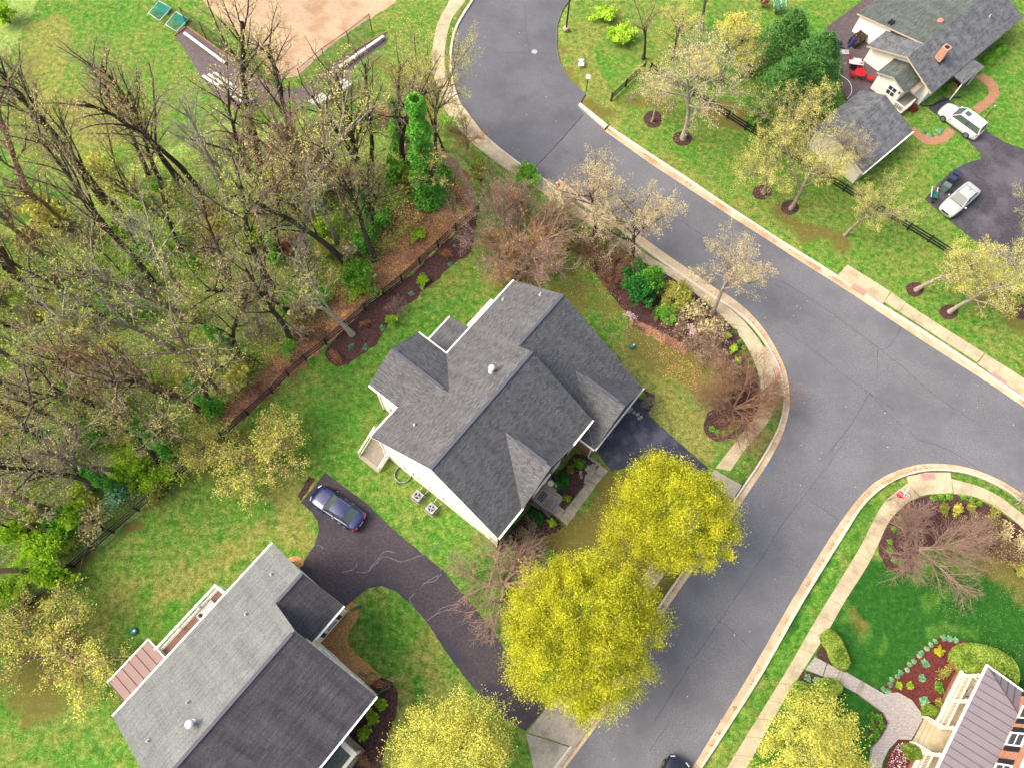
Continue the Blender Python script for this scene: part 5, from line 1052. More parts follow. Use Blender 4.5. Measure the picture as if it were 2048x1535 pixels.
# street trees with pale buds
tree('street0', 'street_tree', 'pale budding street tree nearest the red fire hydrant', 'tree', (1189, 470), 'bark', 'palebud', 1.5, 1.0, 'pale budding street trees')
tree('street1', 'street_tree', 'pale budding street tree in the middle of the three along the west pavement', 'tree', (1262, 518), 'bark', 'palebud', 1.55, 2.0, 'pale budding street trees')
tree('street2', 'street_tree', 'pale budding street tree overhanging the road at the start of the bend', 'tree', (1424, 628), 'bark_grey', 'palebud', 1.5, 4.2, 'pale budding street trees')
for k_, px, s_, bk, lf, lab in (('street1', (1304, 243), .62, 'bark_grey', 'limebud', 'small pale tree in the mulch ring nearest the white yard sign'), ('street0', (1366, 277), 1.25, 'bark_pale', 'palebud', 'tall pale-barked tree in the second mulch ring along the east kerb'), ('street2', (1527, 386), .95, 'bark_grey', 'limebud', 'budding tree in the third mulch ring, left of the cream garage'),
        ('street1', (1582, 417), 1.0, 'bark_grey', 'limebud', 'budding tree in the fourth mulch ring, its crown below the cream garage'), ('street0', (1668, 352), .95, 'bark_grey', 'palebud', 'budding tree whose crown covers the roof of the cream garage'), ('street1', (1560, 300), .9, 'bark_grey', 'limebud', 'budding tree beside the evergreens, left of the cream garage'),
        ('street2', (1832, 580), .95, 'bark_grey', 'limebud', 'budding tree in the mulch ring above the long ramp slab'), ('street0', (1899, 624), .9, 'bark_pale', 'limebud', 'budding tree in the mulch ring nearest the gap in the black fence'), ('street1', (1690, 470), .75, 'bark_grey', 'limebud', 'small budding tree where the east fence begins'),
        ('street2', (2052, 622), .9, 'bark_grey', 'limebud', 'budding tree cut by the right edge below the black fence'), ('street1', (2050, 545), 1.0, 'bark_pale', 'olive', 'grey-green tree at the right edge beside the wide driveway'), ('street0', (1440, 160), .8, 'bark_grey', 'limebud', 'budding tree in front of the evergreens near the broken trunk'), ('street2', (1345, 120), .7, 'bark', 'limebud', 'scraggly budding tree right of the dark leaning trunk')):
    tree(k_, 'budding_tree', lab, 'tree', px, bk, lf, s_*(1.0 if 'roof' in lab else 1.5), rng.uniform(0, 6), 'budding trees east of the road')
tree('fork1', 'bare_tree', 'dark bare tree beside the cul-de-sac lawn at the top', 'tree', (1286, 118), 'bark', 'olive', .82, 1.0)
tree('fork0', 'bare_tree', 'thick dark leaning trunk at the top edge left of the evergreens', 'tree', (1404, 62), 'bark', None, .95, 3.0, lean=(.1, .25))
tree('vase0', 'multi_stem_tree', 'reddish bare tree over the narrow end of the curved mulch bed', 'tree', (1466, 816), 'bark_red', 'brownleaf', 1.35, 1.0)
tree('vase1', 'multi_stem_tree', 'grey bare tree in the round mulch bed at the lower right corner', 'tree', (1835, 1096), 'bark_pink', None, 1.25, 2.2)
tree('vase0', 'multi_stem_tree', 'silvery purple bare tree with orange leaves below, behind the brick house', 'tree', (1042, 505), 'bark_pink', 'palebud', 1.9, 3.0)
tree('sprawl', 'multi_stem_tree', 'low spreading pink-grey bare tree beside the long driveway', 'tree', (1008, 1168), 'bark_pink', None, 2.1, 0, sz=.7)
tree('sprawl', 'multi_stem_tree', 'low grey twiggy tree in the mulch strip by the wooden fence', 'tree', (797, 622), 'bark_pink', None, .5, 2)
tree('street2', 'bare_tree', 'purple-grey budding tree leaning over the cul-de-sac road from the west pavement', 'tree', (936, 300), 'bark_pink', 'orangeleaf', .95, 1.2)
tree('thin0', 'bare_tree', 'slender bare tree beside the west pavement above the leaf litter', 'tree', (907, 425), 'bark_red', None, .8, 1.2)
tree('fork2', 'bare_tree', 'dark tree overhanging the west pavement with a crooked limb', 'tree', (886, 300), 'bark', 'limebud', .62, .5)
tree('street0', 'shrub_tree', 'small white-blossomed tree at the right edge beside the corner kerb', 'tree', (2030, 1008), 'bark_grey', 'palebud', .42, .5)
tree('airy', 'leafy_bush', 'orange-leaved bush below the silvery bare tree, behind the brick house', 'bush', (1000, 530), 'bark_pink', 'orangeleaf', .8, 1.0)
tree('airy', 'leafy_bush', 'orange-leaved bush right of the silvery bare tree trunk', 'bush', (1085, 505), 'bark_pink', 'orangeleaf', .8, 4.0)
# ---- woodland
def ivy_column(name, label, px, h, r0, n, key, s, bark='bark', leaf='limebud', lean=(0, 0), rot=1.0, mat='ivy'):
    t_ = tree(key, name, label, 'tree', px, bark, leaf, s, rot, lean=lean)
    PL = None
    r = np.random.default_rng(int(px[0])); z = r.random(n)**1.15*h; rad = r0*(1-.55*z/h)*(1+.25*np.sin(z*2.1))*(.75+.35*r.random(n)); a_ = r.uniform(0, 6.28, n)
    C = np.column_stack([np.cos(a_)*rad, np.sin(a_)*rad, z])/s; V_, F_ = quads(C, .2/s, .7, .8); me_ = mesh_np('ivy', V_, F_); me_.materials.append(M[mat]); link('ivy', me_, t_); return t_
ivy_column('ivy_tree', 'tall ivy-clad tree standing over the leaf litter near the pavement', (856, 400), 13.5, 1.3, 16000, 'fork0', 1.25)
ivy_column('ivy_tree', 'tree wrapped in ivy left of the tallest ivy-clad tree', (745, 470), 7.0, .55, 2600, 'tall1', .9)
ivy_column('ivy_tree', 'ivy-clad tree in the middle of the woodland by the lime bushes', (483, 722), 8.5, .7, 4000, 'tall2', .95, lean=(.05, -.08))
ivy_column('ivy_tree', 'ivy-clad tree above the wooden fence on the left', (345, 905), 8.0, .75, 4000, 'tall3', .9)
ivy_column('ivy_tree', 'dark ivy-clad tree standing behind the airy yellow tree', (300, 880), 7.0, .6, 2600, 'tall0', .85, mat='darkgreen')
ivy_column('ivy_tree', 'ivy-clad tree rooted by the woodland path', (720, 350), 7.0, .45, 1600, 'tall4', .9)
tree('street1', 'budding_tree', 'tall yellow-green budding tree by the west pavement near the top', 'tree', (872, 318), 'bark', 'limebud', 1.5, .4, sz=1.5)
for i_, (x_, y_, h_, l_) in enumerate(((250, 640, 6.5, 'ivy-wrapped trunk in the middle left of the woods'), (130, 900, 6.5, 'ivy-wrapped trunk in the lower left of the woods'), (560, 520, 6.0, 'ivy-wrapped trunk in the upper middle of the woods'), (430, 820, 6.5, 'ivy-wrapped trunk just behind the airy yellow tree'), (240, 980, 6.0, 'ivy-wrapped trunk near the fence at lower left'), (640, 420, 5.0, 'ivy-wrapped trunk right of the maroon bushes'), (800, 300, 7.0, 'ivy-wrapped trunk left of the tallest ivy-clad tree'))): ivy_column('ivy_tree', l_, (x_, y_), h_, .65, 2600, f'tall{i_ % 5}', 1.0)
tree('fork1', 'bare_tree', 'pale bare tree rooted in the mulch strip beside the wooden fence', 'tree', (704, 668), 'bark_pale', 'limebud', 1.2, .4, lean=(0, -.06))
tree('fork2', 'bare_tree', 'pale-limbed bare tree in the middle of the woods', 'tree', (600, 560), 'bark_pale', None, 1.1, 2.4)
tree('fork0', 'bare_tree', 'large dark tree at the top of the woods by the bleachers', 'tree', (706, 330), 'bark', None, 1.12, 2.0, lean=(.03, -.04))
WP = [p[:2] for p in PP([(-230, 520), (-80, 470), (40, 450), (130, 400), (220, 365), (330, 350), (430, 390), (520, 320), (620, 330), (690, 360), (760, 330), (820, 300), (860, 420), (800, 470), (740, 540), (640, 610), (560, 700), (500, 770), (430, 850), (340, 940), (200, 1060), (100, 1130), (0, 1210), (-120, 1300), (-330, 1350), (-420, 700)])]
wx = np.array([p[0] for p in WP]); wy = np.array([p[1] for p in WP]); rW = np.random.default_rng(5); placed = []; tries = 0
while tries < 6000 and len(placed) < 150:
    tries += 1; q = np.array([rW.uniform(wx.min(), wx.max()), rW.uniform(wy.min(), wy.max())])
    if q[0] < -62 or not inside(np.array([q[0]]), np.array([q[1]]), WP)[0]: continue
    if np.hypot(*(q-P(850, 430)[:2])) < 5.5: continue
    if all(np.hypot(*(q-p)) > 2.3 for p in placed): placed.append(q)
def topx(x, y, z=0):
    c_ = ROT.T@np.array([x, y, z-CAM_H]); return 1024-c_[0]/c_[2]*FPX, 767.5+c_[1]/c_[2]*FPX
LMK = [((380, 250), 'on the field side'), ((540, 300), 'below the left bleacher'), ((680, 320), 'below the right bleacher'), ((830, 330), 'beside the tallest ivy-clad tree'), ((840, 450), 'above the fence leaf litter'), ((640, 600), 'near the mulch strip tree'), ((480, 740), 'behind the middle ivy-clad tree'), ((360, 880), 'behind the airy yellow tree'), ((200, 1040), 'along the fence lower left'), ((60, 1180), 'at the lower left woods end'), ((0, 900), 'lower on the left edge'), ((20, 650), 'higher on the left edge'), ((180, 560), 'in the upper left of the woods'), ((220, 800), 'in the lower left of the woods'), ((380, 600), 'in the middle of the woods'), ((540, 480), 'in the upper middle of the woods')]
def landmark(px, py): return min(LMK, key=lambda l: math.hypot(l[0][0]-px, l[0][1]-py))[1]
LAB = []
def settle():
    by = {}
    for o, px in LAB: by.setdefault(o['label'], []).append((px, o))
    for lab, L in by.items():
        L.sort(key=lambda t: t[0])
        if len(L) in (2, 3):
            for (px, o), w_ in zip(L, ['leftmost', 'rightmost'] if len(L) == 2 else ['leftmost', 'middle', 'rightmost']): o['label'] = f'{w_} {lab}'
for q in placed:
    px, py = topx(*q); ks = rW.random()
    key = f'tall{rW.integers(0, 5)}' if ks < .5 else (f'fork{rW.integers(0, 3)}' if ks < .72 else f'thin{rW.integers(0, 2)}')
    up_ = py < 480; bk = rW.choice(['bark', 'bark_grey', 'bark_pale', 'bark_pink', 'bark_red'], p=[.62, .12, .06, .1, .1] if up_ else [.42, .28, .14, .1, .06])
    lf = rW.choice(['limebud', 'yellow', 'palebud', 'orangeleaf', 'lime', 'none'], p=[.2, .08, .16, .04, .14, .38]); s_ = rW.uniform(.85, 1.3)*(1.12 if py < 560 else .95)
    tone = {'bark': 'dark', 'bark_grey': 'grey', 'bark_pale': 'pale', 'bark_pink': 'pinkish grey', 'bark_red': 'reddish'}[bk]
    form = 'slender' if key.startswith('thin') else ('forked' if key.startswith('fork') else 'tall')
    bud = {'limebud': 'yellowish buds', 'yellow': 'yellow buds', 'palebud': 'pale buds', 'orangeleaf': 'tan leaves', 'lime': 'lime leaves', 'none': 'leafless twigs'}[lf]
    o = tree(key, 'woodland_tree', f'{form} {tone} tree with {bud} {landmark(px, py)}', 'tree', None, bk, None if lf == 'none' else lf, s_, rW.uniform(0, 6.28), f'{form} {tone} woodland trees', (rW.normal(0, .07), rW.normal(-.04, .07)), xy=(q[0], q[1])); LAB.append((o, px))
# ---- bushes
def bush_mesh(key, seed, n, ls, tilt=.7, shell=.6, flat=.8):
    r = np.random.default_rng(seed); d = unit(r.normal(size=(n, 3))); d[:, 2] = np.abs(d[:, 2])
    lob = unit(r.normal(size=(9, 3))); lb = np.maximum(0, d@lob.T-.7).sum(1)*1.4; rad = (shell+(1-shell)*r.random(n)**.5)*(.78+.3*np.minimum(lb, 1))
    C = d*rad[:, None]*np.array([1, 1, flat]); V_, F_ = quads(C, ls, tilt, .8); me_ = mesh_np(key, V_, F_); me_.materials.append(M['green']); return me_
BM = {'round': bush_mesh('round_bush', 1, 4200, .11, .6, .85, .95), 'loose': bush_mesh('loose_bush', 2, 1500, .2, .8, .3, .8), 'airy': bush_mesh('airy_bush', 3, 700, .2, .9, .2, .8), 'tuft': bush_mesh('tuft', 4, 160, .6, .9, .2, .5), 'big': None}
def clump_bush(key, seed, nc, per, cr, ls):
    C = crown_pts(seed, .86, 1.1, 0, nc, per, cr, .5, .25); C[:, 2] = np.abs(C[:, 2])*.9; V_, F_ = quads(C, ls, .8, .8); me_ = mesh_np(key, V_, F_); me_.materials.append(M['green']); return me_
BM['big'] = clump_bush('big_bush', 5, 60, 110, .2, .075); BM['loose'] = clump_bush('loose_bush', 6, 22, 60, .26, .15); BM['airy'] = clump_bush('airy_bush', 8, 26, 24, .3, .12)
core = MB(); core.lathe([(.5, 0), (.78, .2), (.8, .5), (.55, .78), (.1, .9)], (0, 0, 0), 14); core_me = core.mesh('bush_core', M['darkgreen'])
stem = MB()
for i in range(7): a_ = i*.9; stem.tube([(0.05*math.cos(a_), .05*math.sin(a_), 0), (.3*math.cos(a_), .3*math.sin(a_), .35), (.6*math.cos(a_), .6*math.sin(a_), .6)], [.03, .022, .012], 4)
stem_me = stem.mesh('bush_stem', M['bark'])
def bush(kind_, name, label, px, rpx, mat, h=None, group=None, cat_='bush', z=0, zm=None):
    r_ = rpx*.0405*(1+max(0, (600-px[1]))/1500); hh = h if h else r_*1.0
    q = P(*px, hh*.5 if zm is None else zm); t_ = thing(name, label, cat_, (q[0], q[1], z), rng.uniform(0, 6.28), group)
    o = link('foliage', BM[kind_], t_); slotmat(o, M[mat]); o.scale = (r_, r_, hh/.9)
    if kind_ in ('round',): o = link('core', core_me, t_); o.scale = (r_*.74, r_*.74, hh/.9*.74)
    elif kind_ != 'tuft': o = link('stems', stem_me, t_); o.scale = (r_, r_, hh)
    return t_
for a in (
    ('round', 'clipped_bush', 'round dark green clipped bush by the front walk, right of the porch', (1123, 958), 21, 'darkgreen', 1.5), ('round', 'clipped_bush', 'round dark green clipped bush left of the porch mats', (1070, 1034), 22, 'darkgreen', 1.5),
    ('loose', 'flowering_bush', 'loose green bush between the garage wall and the round clipped bush', (1158, 928), 17, 'green', 1.1), ('loose', 'flowering_bush', 'reddish green bush touching the upper round clipped bush', (1140, 940), 12, 'olive', .9),
    ('loose', 'flowering_bush', 'lime green bush on the corner of the porch landing and walk', (1134, 997), 11, 'lime', .8), ('loose', 'flowering_bush', 'lime green bush below the porch landing', (1104, 1046), 12, 'lime', .8), ('loose', 'flowering_bush', 'dark green bush at the near corner of the brick front', (1018, 1086), 16, 'darkgreen', 1.1), ('loose', 'flowering_bush', 'reddish leaved bush by the lower round clipped bush', (1046, 1066), 15, 'olive', 1.0), ('airy', 'flowering_bush', 'dark green bush tucked below the lower round clipped bush', (1056, 1072), 10, 'green', .8),
    ('loose', 'flowering_bush', 'bushy green plant beside the far end of the garage', (1282, 792), 10, 'lime', .9),
    ('big', 'evergreen_bush', 'big dark glossy green bush at the edge of the curved mulch bed', (1282, 575), 52, 'darkgreen', 3.0), ('big', 'evergreen_bush', 'dark bush with lime tips grown against the big glossy bush', (1300, 560), 34, 'green', 3.2), ('big', 'flowering_bush', 'broad olive green bush right of the big glossy bush', (1352, 590), 46, 'olive', 2.0), ('big', 'flowering_bush', 'mid green bush below the broad olive bush', (1330, 625), 32, 'green', 1.5), ('airy', 'flowering_bush', 'pale buff bush next to the pavement bend', (1390, 620), 42, 'palebud', 1.8), ('airy', 'flowering_bush', 'pale buff bush in the middle of the curved bed', (1425, 655), 36, 'palebud', 1.6), ('loose', 'flowering_bush', 'small green bush between the pale buff bushes and the pavement', (1440, 650), 12, 'green', .8),
    ('airy', 'flowering_bush', 'pink blossomed bush at the edge of the big glossy bush', (1262, 634), 14, 'pinkflower', 1.0), ('airy', 'flowering_bush', 'pale pink blossomed bush in the leaf litter of the curved bed', (1385, 665), 18, 'pinkflower', .9), 
    ('big', 'flowering_bush', 'bright green bush by the pavement nearest the hydrant', (1048, 352), 36, 'green', 1.8), ('big', 'flowering_bush', 'olive yellow bush between silvery tree and west pavement', (1112, 430), 40, 'olive', 1.8), ('big', 'flowering_bush', 'olive green bush right of the orange bush', (1128, 480), 28, 'olive', 1.5), ('loose', 'flowering_bush', 'small green bush by the top end of the wooden fence', (962, 395), 14, 'green', 1.0), ('loose', 'flowering_bush', 'tan bush above the silvery bare tree', (1030, 400), 34, 'orangeleaf', 1.6), ('loose', 'flowering_bush', 'green bush near the top end of the wooden fence', (984, 380), 16, 'olive', 1.0),
    ('loose', 'flowering_bush', 'lime bush alone in the leaf litter by the fence', (838, 470), 22, 'lime', 1.2), ('loose', 'flowering_bush', 'light green bush in the upper part of the mulch strip', (846, 562), 19, 'lime', 1.0), ('loose', 'flowering_bush', 'light green bush at the lawn edge of the mulch strip', (782, 640), 18, 'lime', 1.1), ('airy', 'flowering_bush', 'rusty brown bush in the mulch strip beside the pale trunk', (730, 648), 12, 'brownleaf', .8), ('airy', 'flowering_bush', 'rusty brown bush at the lower tip of the mulch strip', (672, 714), 16, 'brownleaf', .9), ('airy', 'flowering_bush', 'brown bush at the top of the mulch strip', (890, 507), 15, 'brownleaf', .8),
    ('loose', 'flowering_bush', 'bright lime bush by the brick corner of the lower left house', (762, 1408), 17, 'lime', 1.0), ('loose', 'flowering_bush', 'bright lime bush in the middle of the three beside the lower left house', (745, 1434), 18, 'lime', 1.1), ('loose', 'flowering_bush', 'bright lime bush of the three nearest the portico', (728, 1464), 18, 'lime', 1.0), ('airy', 'flowering_bush', 'rusty bush where the gravel meets the mulch', (764, 1368), 13, 'brownleaf', .7), ('airy', 'flowering_bush', 'rusty bush at the bottom edge below the portico', (728, 1520), 16, 'brownleaf', .7),
    ('round', 'clipped_bush', 'round yellow-green clipped bush right of the porch stair head', (1863, 1422), 16, 'boxwood', 1.2), ('round', 'clipped_bush', 'round yellow-green clipped bush in the bed below the porch stairs', (1828, 1502), 18, 'boxwood', 1.2), ('loose', 'flowering_bush', 'olive bush just above the clipped bush by the porch', (1876, 1404), 11, 'olive', .8), ('tuft', 'perennial', 'blue-green plant just above the clipped bush by the porch', (1851, 1402), 11, 'bluegreen', .5),
    ('loose', 'flowering_bush', 'yellow bush at the top of the red mulch bed', (1876, 1302), 13, 'yellowgreen', .8), ('tuft', 'perennial', 'blue-green plant below the yellow bush', (1853, 1326), 9, 'bluegreen', .5), ('tuft', 'perennial', 'blue-green plant in the middle of the red mulch bed', (1847, 1355), 8, 'bluegreen', .5), ('tuft', 'perennial', 'small lime plant at the left of the red mulch bed', (1800, 1370), 8, 'lime', .5), ('tuft', 'perennial', 'small lime plant second from the left of the red mulch bed', (1823, 1370), 8, 'lime', .5), ('loose', 'flowering_bush', 'green leafy plant near the porch foundation', (1877, 1372), 14, 'green', .7), ('airy', 'flowering_bush', 'loose olive plant above the green leafy plant by the porch', (1886, 1345), 16, 'olive', .8), ('airy', 'flowering_bush', 'bronze loose plant near the large pale hedge', (1905, 1330), 13, 'brownleaf', .6),
    ('round', 'clipped_bush', 'round green bush nearest the ranch house porch roof', (1980, 116), 13, 'green', 1.1), ('round', 'clipped_bush', 'middle round green bush along the ranch house front', (1994, 104), 12, 'green', 1.1), ('round', 'clipped_bush', 'round green bush farthest from the ranch house porch roof', (2007, 92), 12, 'green', 1.1), ('round', 'clipped_bush', 'maroon round bush under the ranch porch roof', (1935, 151), 10, 'maroon', .9), ('round', 'clipped_bush', 'maroon round bush in the middle of the ranch house bed', (1921, 161), 10, 'maroon', .9), ('round', 'clipped_bush', 'brownish round bush nearest the ranch gable end', (1908, 173), 11, 'olive', .9), ('round', 'clipped_bush', 'rusty round bush by the ranch entry steps', (1829, 214), 10, 'maroon', .9),
    ('loose', 'flowering_bush', 'yellow-green bush at the right bed beside the pavement curve', (1888, 1016), 16, 'olive', .8), ('loose', 'flowering_bush', 'yellowish bush in the middle of the corner pavement bed', (1915, 1018), 16, 'yellow', .7), ('loose', 'flowering_bush', 'green bush at the right of the yellowish bush in the corner bed', (1942, 1014), 15, 'olive', .8), ('airy', 'flowering_bush', 'olive bush near the right edge of the corner bed', (1985, 1035), 22, 'olive', 1.0), ('airy', 'flowering_bush', 'tan bush below the olive bush near the right edge', (2010, 1068), 24, 'palebud', 1.2), ('airy', 'flowering_bush', 'tan bush cut by the right edge in the corner bed', (2043, 1085), 24, 'palebud', 1.2), ('loose', 'flowering_bush', 'dark green bush cut by the right edge beside the lawn', (2040, 1140), 22, 'olive', 1.2),
    ('loose', 'flowering_bush', 'lime forsythia-like bush by the dark bare tree at the top', (1240, 70), 40, 'lime', 1.5), ('loose', 'flowering_bush', 'lime bush below the top edge right of the cul-de-sac', (1210, 30), 30, 'lime', 1.2), ('big', 'flowering_bush', 'golden bush behind the broken dark trunk', (1470, 60), 42, 'yellow', 2.2), ('big', 'flowering_bush', 'olive bush behind the evergreens at the top', (1500, 120), 40, 'olive', 2.0), ('big', 'flowering_bush', 'golden green bush left of the tall pale-barked tree', (1400, 130), 40, 'limebud', 2.0), ('loose', 'flowering_bush', 'blue-green spruce bush at the top edge by the ranch deck', (1557, 14), 20, 'bluegreen', 1.8), ('loose', 'flowering_bush', 'brown bush beside the blue-green spruce', (1528, 6), 12, 'brownleaf', 1.2), ('loose', 'flowering_bush', 'low green bush below the evergreens', (1500, 245), 18, 'green', 1.0),
    ('big', 'flowering_bush', 'bright lime bush in the top left corner', (6, 28), 26, 'lime', 2.2)):
    bush(*a)
for i, (x, y) in enumerate(((1232, 540), (1205, 508), (1180, 490), (1262, 560), (1245, 515), (1215, 470), (1160, 505), (1270, 535), (1220, 560), (1195, 535))): tree('twiggy', 'twiggy_bush', 'tangled brown bare bush between the silvery tree and the big glossy bush', 'bush', (x, y), 'bark_red', 'palebud' if i % 2 else 'brownleaf', 1.3, None, 'tangled brown bushes behind the brick house')
for i, (x, y) in enumerate(((1432, 700), (1405, 690), (1448, 745), (1415, 725), (1455, 770), (1380, 645), (1360, 620), (1410, 650), (1385, 700), (1345, 660), (1430, 665))): tree('twiggy', 'twiggy_bush', 'tangled bare bush in the curved bed left of the lime perennials', 'bush', (x, y), 'bark_pink', 'palebud', 1.25, None, 'tangled bushes in the curved bed')
for i, (x, y) in enumerate(((1960, 1075), (1985, 1095), (2010, 1105), (1940, 1050), (1975, 1060))): tree('twiggy', 'twiggy_bush', 'tangled bare bush at the right side of the corner bed', 'bush', (x, y), 'bark_red', 'palebud', 1.2, None, 'tangled bushes in the corner bed')
tree('twiggy', 'twiggy_bush', 'tangled pale bare bush beside the main garage corner', 'bush', (1300, 812), 'bark_pale', None, .8, 1)
for x, y in ((1010, 545), (1060, 545), (1035, 560)): tree('twiggy', 'twiggy_bush', 'tangled purple bare bush below the silvery tree', 'bush', (x, y), 'bark_pink', 'orangeleaf', .85, None, 'tangled purple bushes behind the brick house')
for grp, lab, mt, k_, lst in (('lime perennials along the west pavement', 'lime perennial clump at the pavement side of the curved bed', 'lime', 'loose', ((1455, 672, 11), (1467, 698, 13), (1475, 722, 11))),
    ('small perennials along the west pavement', 'small green perennial at the pavement edge of the curved bed', 'green', 'tuft', ((1470, 660, 7), (1481, 683, 7), (1489, 694, 7), (1495, 706, 7), (1500, 719, 7), (1504, 731, 7), (1483, 704, 6), (1493, 744, 6))),
    ('small perennials in the narrow bed end', 'small green perennial in the rounded end of the curved bed', 'green', 'tuft', ((1425, 856, 8), (1438, 863, 8), (1450, 865, 8), (1463, 856, 8), (1474, 852, 6))),
    ('perennials along the south pavement', 'small green perennial along the pavement side of the round bed', 'green', 'tuft', ((1803, 1035, 8), (1790, 1057, 7), (1782, 1082, 7), (1782, 1099, 8), (1791, 1118, 8), (1805, 1127, 8))),
    ('perennials at the corner pavement', 'small green perennial at the top of the round bed', 'green', 'tuft', ((1870, 994, 8), (1885, 994, 8), (1901, 993, 8), (1929, 994, 8), (1946, 999, 7), (1961, 1005, 7))),
    ('blue-green perennials in the mulch strip', 'small blue-green perennial in the mulch strip by the fence', 'bluegreen', 'tuft', ((702, 692, 8), (731, 693, 8), (765, 654, 8), (822, 586, 7), (900, 527, 6), (909, 490, 4))),
    ('pale edging plants round the red mulch', 'pale blue-green edging plant along the lawn side of the red mulch bed', 'bluegreen', 'tuft', tuple((1770+i*8.6+rng.normal(0, 1.5), 1376-i*8.0+rng.normal(0, 1.5), 5.5) for i in range(13))+((1890, 1274, 7), (1902, 1276, 7), (1914, 1279, 6), (1779, 1384, 8))),
    ('plants in the path bed', 'green plant in the small bed left of the paver circle', 'green', 'tuft', ((1745, 1432, 9), (1760, 1436, 9), (1747, 1450, 8), (1766, 1452, 8), (1755, 1466, 9), (1750, 1476, 7))),
    ('pale tufts in the hedge bed', 'pale striped plant inside the curve of the lower hedge', 'bluegreen', 'tuft', ((1617, 1355, 8), (1636, 1360, 8))),
    ('low plants by the brick path', 'low pale plant on the lawn side of the lower brick path', 'bluegreen', 'tuft', ((1862, 268, 7), (1880, 260, 8), (1850, 262, 5)))):
    for x, y, r_ in lst: bush(k_, 'perennial', lab, (x, y), r_, mt, .45 if k_ == 'tuft' else .7, grp, 'plant')
C = scatter_quads(260, [(1770, 1540), (1782, 1500), (1800, 1482), (1815, 1490), (1812, 1540)], .1, .12); leafobj('purple_flowers', C, .1, M['pinkflower'], .8, kind='stuff')
# woodland understory bushes
rU = np.random.default_rng(9); und = 0
spots = [(190, 330, 40, 'limebud', 'airy'), (60, 400, 30, 'lime', 'loose'), (100, 430, 60, 'limebud', 'airy'), (560, 380, 60, 'limebud', 'airy'), (400, 690, 44, 'lime', 'big'), (430, 720, 30, 'lime', 'loose'), (260, 940, 44, 'lime', 'big'), (300, 965, 34, 'lime', 'loose'), (90, 1100, 52, 'lime', 'big'), (30, 1060, 40, 'lime', 'loose'), (110, 1150, 40, 'lime', 'loose'), (20, 1190, 40, 'lime', 'big'), (640, 340, 50, 'maroon', 'airy'), (610, 360, 36, 'maroon', 'airy'), (690, 350, 30, 'brownleaf', 'airy'), (800, 290, 40, 'green', 'airy'), (790, 350, 44, 'green', 'loose'), (820, 370, 40, 'olive', 'loose'), (780, 240, 34, 'brownleaf', 'airy'), (700, 560, 40, 'green', 'airy'), (720, 580, 30, 'lime', 'airy'), (580, 610, 50, 'green', 'airy'), (490, 590, 36, 'ivy', 'airy'), (430, 460, 40, 'limebud', 'airy'), (222, 560, 18, 'bluegreen', 'loose'), (250, 540, 40, 'lime', 'airy'), (180, 870, 40, 'green', 'airy'), (130, 800, 40, 'green', 'airy'), (310, 990, 26, 'olive', 'airy'), (170, 1000, 40, 'limebud', 'airy'), (230, 1000, 30, 'bluegreen', 'airy'), (640, 250, 40, 'ivy', 'airy'), (720, 230, 34, 'ivy', 'loose'), (650, 175, 24, 'ivy', 'airy'), (880, 340, 30, 'ivy', 'loose'), (900, 250, 26, 'ivy', 'airy'), (760, 440, 34, 'ivy', 'loose'), (740, 400, 26, 'ivy', 'loose'), (960, 345, 36, 'olive', 'airy')]
for i in range(100):
    q = placed[rU.integers(0, len(placed))]+rU.normal(0, 1.4, 2); x, y = topx(*q); spots.append((x, y, rU.uniform(20, 46), rU.choice(['limebud', 'green', 'lime', 'brownleaf', 'lime', 'ivy', 'palebud']), rU.choice(['airy', 'airy', 'loose'])))
tn = {'lime': 'bright lime', 'limebud': 'yellowish budding', 'maroon': 'maroon', 'brownleaf': 'brown', 'green': 'green', 'olive': 'olive', 'ivy': 'deep green', 'bluegreen': 'blue-green', 'palebud': 'pale budding'}
for x, y, r_, mt, k_ in spots:
    wh = 'near the lawn fence' if (x*.86+y) > 1120 else ('by the field edge' if y < 400 else 'in the middle of the woods')
    o = bush(k_, 'understory_bush', f'{tn[mt]} {"leafy" if k_ == "loose" else ("dense" if k_ == "big" else "airy")} bush {landmark(x, y)}', (x, y), r_, mt, r_*.04*rU.uniform(1.0, 1.9), f'{tn[mt]} understory bushes'); LAB.append((o, x))
for i in range(46):
    q = placed[rU.integers(0, len(placed))]+rU.normal(0, 1.5, 2); s_ = rU.uniform(.8, 1.5)
    bk = rU.choice(['bark_grey', 'bark_red', 'bark_pink', 'bark_pale']); px, py = topx(*q); o = tree('twiggy', 'thicket', f'tangled {dict(bark_grey="grey", bark_red="reddish", bark_pink="pinkish", bark_pale="pale")[bk]} thicket {landmark(px, py)}', 'bush', None, bk, rU.choice(['limebud', 'brownleaf', 'palebud']), s_, None, 'tangled thickets on the woodland floor', xy=(q[0], q[1])); LAB.append((o, px))
WPX = [(-230, 430), (-40, 490), (110, 440), (210, 370), (330, 315), (430, 270), (520, 265), (600, 245), (720, 250), (830, 265), (880, 320), (930, 370), (880, 420), (740, 540), (620, 640), (530, 740), (420, 860), (300, 985), (150, 1110), (0, 1235), (-120, 1330), (-400, 1400), (-420, 600)]
for n_, mt, sz, zz_ in ((46000, 'green', .15, .7), (36000, 'limebud', .15, 1.6), (60000, 'lime', .15, 1.3), (12000, 'brownleaf', .15, .5), (24000, 'palebud', .14, 2.0)):
    C = scatter_quads(n_, WPX, sz, .03); msk = vnoise(C[:, 0], C[:, 1], 2.2, n_ % 97)+rng.normal(0, .12, len(C)) > .42; C = C[msk]; C[:, 2] = rng.random(len(C))**1.5*zz_+.03
    leafobj('undergrowth', C, sz, M[mt], .6, kind='stuff')
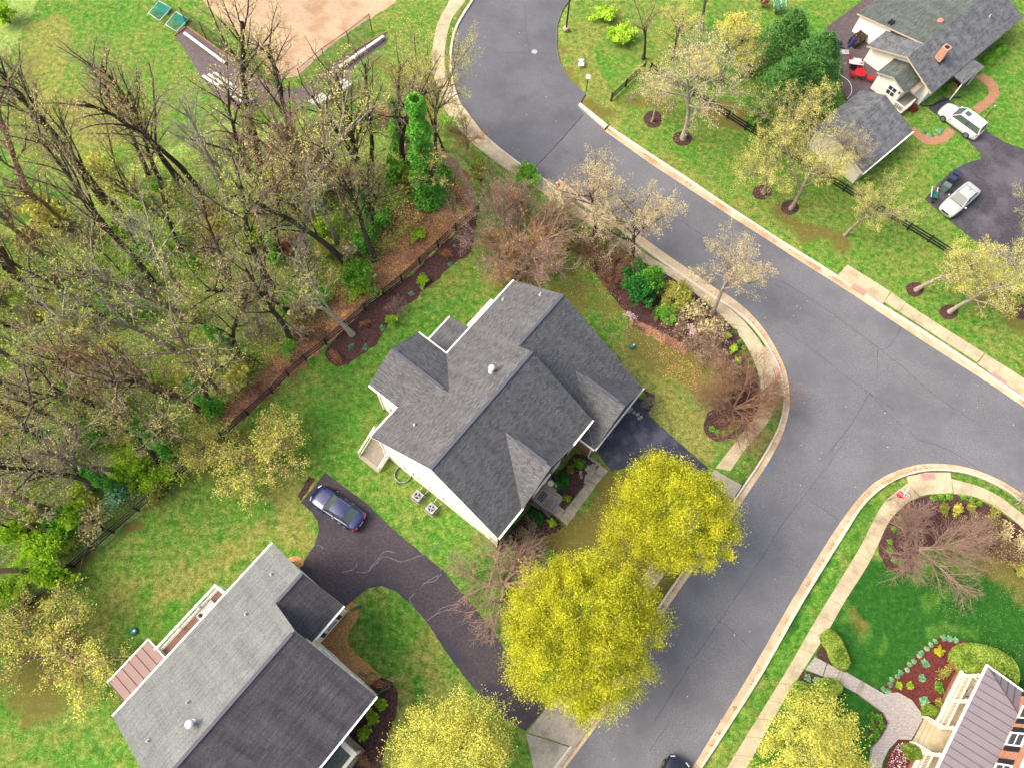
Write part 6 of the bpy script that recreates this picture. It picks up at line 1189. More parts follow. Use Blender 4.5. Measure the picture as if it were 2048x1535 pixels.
# fallen branches
def deadbranches(n):
    mb = MB()
    for i in range(n):
        q = placed[rU.integers(0, len(placed))]+rU.normal(0, 1.5, 2); a_ = rU.uniform(0, 6.28); L = rU.uniform(.8, 3.2); d = np.array([math.cos(a_), math.sin(a_), 0]); p0 = np.array([q[0], q[1], .1])
        mb.tube([p0, p0+d*L*.5+np.array([0, 0, rU.uniform(0, .3)]), p0+d*L+np.array([rU.normal(0, .2), rU.normal(0, .2), 0])], [.05, .035, .015], 4)
    o = mb.build('fallen_branches', M['bark_grey']); o['kind'] = 'stuff'
deadbranches(300)
# ---- hedges
def hedge(name, label, pts, h, mat, n, ls=.1, core_mat='darkgreen', core=True):
    w2 = ccw([p[:2] for p in PP(cat(pts, 3, True), h*.5)]); cx_, cy_ = np.mean(w2, 0); t_ = thing(name, label, 'hedge', (cx_, cy_, 0))
    xs = np.array([p[0] for p in w2]); ys = np.array([p[1] for p in w2]); q = np.column_stack([rng.uniform(xs.min(), xs.max(), n*3), rng.uniform(ys.min(), ys.max(), n*3)])
    d = -sdist(q[:, 0], q[:, 1], w2); q = q[d > 0][:n]; d = d[d > 0][:n]; e = .45
    zt = h*np.sqrt(np.clip(1-(1-np.clip(d/e, 0, 1))**2, 0, 1))*(.93+.12*vnoise(q[:, 0], q[:, 1], .5, 3)); zt = np.maximum(zt, .08)
    zz_ = zt-rng.random(len(q))*.14*h; side = (d < e*.5); zz_ = np.where(side, rng.random(len(q))*zt, zz_)
    C = np.column_stack([q[:, 0]-cx_, q[:, 1]-cy_, zz_]); leafobj('foliage', C, ls, M[mat], .6, t_)
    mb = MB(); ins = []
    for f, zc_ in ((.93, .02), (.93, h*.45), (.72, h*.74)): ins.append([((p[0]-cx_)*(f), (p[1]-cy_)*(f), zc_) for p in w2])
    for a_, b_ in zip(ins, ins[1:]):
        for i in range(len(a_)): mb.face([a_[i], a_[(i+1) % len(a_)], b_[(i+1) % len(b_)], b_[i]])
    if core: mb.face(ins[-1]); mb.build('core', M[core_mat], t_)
r5 = lambda L: [(1440+x*.2969, 1200+y*.2969) for x, y in L]
HG = 1
hedge('clipped_hedge', 'kidney-shaped clipped hedge above the paver walk', r5([(690, 235), (745, 190), (800, 225), (850, 320), (882, 420), (858, 468), (805, 458), (757, 398), (735, 335), (697, 280)]), 1.0, 'boxwood', 24000, .12, core=False)
hedge('clipped_hedge', 'crescent-shaped clipped hedge below the paver walk', r5([(495, 590), (520, 545), (575, 548), (630, 565), (695, 525), (775, 525), (830, 575), (810, 640), (720, 682), (620, 672), (530, 635)]), 1.0, 'boxwood', 26000, .12, core=False)
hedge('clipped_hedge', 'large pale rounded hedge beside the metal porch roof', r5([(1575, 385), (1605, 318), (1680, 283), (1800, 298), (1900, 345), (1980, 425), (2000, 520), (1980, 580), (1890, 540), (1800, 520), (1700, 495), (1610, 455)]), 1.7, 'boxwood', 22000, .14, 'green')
# ---- evergreens
def conifer(label, px, h, R, n, seed):
    q = P(*px, 0); t_ = thing('evergreen_tree', label, 'tree', (q[0], q[1], 0), 0, 'feathery evergreens left of the ranch deck')
    mb = MB(); mb.tube([(0, 0, 0), (0, 0, h*.5), (0, 0, h*.92)], [.2, .12, .03], 8); mb.build('trunk', M['bark'], t_)
    r = np.random.default_rng(seed); out = []
    for i in range(n):
        z = h*(.04+.94*r.random()**1.25); a_ = r.uniform(0, 6.28); rad = R*(1-(z/h)**1.4)**.8*(.75+.3*r.random())
        d = np.array([math.cos(a_), math.sin(a_), .25]); m_ = 34; tt = (.45+.55*r.random(m_))*rad; sp_ = .26
        c_ = d[None]*tt[:, None]+r.normal(0, 1, (m_, 3))*np.array([sp_, sp_, .1])*(.4+.6*(1-tt/rad))[:, None]; c_[:, 2] += z; out.append(c_)
    C = np.vstack(out); leafobj('foliage', C, .17, M['evergreen'], .6, t_, ar=.45)
conifer('feathery evergreen nearest the ranch deck edge', (1588, 205), 9.0, 4.3, 1100, 1); conifer('feathery evergreen in front, lowest in the photo', (1540, 232), 7.5, 3.7, 900, 2); conifer('feathery evergreen at the back near the top edge', (1545, 140), 7.5, 3.7, 800, 3)
print('vegetation ok')
# ================================================================== FENCES, CARS, FURNITURE
def wpt(x, y, z=0): return P(x, y, z)
def fence(name, label, px, gaps=2.45, h=1.15, rails=(.3, .68, 1.06), mat='black', mesh_=False, closing=True):
    pts = [P(a, b)[:2] for a, b in px]; root = thing(name, label, 'fence', (*pts[0], 0)); o = np.array(pts[0]); posts = []
    for a, b_ in zip(pts, pts[1:]):
        L = np.hypot(*(b_-a)); n = max(1, round(L/gaps))
        for k in range(n): posts.append(a+(b_-a)*k/n)
    posts.append(pts[-1])
    post_me = MB().box((-.07, -.07, 0), (.07, .07, h+.08)).mesh('post', M[mat])
    for p in posts: q = link('post', post_me, root); q.location = (*(p-o), 0); q.rotation_euler.z = math.atan2(*(pts[-1]-pts[0])[::-1])
    for a, b_ in zip(posts, posts[1:]):
        for z in rails: mb = MB(); mb.beam((*(a-o), z), (*(b_-o), z), .045, .14); mb.build('rail', M[mat], root)
    if mesh_:
        mb = MB()
        for a, b_ in zip(posts, posts[1:]):
            for k in range(8): p = a+(b_-a)*k/8-o; mb.beam((*p, .05), (*p, 1.0), .006, .006)
        w_ = mb.build('wire', M['blackmetal'], root); w_['kind'] = 'stuff'
    return root
fence('board_fence', 'long black three-rail fence between the woods and the back lawns', [(957, 424), (912, 462), (876, 495), (804, 563), (767, 591), (731, 620), (653, 689), (612, 721), (578, 751), (545, 785), (397, 920), (331, 976), (278, 1020), (228, 1064), (150, 1133), (62, 1208), (-10, 1262), (-90, 1330)], mesh_=True)
fence('board_fence', 'short black rail fence running to the dark bare tree at the top', [(1222, 202), (1251, 174), (1288, 140)], rails=(.3, .62, .95), h=1.05)
fence('board_fence', 'long black rail fence beside the wide driveway on the right', [(1300, 142), (1420, 215), (1560, 305), (1729, 410), (1773, 435), (1814, 459), (1855, 484), (1981, 566), (2019, 586), (2052, 602), (2110, 640)], rails=(.25, .58, .92), h=1.05)
# backstop fence panels of the ball field
def chain(label, px, h=2.4):
    pts = [P(a, b)[:2] for a, b in px]; o = np.array(pts[0]); root = thing('chain_link_fence', label, 'fence', (*o, 0))
    for p in pts: mb = MB(); mb.tube([(*(p-o), 0), (*(p-o), h)], .045, 6); mb.build('post', M['blackmetal'], root)
    for a, b_ in zip(pts, pts[1:]):
        mb = MB(); mb.tube([(*(a-o), h-.05), (*(b_-o), h-.05)], .03, 5); mb.build('top_rail', M['blackmetal'], root)
        L = np.hypot(*(b_-a)); n = int(L/.16); mb = MB(); u = (b_-a)/L; s_ = h/2
        for k in range(-int(h/.16), n):
            x0, z0 = k*.16, 0; x1, z1 = x0+h, h
            if x0 < 0: z0 = -x0; x0 = 0
            if x1 > L: z1 -= x1-L; x1 = L
            if x1 <= x0: continue
            p0, p1 = a+u*x0-o, a+u*x1-o; mb.beam((*p0, z0), (*p1, z1), .009, .009)
            p0, p1 = b_-u*x0-o, b_-u*x1-o; mb.beam((*p0, z0), (*p1, z1), .009, .009)
        w_ = mb.build('wire_mesh', M['blackmetal'], root); w_['kind'] = 'stuff'
chain('chain link fence along the left dugout of the ball field', [(376, 53), (414, 81), (455, 112), (495, 141), (540, 170)])
chain('chain link fence along the right dugout behind the bare trees', [(605, 170), (652, 130), (700, 96), (744, 62)], 2.2)
def bench(label, a, b_, w_=.32, z=.45):
    a, b_ = P(*a), P(*b_); c_ = (a+b_)/2; L = np.linalg.norm(b_-a); t_ = thing('players_bench', label, 'bench', (c_[0], c_[1], 0), math.atan2(b_[1]-a[1], b_[0]-a[0]))
    mb = MB(); mb.box((-L/2, -w_/2, z-.05), (L/2, w_/2, z)); mb.build('seat', M['whitepaint'], t_)
    for k in range(5): x = -L/2+.3+k*(L-.6)/4; mb = MB(); mb.box((x-.03, -.1, 0), (x+.03, .1, z-.05)); mb.build('leg', M['metal'], t_)
bench('long white bench in the left dugout', (371, 72), (452, 132)); bench('long white bench in the right dugout behind bare branches', (768, 78), (680, 140))
def bleacher(label, cpx, ang, L=6.3):
    c_ = P(*cpx); t_ = thing('bleacher', label, 'bleacher', (c_[0], c_[1], 0), ang, 'white plank bleachers')
    for i in range(3):
        mb = MB(); mb.box((-L/2, i*.62, .42+i*.28), (L/2, i*.62+.3, .46+i*.28)); mb.build('seat_plank', M['whitepaint'], t_)
        if i: mb = MB(); mb.box((-L/2, i*.62-.26, .2+(i-1)*.28), (L/2, i*.62-.04, .23+(i-1)*.28)); mb.build('foot_plank', M['metal'], t_)
    for x in (-L/2+.3, 0, L/2-.3):
        mb = MB(); mb.beam((x, 0, .03), (x, 1.6, .03), .05, .05); mb.beam((x, .1, 0), (x, .1, .42), .05, .05); mb.beam((x, 1.5, 0), (x, 1.5, .98), .05, .05); mb.beam((x, .1, .4), (x, 1.5, .95), .05, .05); mb.build('support_frame', M['metal'], t_)
bleacher('white plank bleacher beside the left dugout', (471, 176), math.radians(-38)+math.pi, 5.6); bleacher('white plank bleacher seen through the bare trees, right of centre dugout', (655, 186), math.radians(40)+math.pi, 4.6)
# training net frames
M['net'] = leafmat('teal_net', A(20, 120, 110), A(60, 160, 140), trans=.4)
def netframe(label, pts, hz):
    q = [P(a, b, hz) for a, b in pts]; c_ = np.mean(q, 0); t_ = thing('net_frame', label, 'sports net', (c_[0], c_[1], 0)); q = [p-np.array([c_[0], c_[1], 0]) for p in q]
    for i in range(4): mb = MB(); mb.tube([q[i], q[(i+1) % 4]], .035, 6); mb.build('frame_bar', M['whitepaint'], t_)
    for p in q[:2]: mb = MB(); mb.tube([p, (p[0]*1.25, p[1]*1.25, 0.02)], .03, 6); mb.build('frame_leg', M['whitepaint'], t_)
    mb = MB(); n = 22
    for k in range(1, n):
        f = k/n; a, b_ = q[0]*(1-f)+q[1]*f, q[3]*(1-f)+q[2]*f; mb.beam(a, b_, .012, .012); a, b_ = q[0]*(1-f)+q[3]*f, q[1]*(1-f)+q[2]*f; mb.beam(a, b_, .012, .012)
    w_ = mb.build('net', M['net'], t_); w_['kind'] = 'stuff'
    mb = MB(); f = .45; mb.face([q[1], q[2], q[2]*(1-f)+q[3]*f-np.array([0, 0, .25]), q[1]*(1-f)+q[0]*f-np.array([0, 0, .3])]); mb.build('net_pocket', M['net'], t_)
netframe('white framed teal net on the grass, farther from the dugout', [(297, 26), (318, 2), (342, 16), (319, 42)], .35); netframe('white framed teal net nearest the left dugout fence post', [(331, 49), (352, 24), (377, 38), (353, 63)], .35)
t_ = thing('trash_bin', 'pale blue-grey bin at the bend of the dugout gravel', 'bin', tuple(P(560, 178))); mb = MB(); mb.lathe([(.26, 0), (.32, .8), (.34, .82), (.34, .88), (.1, .95)], (0, 0, 0), 14); mb.build('body', plain('bin_green', A(90, 150, 130)), t_)
# ---- street furniture
def lettering(txt, size, mat, parent, loc, rot, ext=.004, name='lettering'):
    cu = bpy.data.curves.new(name, 'FONT'); cu.body = txt; cu.size = size; cu.extrude = ext; cu.align_x = 'CENTER'; cu.align_y = 'CENTER'
    tmp = bpy.data.objects.new('tmp_text', cu); COL.objects.link(tmp); dg = bpy.context.evaluated_depsgraph_get(); me_ = bpy.data.meshes.new_from_object(tmp.evaluated_get(dg)); bpy.data.objects.remove(tmp)
    me_.name = name; me_.materials.clear(); me_.materials.append(mat); o = link(name, me_, parent); o.location = loc; o.rotation_euler = rot; return o
q = P(1775, 1000); t_ = thing('stop_sign', 'red stop sign with street name blades at the curved corner kerb', 'road sign', (q[0], q[1], 0), math.radians(-38))
mb = MB(); mb.tube([(0, 0, 0), (0, 0, 2.95)], .035, 8); mb.build('post', M['metal'], t_)
def octo(r): return [(r*math.cos(math.pi/8+i*math.pi/4), r*math.sin(math.pi/8+i*math.pi/4)) for i in range(8)]
sg = thing('sign_plate', None, None, parent=t_); sg.location = (0, -.05, 2.25); sg.rotation_euler = (math.radians(62), 0, 0)
mb = MB(); mb.slab([(x, y, 0) for x, y in octo(.42)], .01); mb.build('border', M['whitepaint'], sg); mb = MB(); mb.slab([(x, y, .004) for x, y in octo(.385)], .003); mb.build('face', M['red'], sg)
lettering('STOP', .3, M['whitepaint'], sg, (0, 0, .007), (0, 0, 0))
for ang, z in ((0, 2.75), (90, 2.92)):
    mb = MB(); mb.beam((-.45 if ang == 0 else 0, -.45 if ang else 0, z), (.45 if ang == 0 else 0, .45 if ang else 0, z), .03, .16); mb.build('street_name_blade', M['whitepaint'], t_)
q = P(1116, 377); t_ = thing('fire_hydrant', 'red fire hydrant on the grass strip by the kerb', 'hydrant', (q[0], q[1], 0), .6)
mb = MB(); mb.lathe([(.17, 0), (.17, .04), (.12, .05), (.12, .52), (.15, .53), (.15, .57), (.12, .62), (.04, .7), (.035, .76)], (0, 0, 0), 16); mb.build('body', M['red'], t_)
for a_ in (0, math.pi/2, math.pi): mb = MB(); mb.tube([(.1*math.cos(a_), .1*math.sin(a_), .4), (.22*math.cos(a_), .22*math.sin(a_), .4)], .065, 10); mb.build('nozzle_cap', M['red'], t_)
q = P(1132, 62); t_ = thing('lamp_post', 'dark street lamp post on a round concrete foot at the top', 'lamp post', (q[0], q[1], 0))
mb = MB(); mb.lathe([(.3, 0), (.3, .45), (.26, .5)], (0, 0, 0), 18); mb.build('base', M['concrete'], t_); mb = MB(); mb.tube([(0, 0, .5), (0, 0, 4), (0, 0, 7)], [.09, .075, .06], 10); mb.build('pole', M['blackmetal'], t_)
mb = MB(); mb.beam((0, 0, 7), (.9, .1, 7.05), .07, .07); mb.box((.7, -.1, 6.95), (1.3, .3, 7.1)); mb.build('lamp_head', M['blackmetal'], t_)
q = P(1069, 104, ROAD_Z); t_ = thing('manhole_cover', 'round grey manhole cover in the cul-de-sac road', 'manhole cover', (q[0], q[1], ROAD_Z+.01)); mb = MB(); mb.lathe([(.33, 0), (.33, .012)], (0, 0, 0), 28); mb.build('frame', M['metal'], t_)
mb = MB(); mb.lathe([(.28, .012), (.28, .018)], (0, 0, 0), 28); mb.build('lid', M['greyplastic'], t_)
def board(name, label, base, w_, h_, zc_, yaw, tilt, postmat='black', n=2, mat='whitepaint'):
    q = P(*base); t_ = thing(name, label, 'sign', (q[0], q[1], 0), yaw); pn = thing('sign_panel', None, None, parent=t_); pn.location = (0, -.04, zc_); pn.rotation_euler = (tilt, 0, 0)
    mb = MB(); mb.box((-w_/2, -h_/2, 0), (w_/2, h_/2, .02)); mb.build('panel', M[mat], pn)
    for x in ((-w_/2+.05, w_/2-.05) if n == 2 else (0,)): mb = MB(); mb.beam((x, 0, 0), (x, 0, zc_+h_*.3), .07, .07); mb.build('post', M[postmat], t_)
board('notice_board', 'larger plain white sign panel on the cul-de-sac grass', (1161, 132), .62, .75, .5, 0, math.radians(25)); board('notice_sign', 'small white sign on a black post near the notch of the road edge', (1172, 182), .42, .42, 2.0, 0, math.radians(30), n=1); board('yard_sign', 'small tilted white yard sign beside the first mulch ring', (1262, 200), .6, .5, .5, math.radians(55), math.radians(60), n=1)
for px, lab, s_ in (((269, 1262), 'dark green round utility lid on the lawn above the pink metal roof', .3), ((1265, 693), 'green and blue round utility lid on the lawn beside the dark roof', .28)):
    q = P(*px); t_ = thing('utility_marker', lab, 'utility cover', (q[0], q[1], 0)); mb = MB(); mb.lathe([(s_, 0), (s_, .12), (s_*.85, .2), (s_*.3, .24)], (0, 0, 0), 18); mb.build('lid', M['teal'], t_); mb = MB(); mb.lathe([(.09, .18), (.09, .27)], (.08, .05, 0), 10); mb.build('cap', M['whitepaint'], t_)
for px in ((1509, 918), (1526, 1000)): pass
mb = MB(); c_ = P(1532, 937, ROAD_Z)
for a_, L in ((.2, .45), (1.1, .3), (2.4, .28), (-.5, .3)): d = np.array([math.cos(a_), math.sin(a_), 0]); mb.beam(c_+np.array([0, 0, .014]), c_+d*L+np.array([0, 0, .014]), .07, .006)
tag(mb.build('utility_mark', M['bluepaint']), 'bright blue utility paint mark on the road beside the kerb', 'road marking')
q = P(1020, 1071, .5); t_ = thing('garden_light', 'small white globe light in the front bed near the brick corner', 'garden light', (q[0], q[1], 0)); mb = MB(); mb.tube([(0, 0, 0), (0, 0, .4)], .02, 6); mb.build('stake', M['blackmetal'], t_); mb = MB(); mb.lathe([(.02, .38), (.09, .43), (.11, .5), (.07, .58), (.01, .6)], (0, 0, 0), 12); mb.build('globe', M['whitepaint'], t_)
# downspout extensions and hose
for a, b_, lab in (((700, 1219), (723, 1209), 'dark green downspout extension at the garage corner of the lower left house'), ((757, 1385), (781, 1372), 'dark green downspout extension crossing the mulch by the lower left house')):
    mb = MB(); mb.beam(P(*a, .25), P(*b_, .1), .14, .12); tag(mb.build('downspout_extension', M['greenplastic']), lab, 'drain pipe')
HP = cat([(717, 1345), (728, 1350), (738, 1358), (746, 1362), (752, 1356), (750, 1347), (742, 1345), (734, 1352), (726, 1362), (718, 1358), (716, 1348), (724, 1344), (735, 1349), (744, 1342)], 6)
mb = MB(); mb.tube([P(*p, .06) for p in HP], .022, 5); tag(mb.build('garden_hose', M['teal']), 'teal garden hose coiled loosely on the tan gravel bed', 'hose')
mb = MB(); mb.tube([P(*p, .36) for p in cat([(1693, 126), (1683, 132), (1679, 142), (1681, 150), (1690, 156), (1698, 163), (1703, 174), (1702, 188), (1694, 198)], 6)], .025, 5); tag(mb.build('deck_hose', M['creamwood']), 'cream hose snaking across the grey deck', 'hose')
mb = MB(); mb.tube([P(*p, .08) for p in cat([(1838, 206), (1846, 211), (1862, 211), (1880, 204), (1900, 197), (1922, 194)], 6)], .06, 6); tag(mb.build('drain_hose', M['darkplastic']), 'thick black corrugated pipe lying across the tip of the driveway', 'pipe')
# flagstones by the main walk
rS = np.random.default_rng(4); t_ = thing('flagstone_edging', 'pile of flat grey stones between mulch and walk by the dark driveway', 'stones', tuple(P(*cz(970, 430))))
c0_ = P(*cz(970, 430))
spots_ = [(rS.uniform(905, 1060), rS.uniform(330, 600)) for _ in range(70)]; spots_ = [s for s in spots_ if abs((s[1]-600)+(s[0]-905)*1.65) < 70 or (s[0]-990)**2+(s[1]-400)**2 < 70**2]+[(960+i*17, 235+i*12) for i in range(9)]+[(845, 470), (860, 490), (850, 440), (855, 510)]+[(920+i*8, 570-i*22) for i in range(8)]
for s in spots_[:60]:
    p = P(*cz(*s), .05)-c0_; r_ = rS.uniform(.1, .2); k = 6; a0 = rS.uniform(0, 6); mb = MB(); pts = [(p[0]+r_*rS.uniform(.7, 1.1)*math.cos(a0+i*6.283/k), p[1]+r_*rS.uniform(.6, 1)*math.sin(a0+i*6.283/k), .09+rS.uniform(0, .03)) for i in range(k)]
    mb.slab(pts, .08); mb.build('stone', M['stone'], t_)
t_ = thing('flagstone_row', 'row of flat stones by the far garage corner of the dark driveway', 'stones', tuple(P(1268, 822))); c0_ = P(1268, 822)
for i, s in enumerate([(1257, 822), (1262, 817), (1268, 824), (1275, 828), (1282, 834), (1252, 817), (1278, 836)]):
    p = P(*s, .05)-c0_; r_ = .2; mb = MB(); pts = [(p[0]+r_*rS.uniform(.7, 1.1)*math.cos(j*1.05), p[1]+r_*rS.uniform(.6, 1)*math.sin(j*1.05), .09) for j in range(6)]; mb.slab(pts, .08); mb.build('stone', M['stone'], t_)
# ---- ranch deck furniture
def dloc(px, z=.3): return tuple(P(*px, z))
t_ = thing('patio_table', 'round red patio table on the grey deck', 'table', dloc((1715, 155)), .3)
mb = MB(); mb.lathe([(.58, .7), (.6, .72), (.58, .74)], (0, 0, 0), 28); mb.build('tabletop', M['red'], t_)
for i in range(4): a_ = .6+i*1.571; mb = MB(); mb.beam((.42*math.cos(a_), .42*math.sin(a_), 0), (.3*math.cos(a_), .3*math.sin(a_), .7), .04, .04); mb.build('leg', M['red'], t_)
def pchair(label, px, yaw):
    t_ = thing('patio_chair', label, 'chair', dloc(px), yaw, 'red patio chairs on the grey deck')
    mb = MB(); mb.box((-.26, -.25, .4), (.26, .25, .44)); mb.build('seat', M['red'], t_); mb = MB(); mb.slab([(-.26, .22, .46), (-.24, .36, .95), (.24, .36, .95), (.26, .22, .46)], .035, down=(0, 1, 0)); mb.build('backrest', M['red'], t_)
    for x in (-.24, .24):
        for y in (-.22, .22): mb = MB(); mb.beam((x, y, 0), (x, y, .42), .035, .035); mb.build('leg', M['red'], t_)
        mb = MB(); mb.beam((x*1.1, -.24, .62), (x*1.1, .28, .66), .05, .03); mb.beam((x*1.1, -.22, .42), (x*1.1, -.22, .62), .03, .03); mb.build('armrest', M['red'], t_)
pchair('red patio chair above the round red table', (1716, 145), 0.1); pchair('red patio chair left of the round red table', (1701, 155), 1.4); pchair('red patio chair right of the round red table', (1735, 163), -2.0); pchair('red patio chair behind the white grill', (1699, 129), .9)
t_ = thing('grill', 'white and grey gas grill standing between red chairs', 'grill', dloc((1706, 137)), math.radians(-10))
mb = MB(); mb.box((-.42, -.28, .05), (.42, .28, .78)); mb.build('cabinet', M['darkplastic'], t_); mb = MB(); mb.box((-.75, -.26, .78), (-.4, .26, .83)); mb.box((.4, -.26, .78), (.75, .26, .83)); mb.build('side_shelves', M['whitepaint'], t_); mb = MB(); mb.slab([(-.4, -.28, .8), (.4, -.28, .8), (.4, .1, 1.15), (-.4, .1, 1.15)], .05); mb.box((-.4, .05, .8), (.4, .28, 1.12)); mb.build('hood', M['whitepaint'], t_)
t_ = thing('parasol', 'closed blue parasol leaning from a square pale base on the deck', 'parasol', dloc((1689, 107)), 0)
mb = MB(); mb.box((-.4, -.32, 0), (.4, .32, .22)); mb.build('base', M['greyplastic'], t_); mb = MB(); mb.tube([(0, 0, .2), (.25, .1, 2.35)], .03, 8); mb.build('pole', M['metal'], t_); mb = MB(); mb.tube([(.08, .03, .85), (.13, .05, 1.3), (.2, .08, 1.9), (.25, .1, 2.3)], [.16, .13, .09, .03], 8); mb.build('canopy', M['blue'], t_)
t_ = thing('swing_bar', 'long black bar lying across the grey deck', 'bar', dloc((1672, 88)), 0); a, b_ = P(1644, 77, .4)-P(1672, 88, .3), P(1690, 98, .4)-P(1672, 88, .3); mb = MB(); mb.beam(a, b_, .16, .12); mb.build('bar', M['darkplastic'], t_); mb = MB(); mb.box((.2, -.2, .02), (.6, .3, .18)); mb.build('bracket', M['darkplastic'], t_)
t_ = thing('bucket', 'small black bucket near the deck edge', 'bucket', dloc((1661, 108))); mb = MB(); mb.lathe([(.17, 0), (.22, .38), (.2, .38), (.15, .03)], (0, 0, 0), 14); mb.build('body', M['darkplastic'], t_)
t_ = thing('white_box', 'small white box at the deck edge beside the bucket', 'box', dloc((1651, 103)), .5); mb = MB(); mb.box((-.2, -.16, 0), (.2, .16, .25)); mb.build('body', M['whitepaint'], t_); mb = MB(); mb.box((-.22, -.18, .25), (.22, .18, .3)); mb.build('lid', M['whitepaint'], t_)
t_ = thing('deck_clutter', 'dark covered firewood rack against the ranch house wall', 'rack', dloc((1712, 85)), S(40)); mb = MB(); mb.box((-.9, -.5, 0), (.9, .5, .7)); mb.build('rack', M['darkplastic'], t_)
rC = np.random.default_rng(3); leafobj('cover', np.column_stack([rC.uniform(-.95, .95, 500), rC.uniform(-.55, .55, 500), rC.uniform(.6, .8, 500)]), .2, M['bark'], .5, t_)
t_ = thing('driveway_lamp', 'slim black garden lamp post beside the white car', 'garden lamp', tuple(P(1970, 236)), 0); mb = MB(); mb.tube([(0, 0, 0), (0, 0, 1.5)], .035, 6); mb.build('post', M['blackmetal'], t_); mb = MB(); mb.lathe([(.06, 1.5), (.11, 1.6), (.11, 1.75), (.03, 1.85)], (0, 0, 0), 8); mb.build('lantern', M['greyplastic'], t_)
# bins and barrow
def bin_(label, px, yaw, mat, h=1.05):
    t_ = thing('wheelie_bin', label, 'bin', tuple(P(*px)), yaw, 'bins beside the silver car')
    mb = MB(); b0 = [(-.24, -.27, 0), (.24, -.27, 0), (.24, .27, 0), (-.24, .27, 0)]; b1 = [(-.29, -.34, h), (.29, -.34, h), (.29, .34, h), (-.29, .34, h)]
    for i in range(4): mb.face([b0[i], b0[(i+1) % 4], b1[(i+1) % 4], b1[i]])
    mb.build('body', M[mat], t_); mb = MB(); mb.box((-.31, -.37, h), (.31, .38, h+.06)); mb.build('lid', M[mat], t_)
    for x in (-.25, .25): mb = MB(); mb.tube([(x-.03, .3, .12), (x+.03, .3, .12)], .12, 12); mb.build('wheel', M['darkplastic'], t_)
    mb = MB(); mb.tube([(-.25, .42, h), (.25, .42, h)], .025, 6); mb.build('handle', M['darkplastic'], t_)
M['binblue'] = plain('navy_plastic', A(58, 64, 92)); M['bingreen'] = plain('grey_green_plastic', A(108, 130, 128))
bin_('navy lidded bin farthest from the silver car front', (1903, 359), .9, 'binblue'); bin_('navy lidded bin in the middle of the row', (1893, 369), .9, 'binblue', 1.1); bin_('grey-green lidded bin at the near end of the row', (1884, 382), .9, 'bingreen', .95)
t_ = thing('wheelbarrow', 'teal wheelbarrow with cream handles at the end of the bins', 'wheelbarrow', tuple(P(1864, 396)), 1.3)
mb = MB(); mb.face([(-.4, -.28, .55), (.4, -.22, .55), (.28, -.15, .3), (-.3, -.18, .3)]); mb.face([(-.4, .28, .55), (-.3, .18, .3), (.28, .15, .3), (.4, .22, .55)]); mb.face([(-.3, -.18, .3), (.28, -.15, .3), (.28, .15, .3), (-.3, .18, .3)]); mb.face([(.4, -.22, .55), (.4, .22, .55), (.28, .15, .3), (.28, -.15, .3)]); mb.face([(-.4, -.28, .55), (-.3, -.18, .3), (-.3, .18, .3), (-.4, .28, .55)]); mb.build('tray', M['teal'], t_)
for y in (-.25, .25): mb = MB(); mb.beam((-.2, y, .32), (1.0, y*1.1, .5), .05, .05); mb.build('handle', M['creamwood'], t_)
mb = MB(); mb.tube([(-.55, -.05, .18), (-.55, .05, .18)], .18, 14); mb.build('wheel', M['darkplastic'], t_)
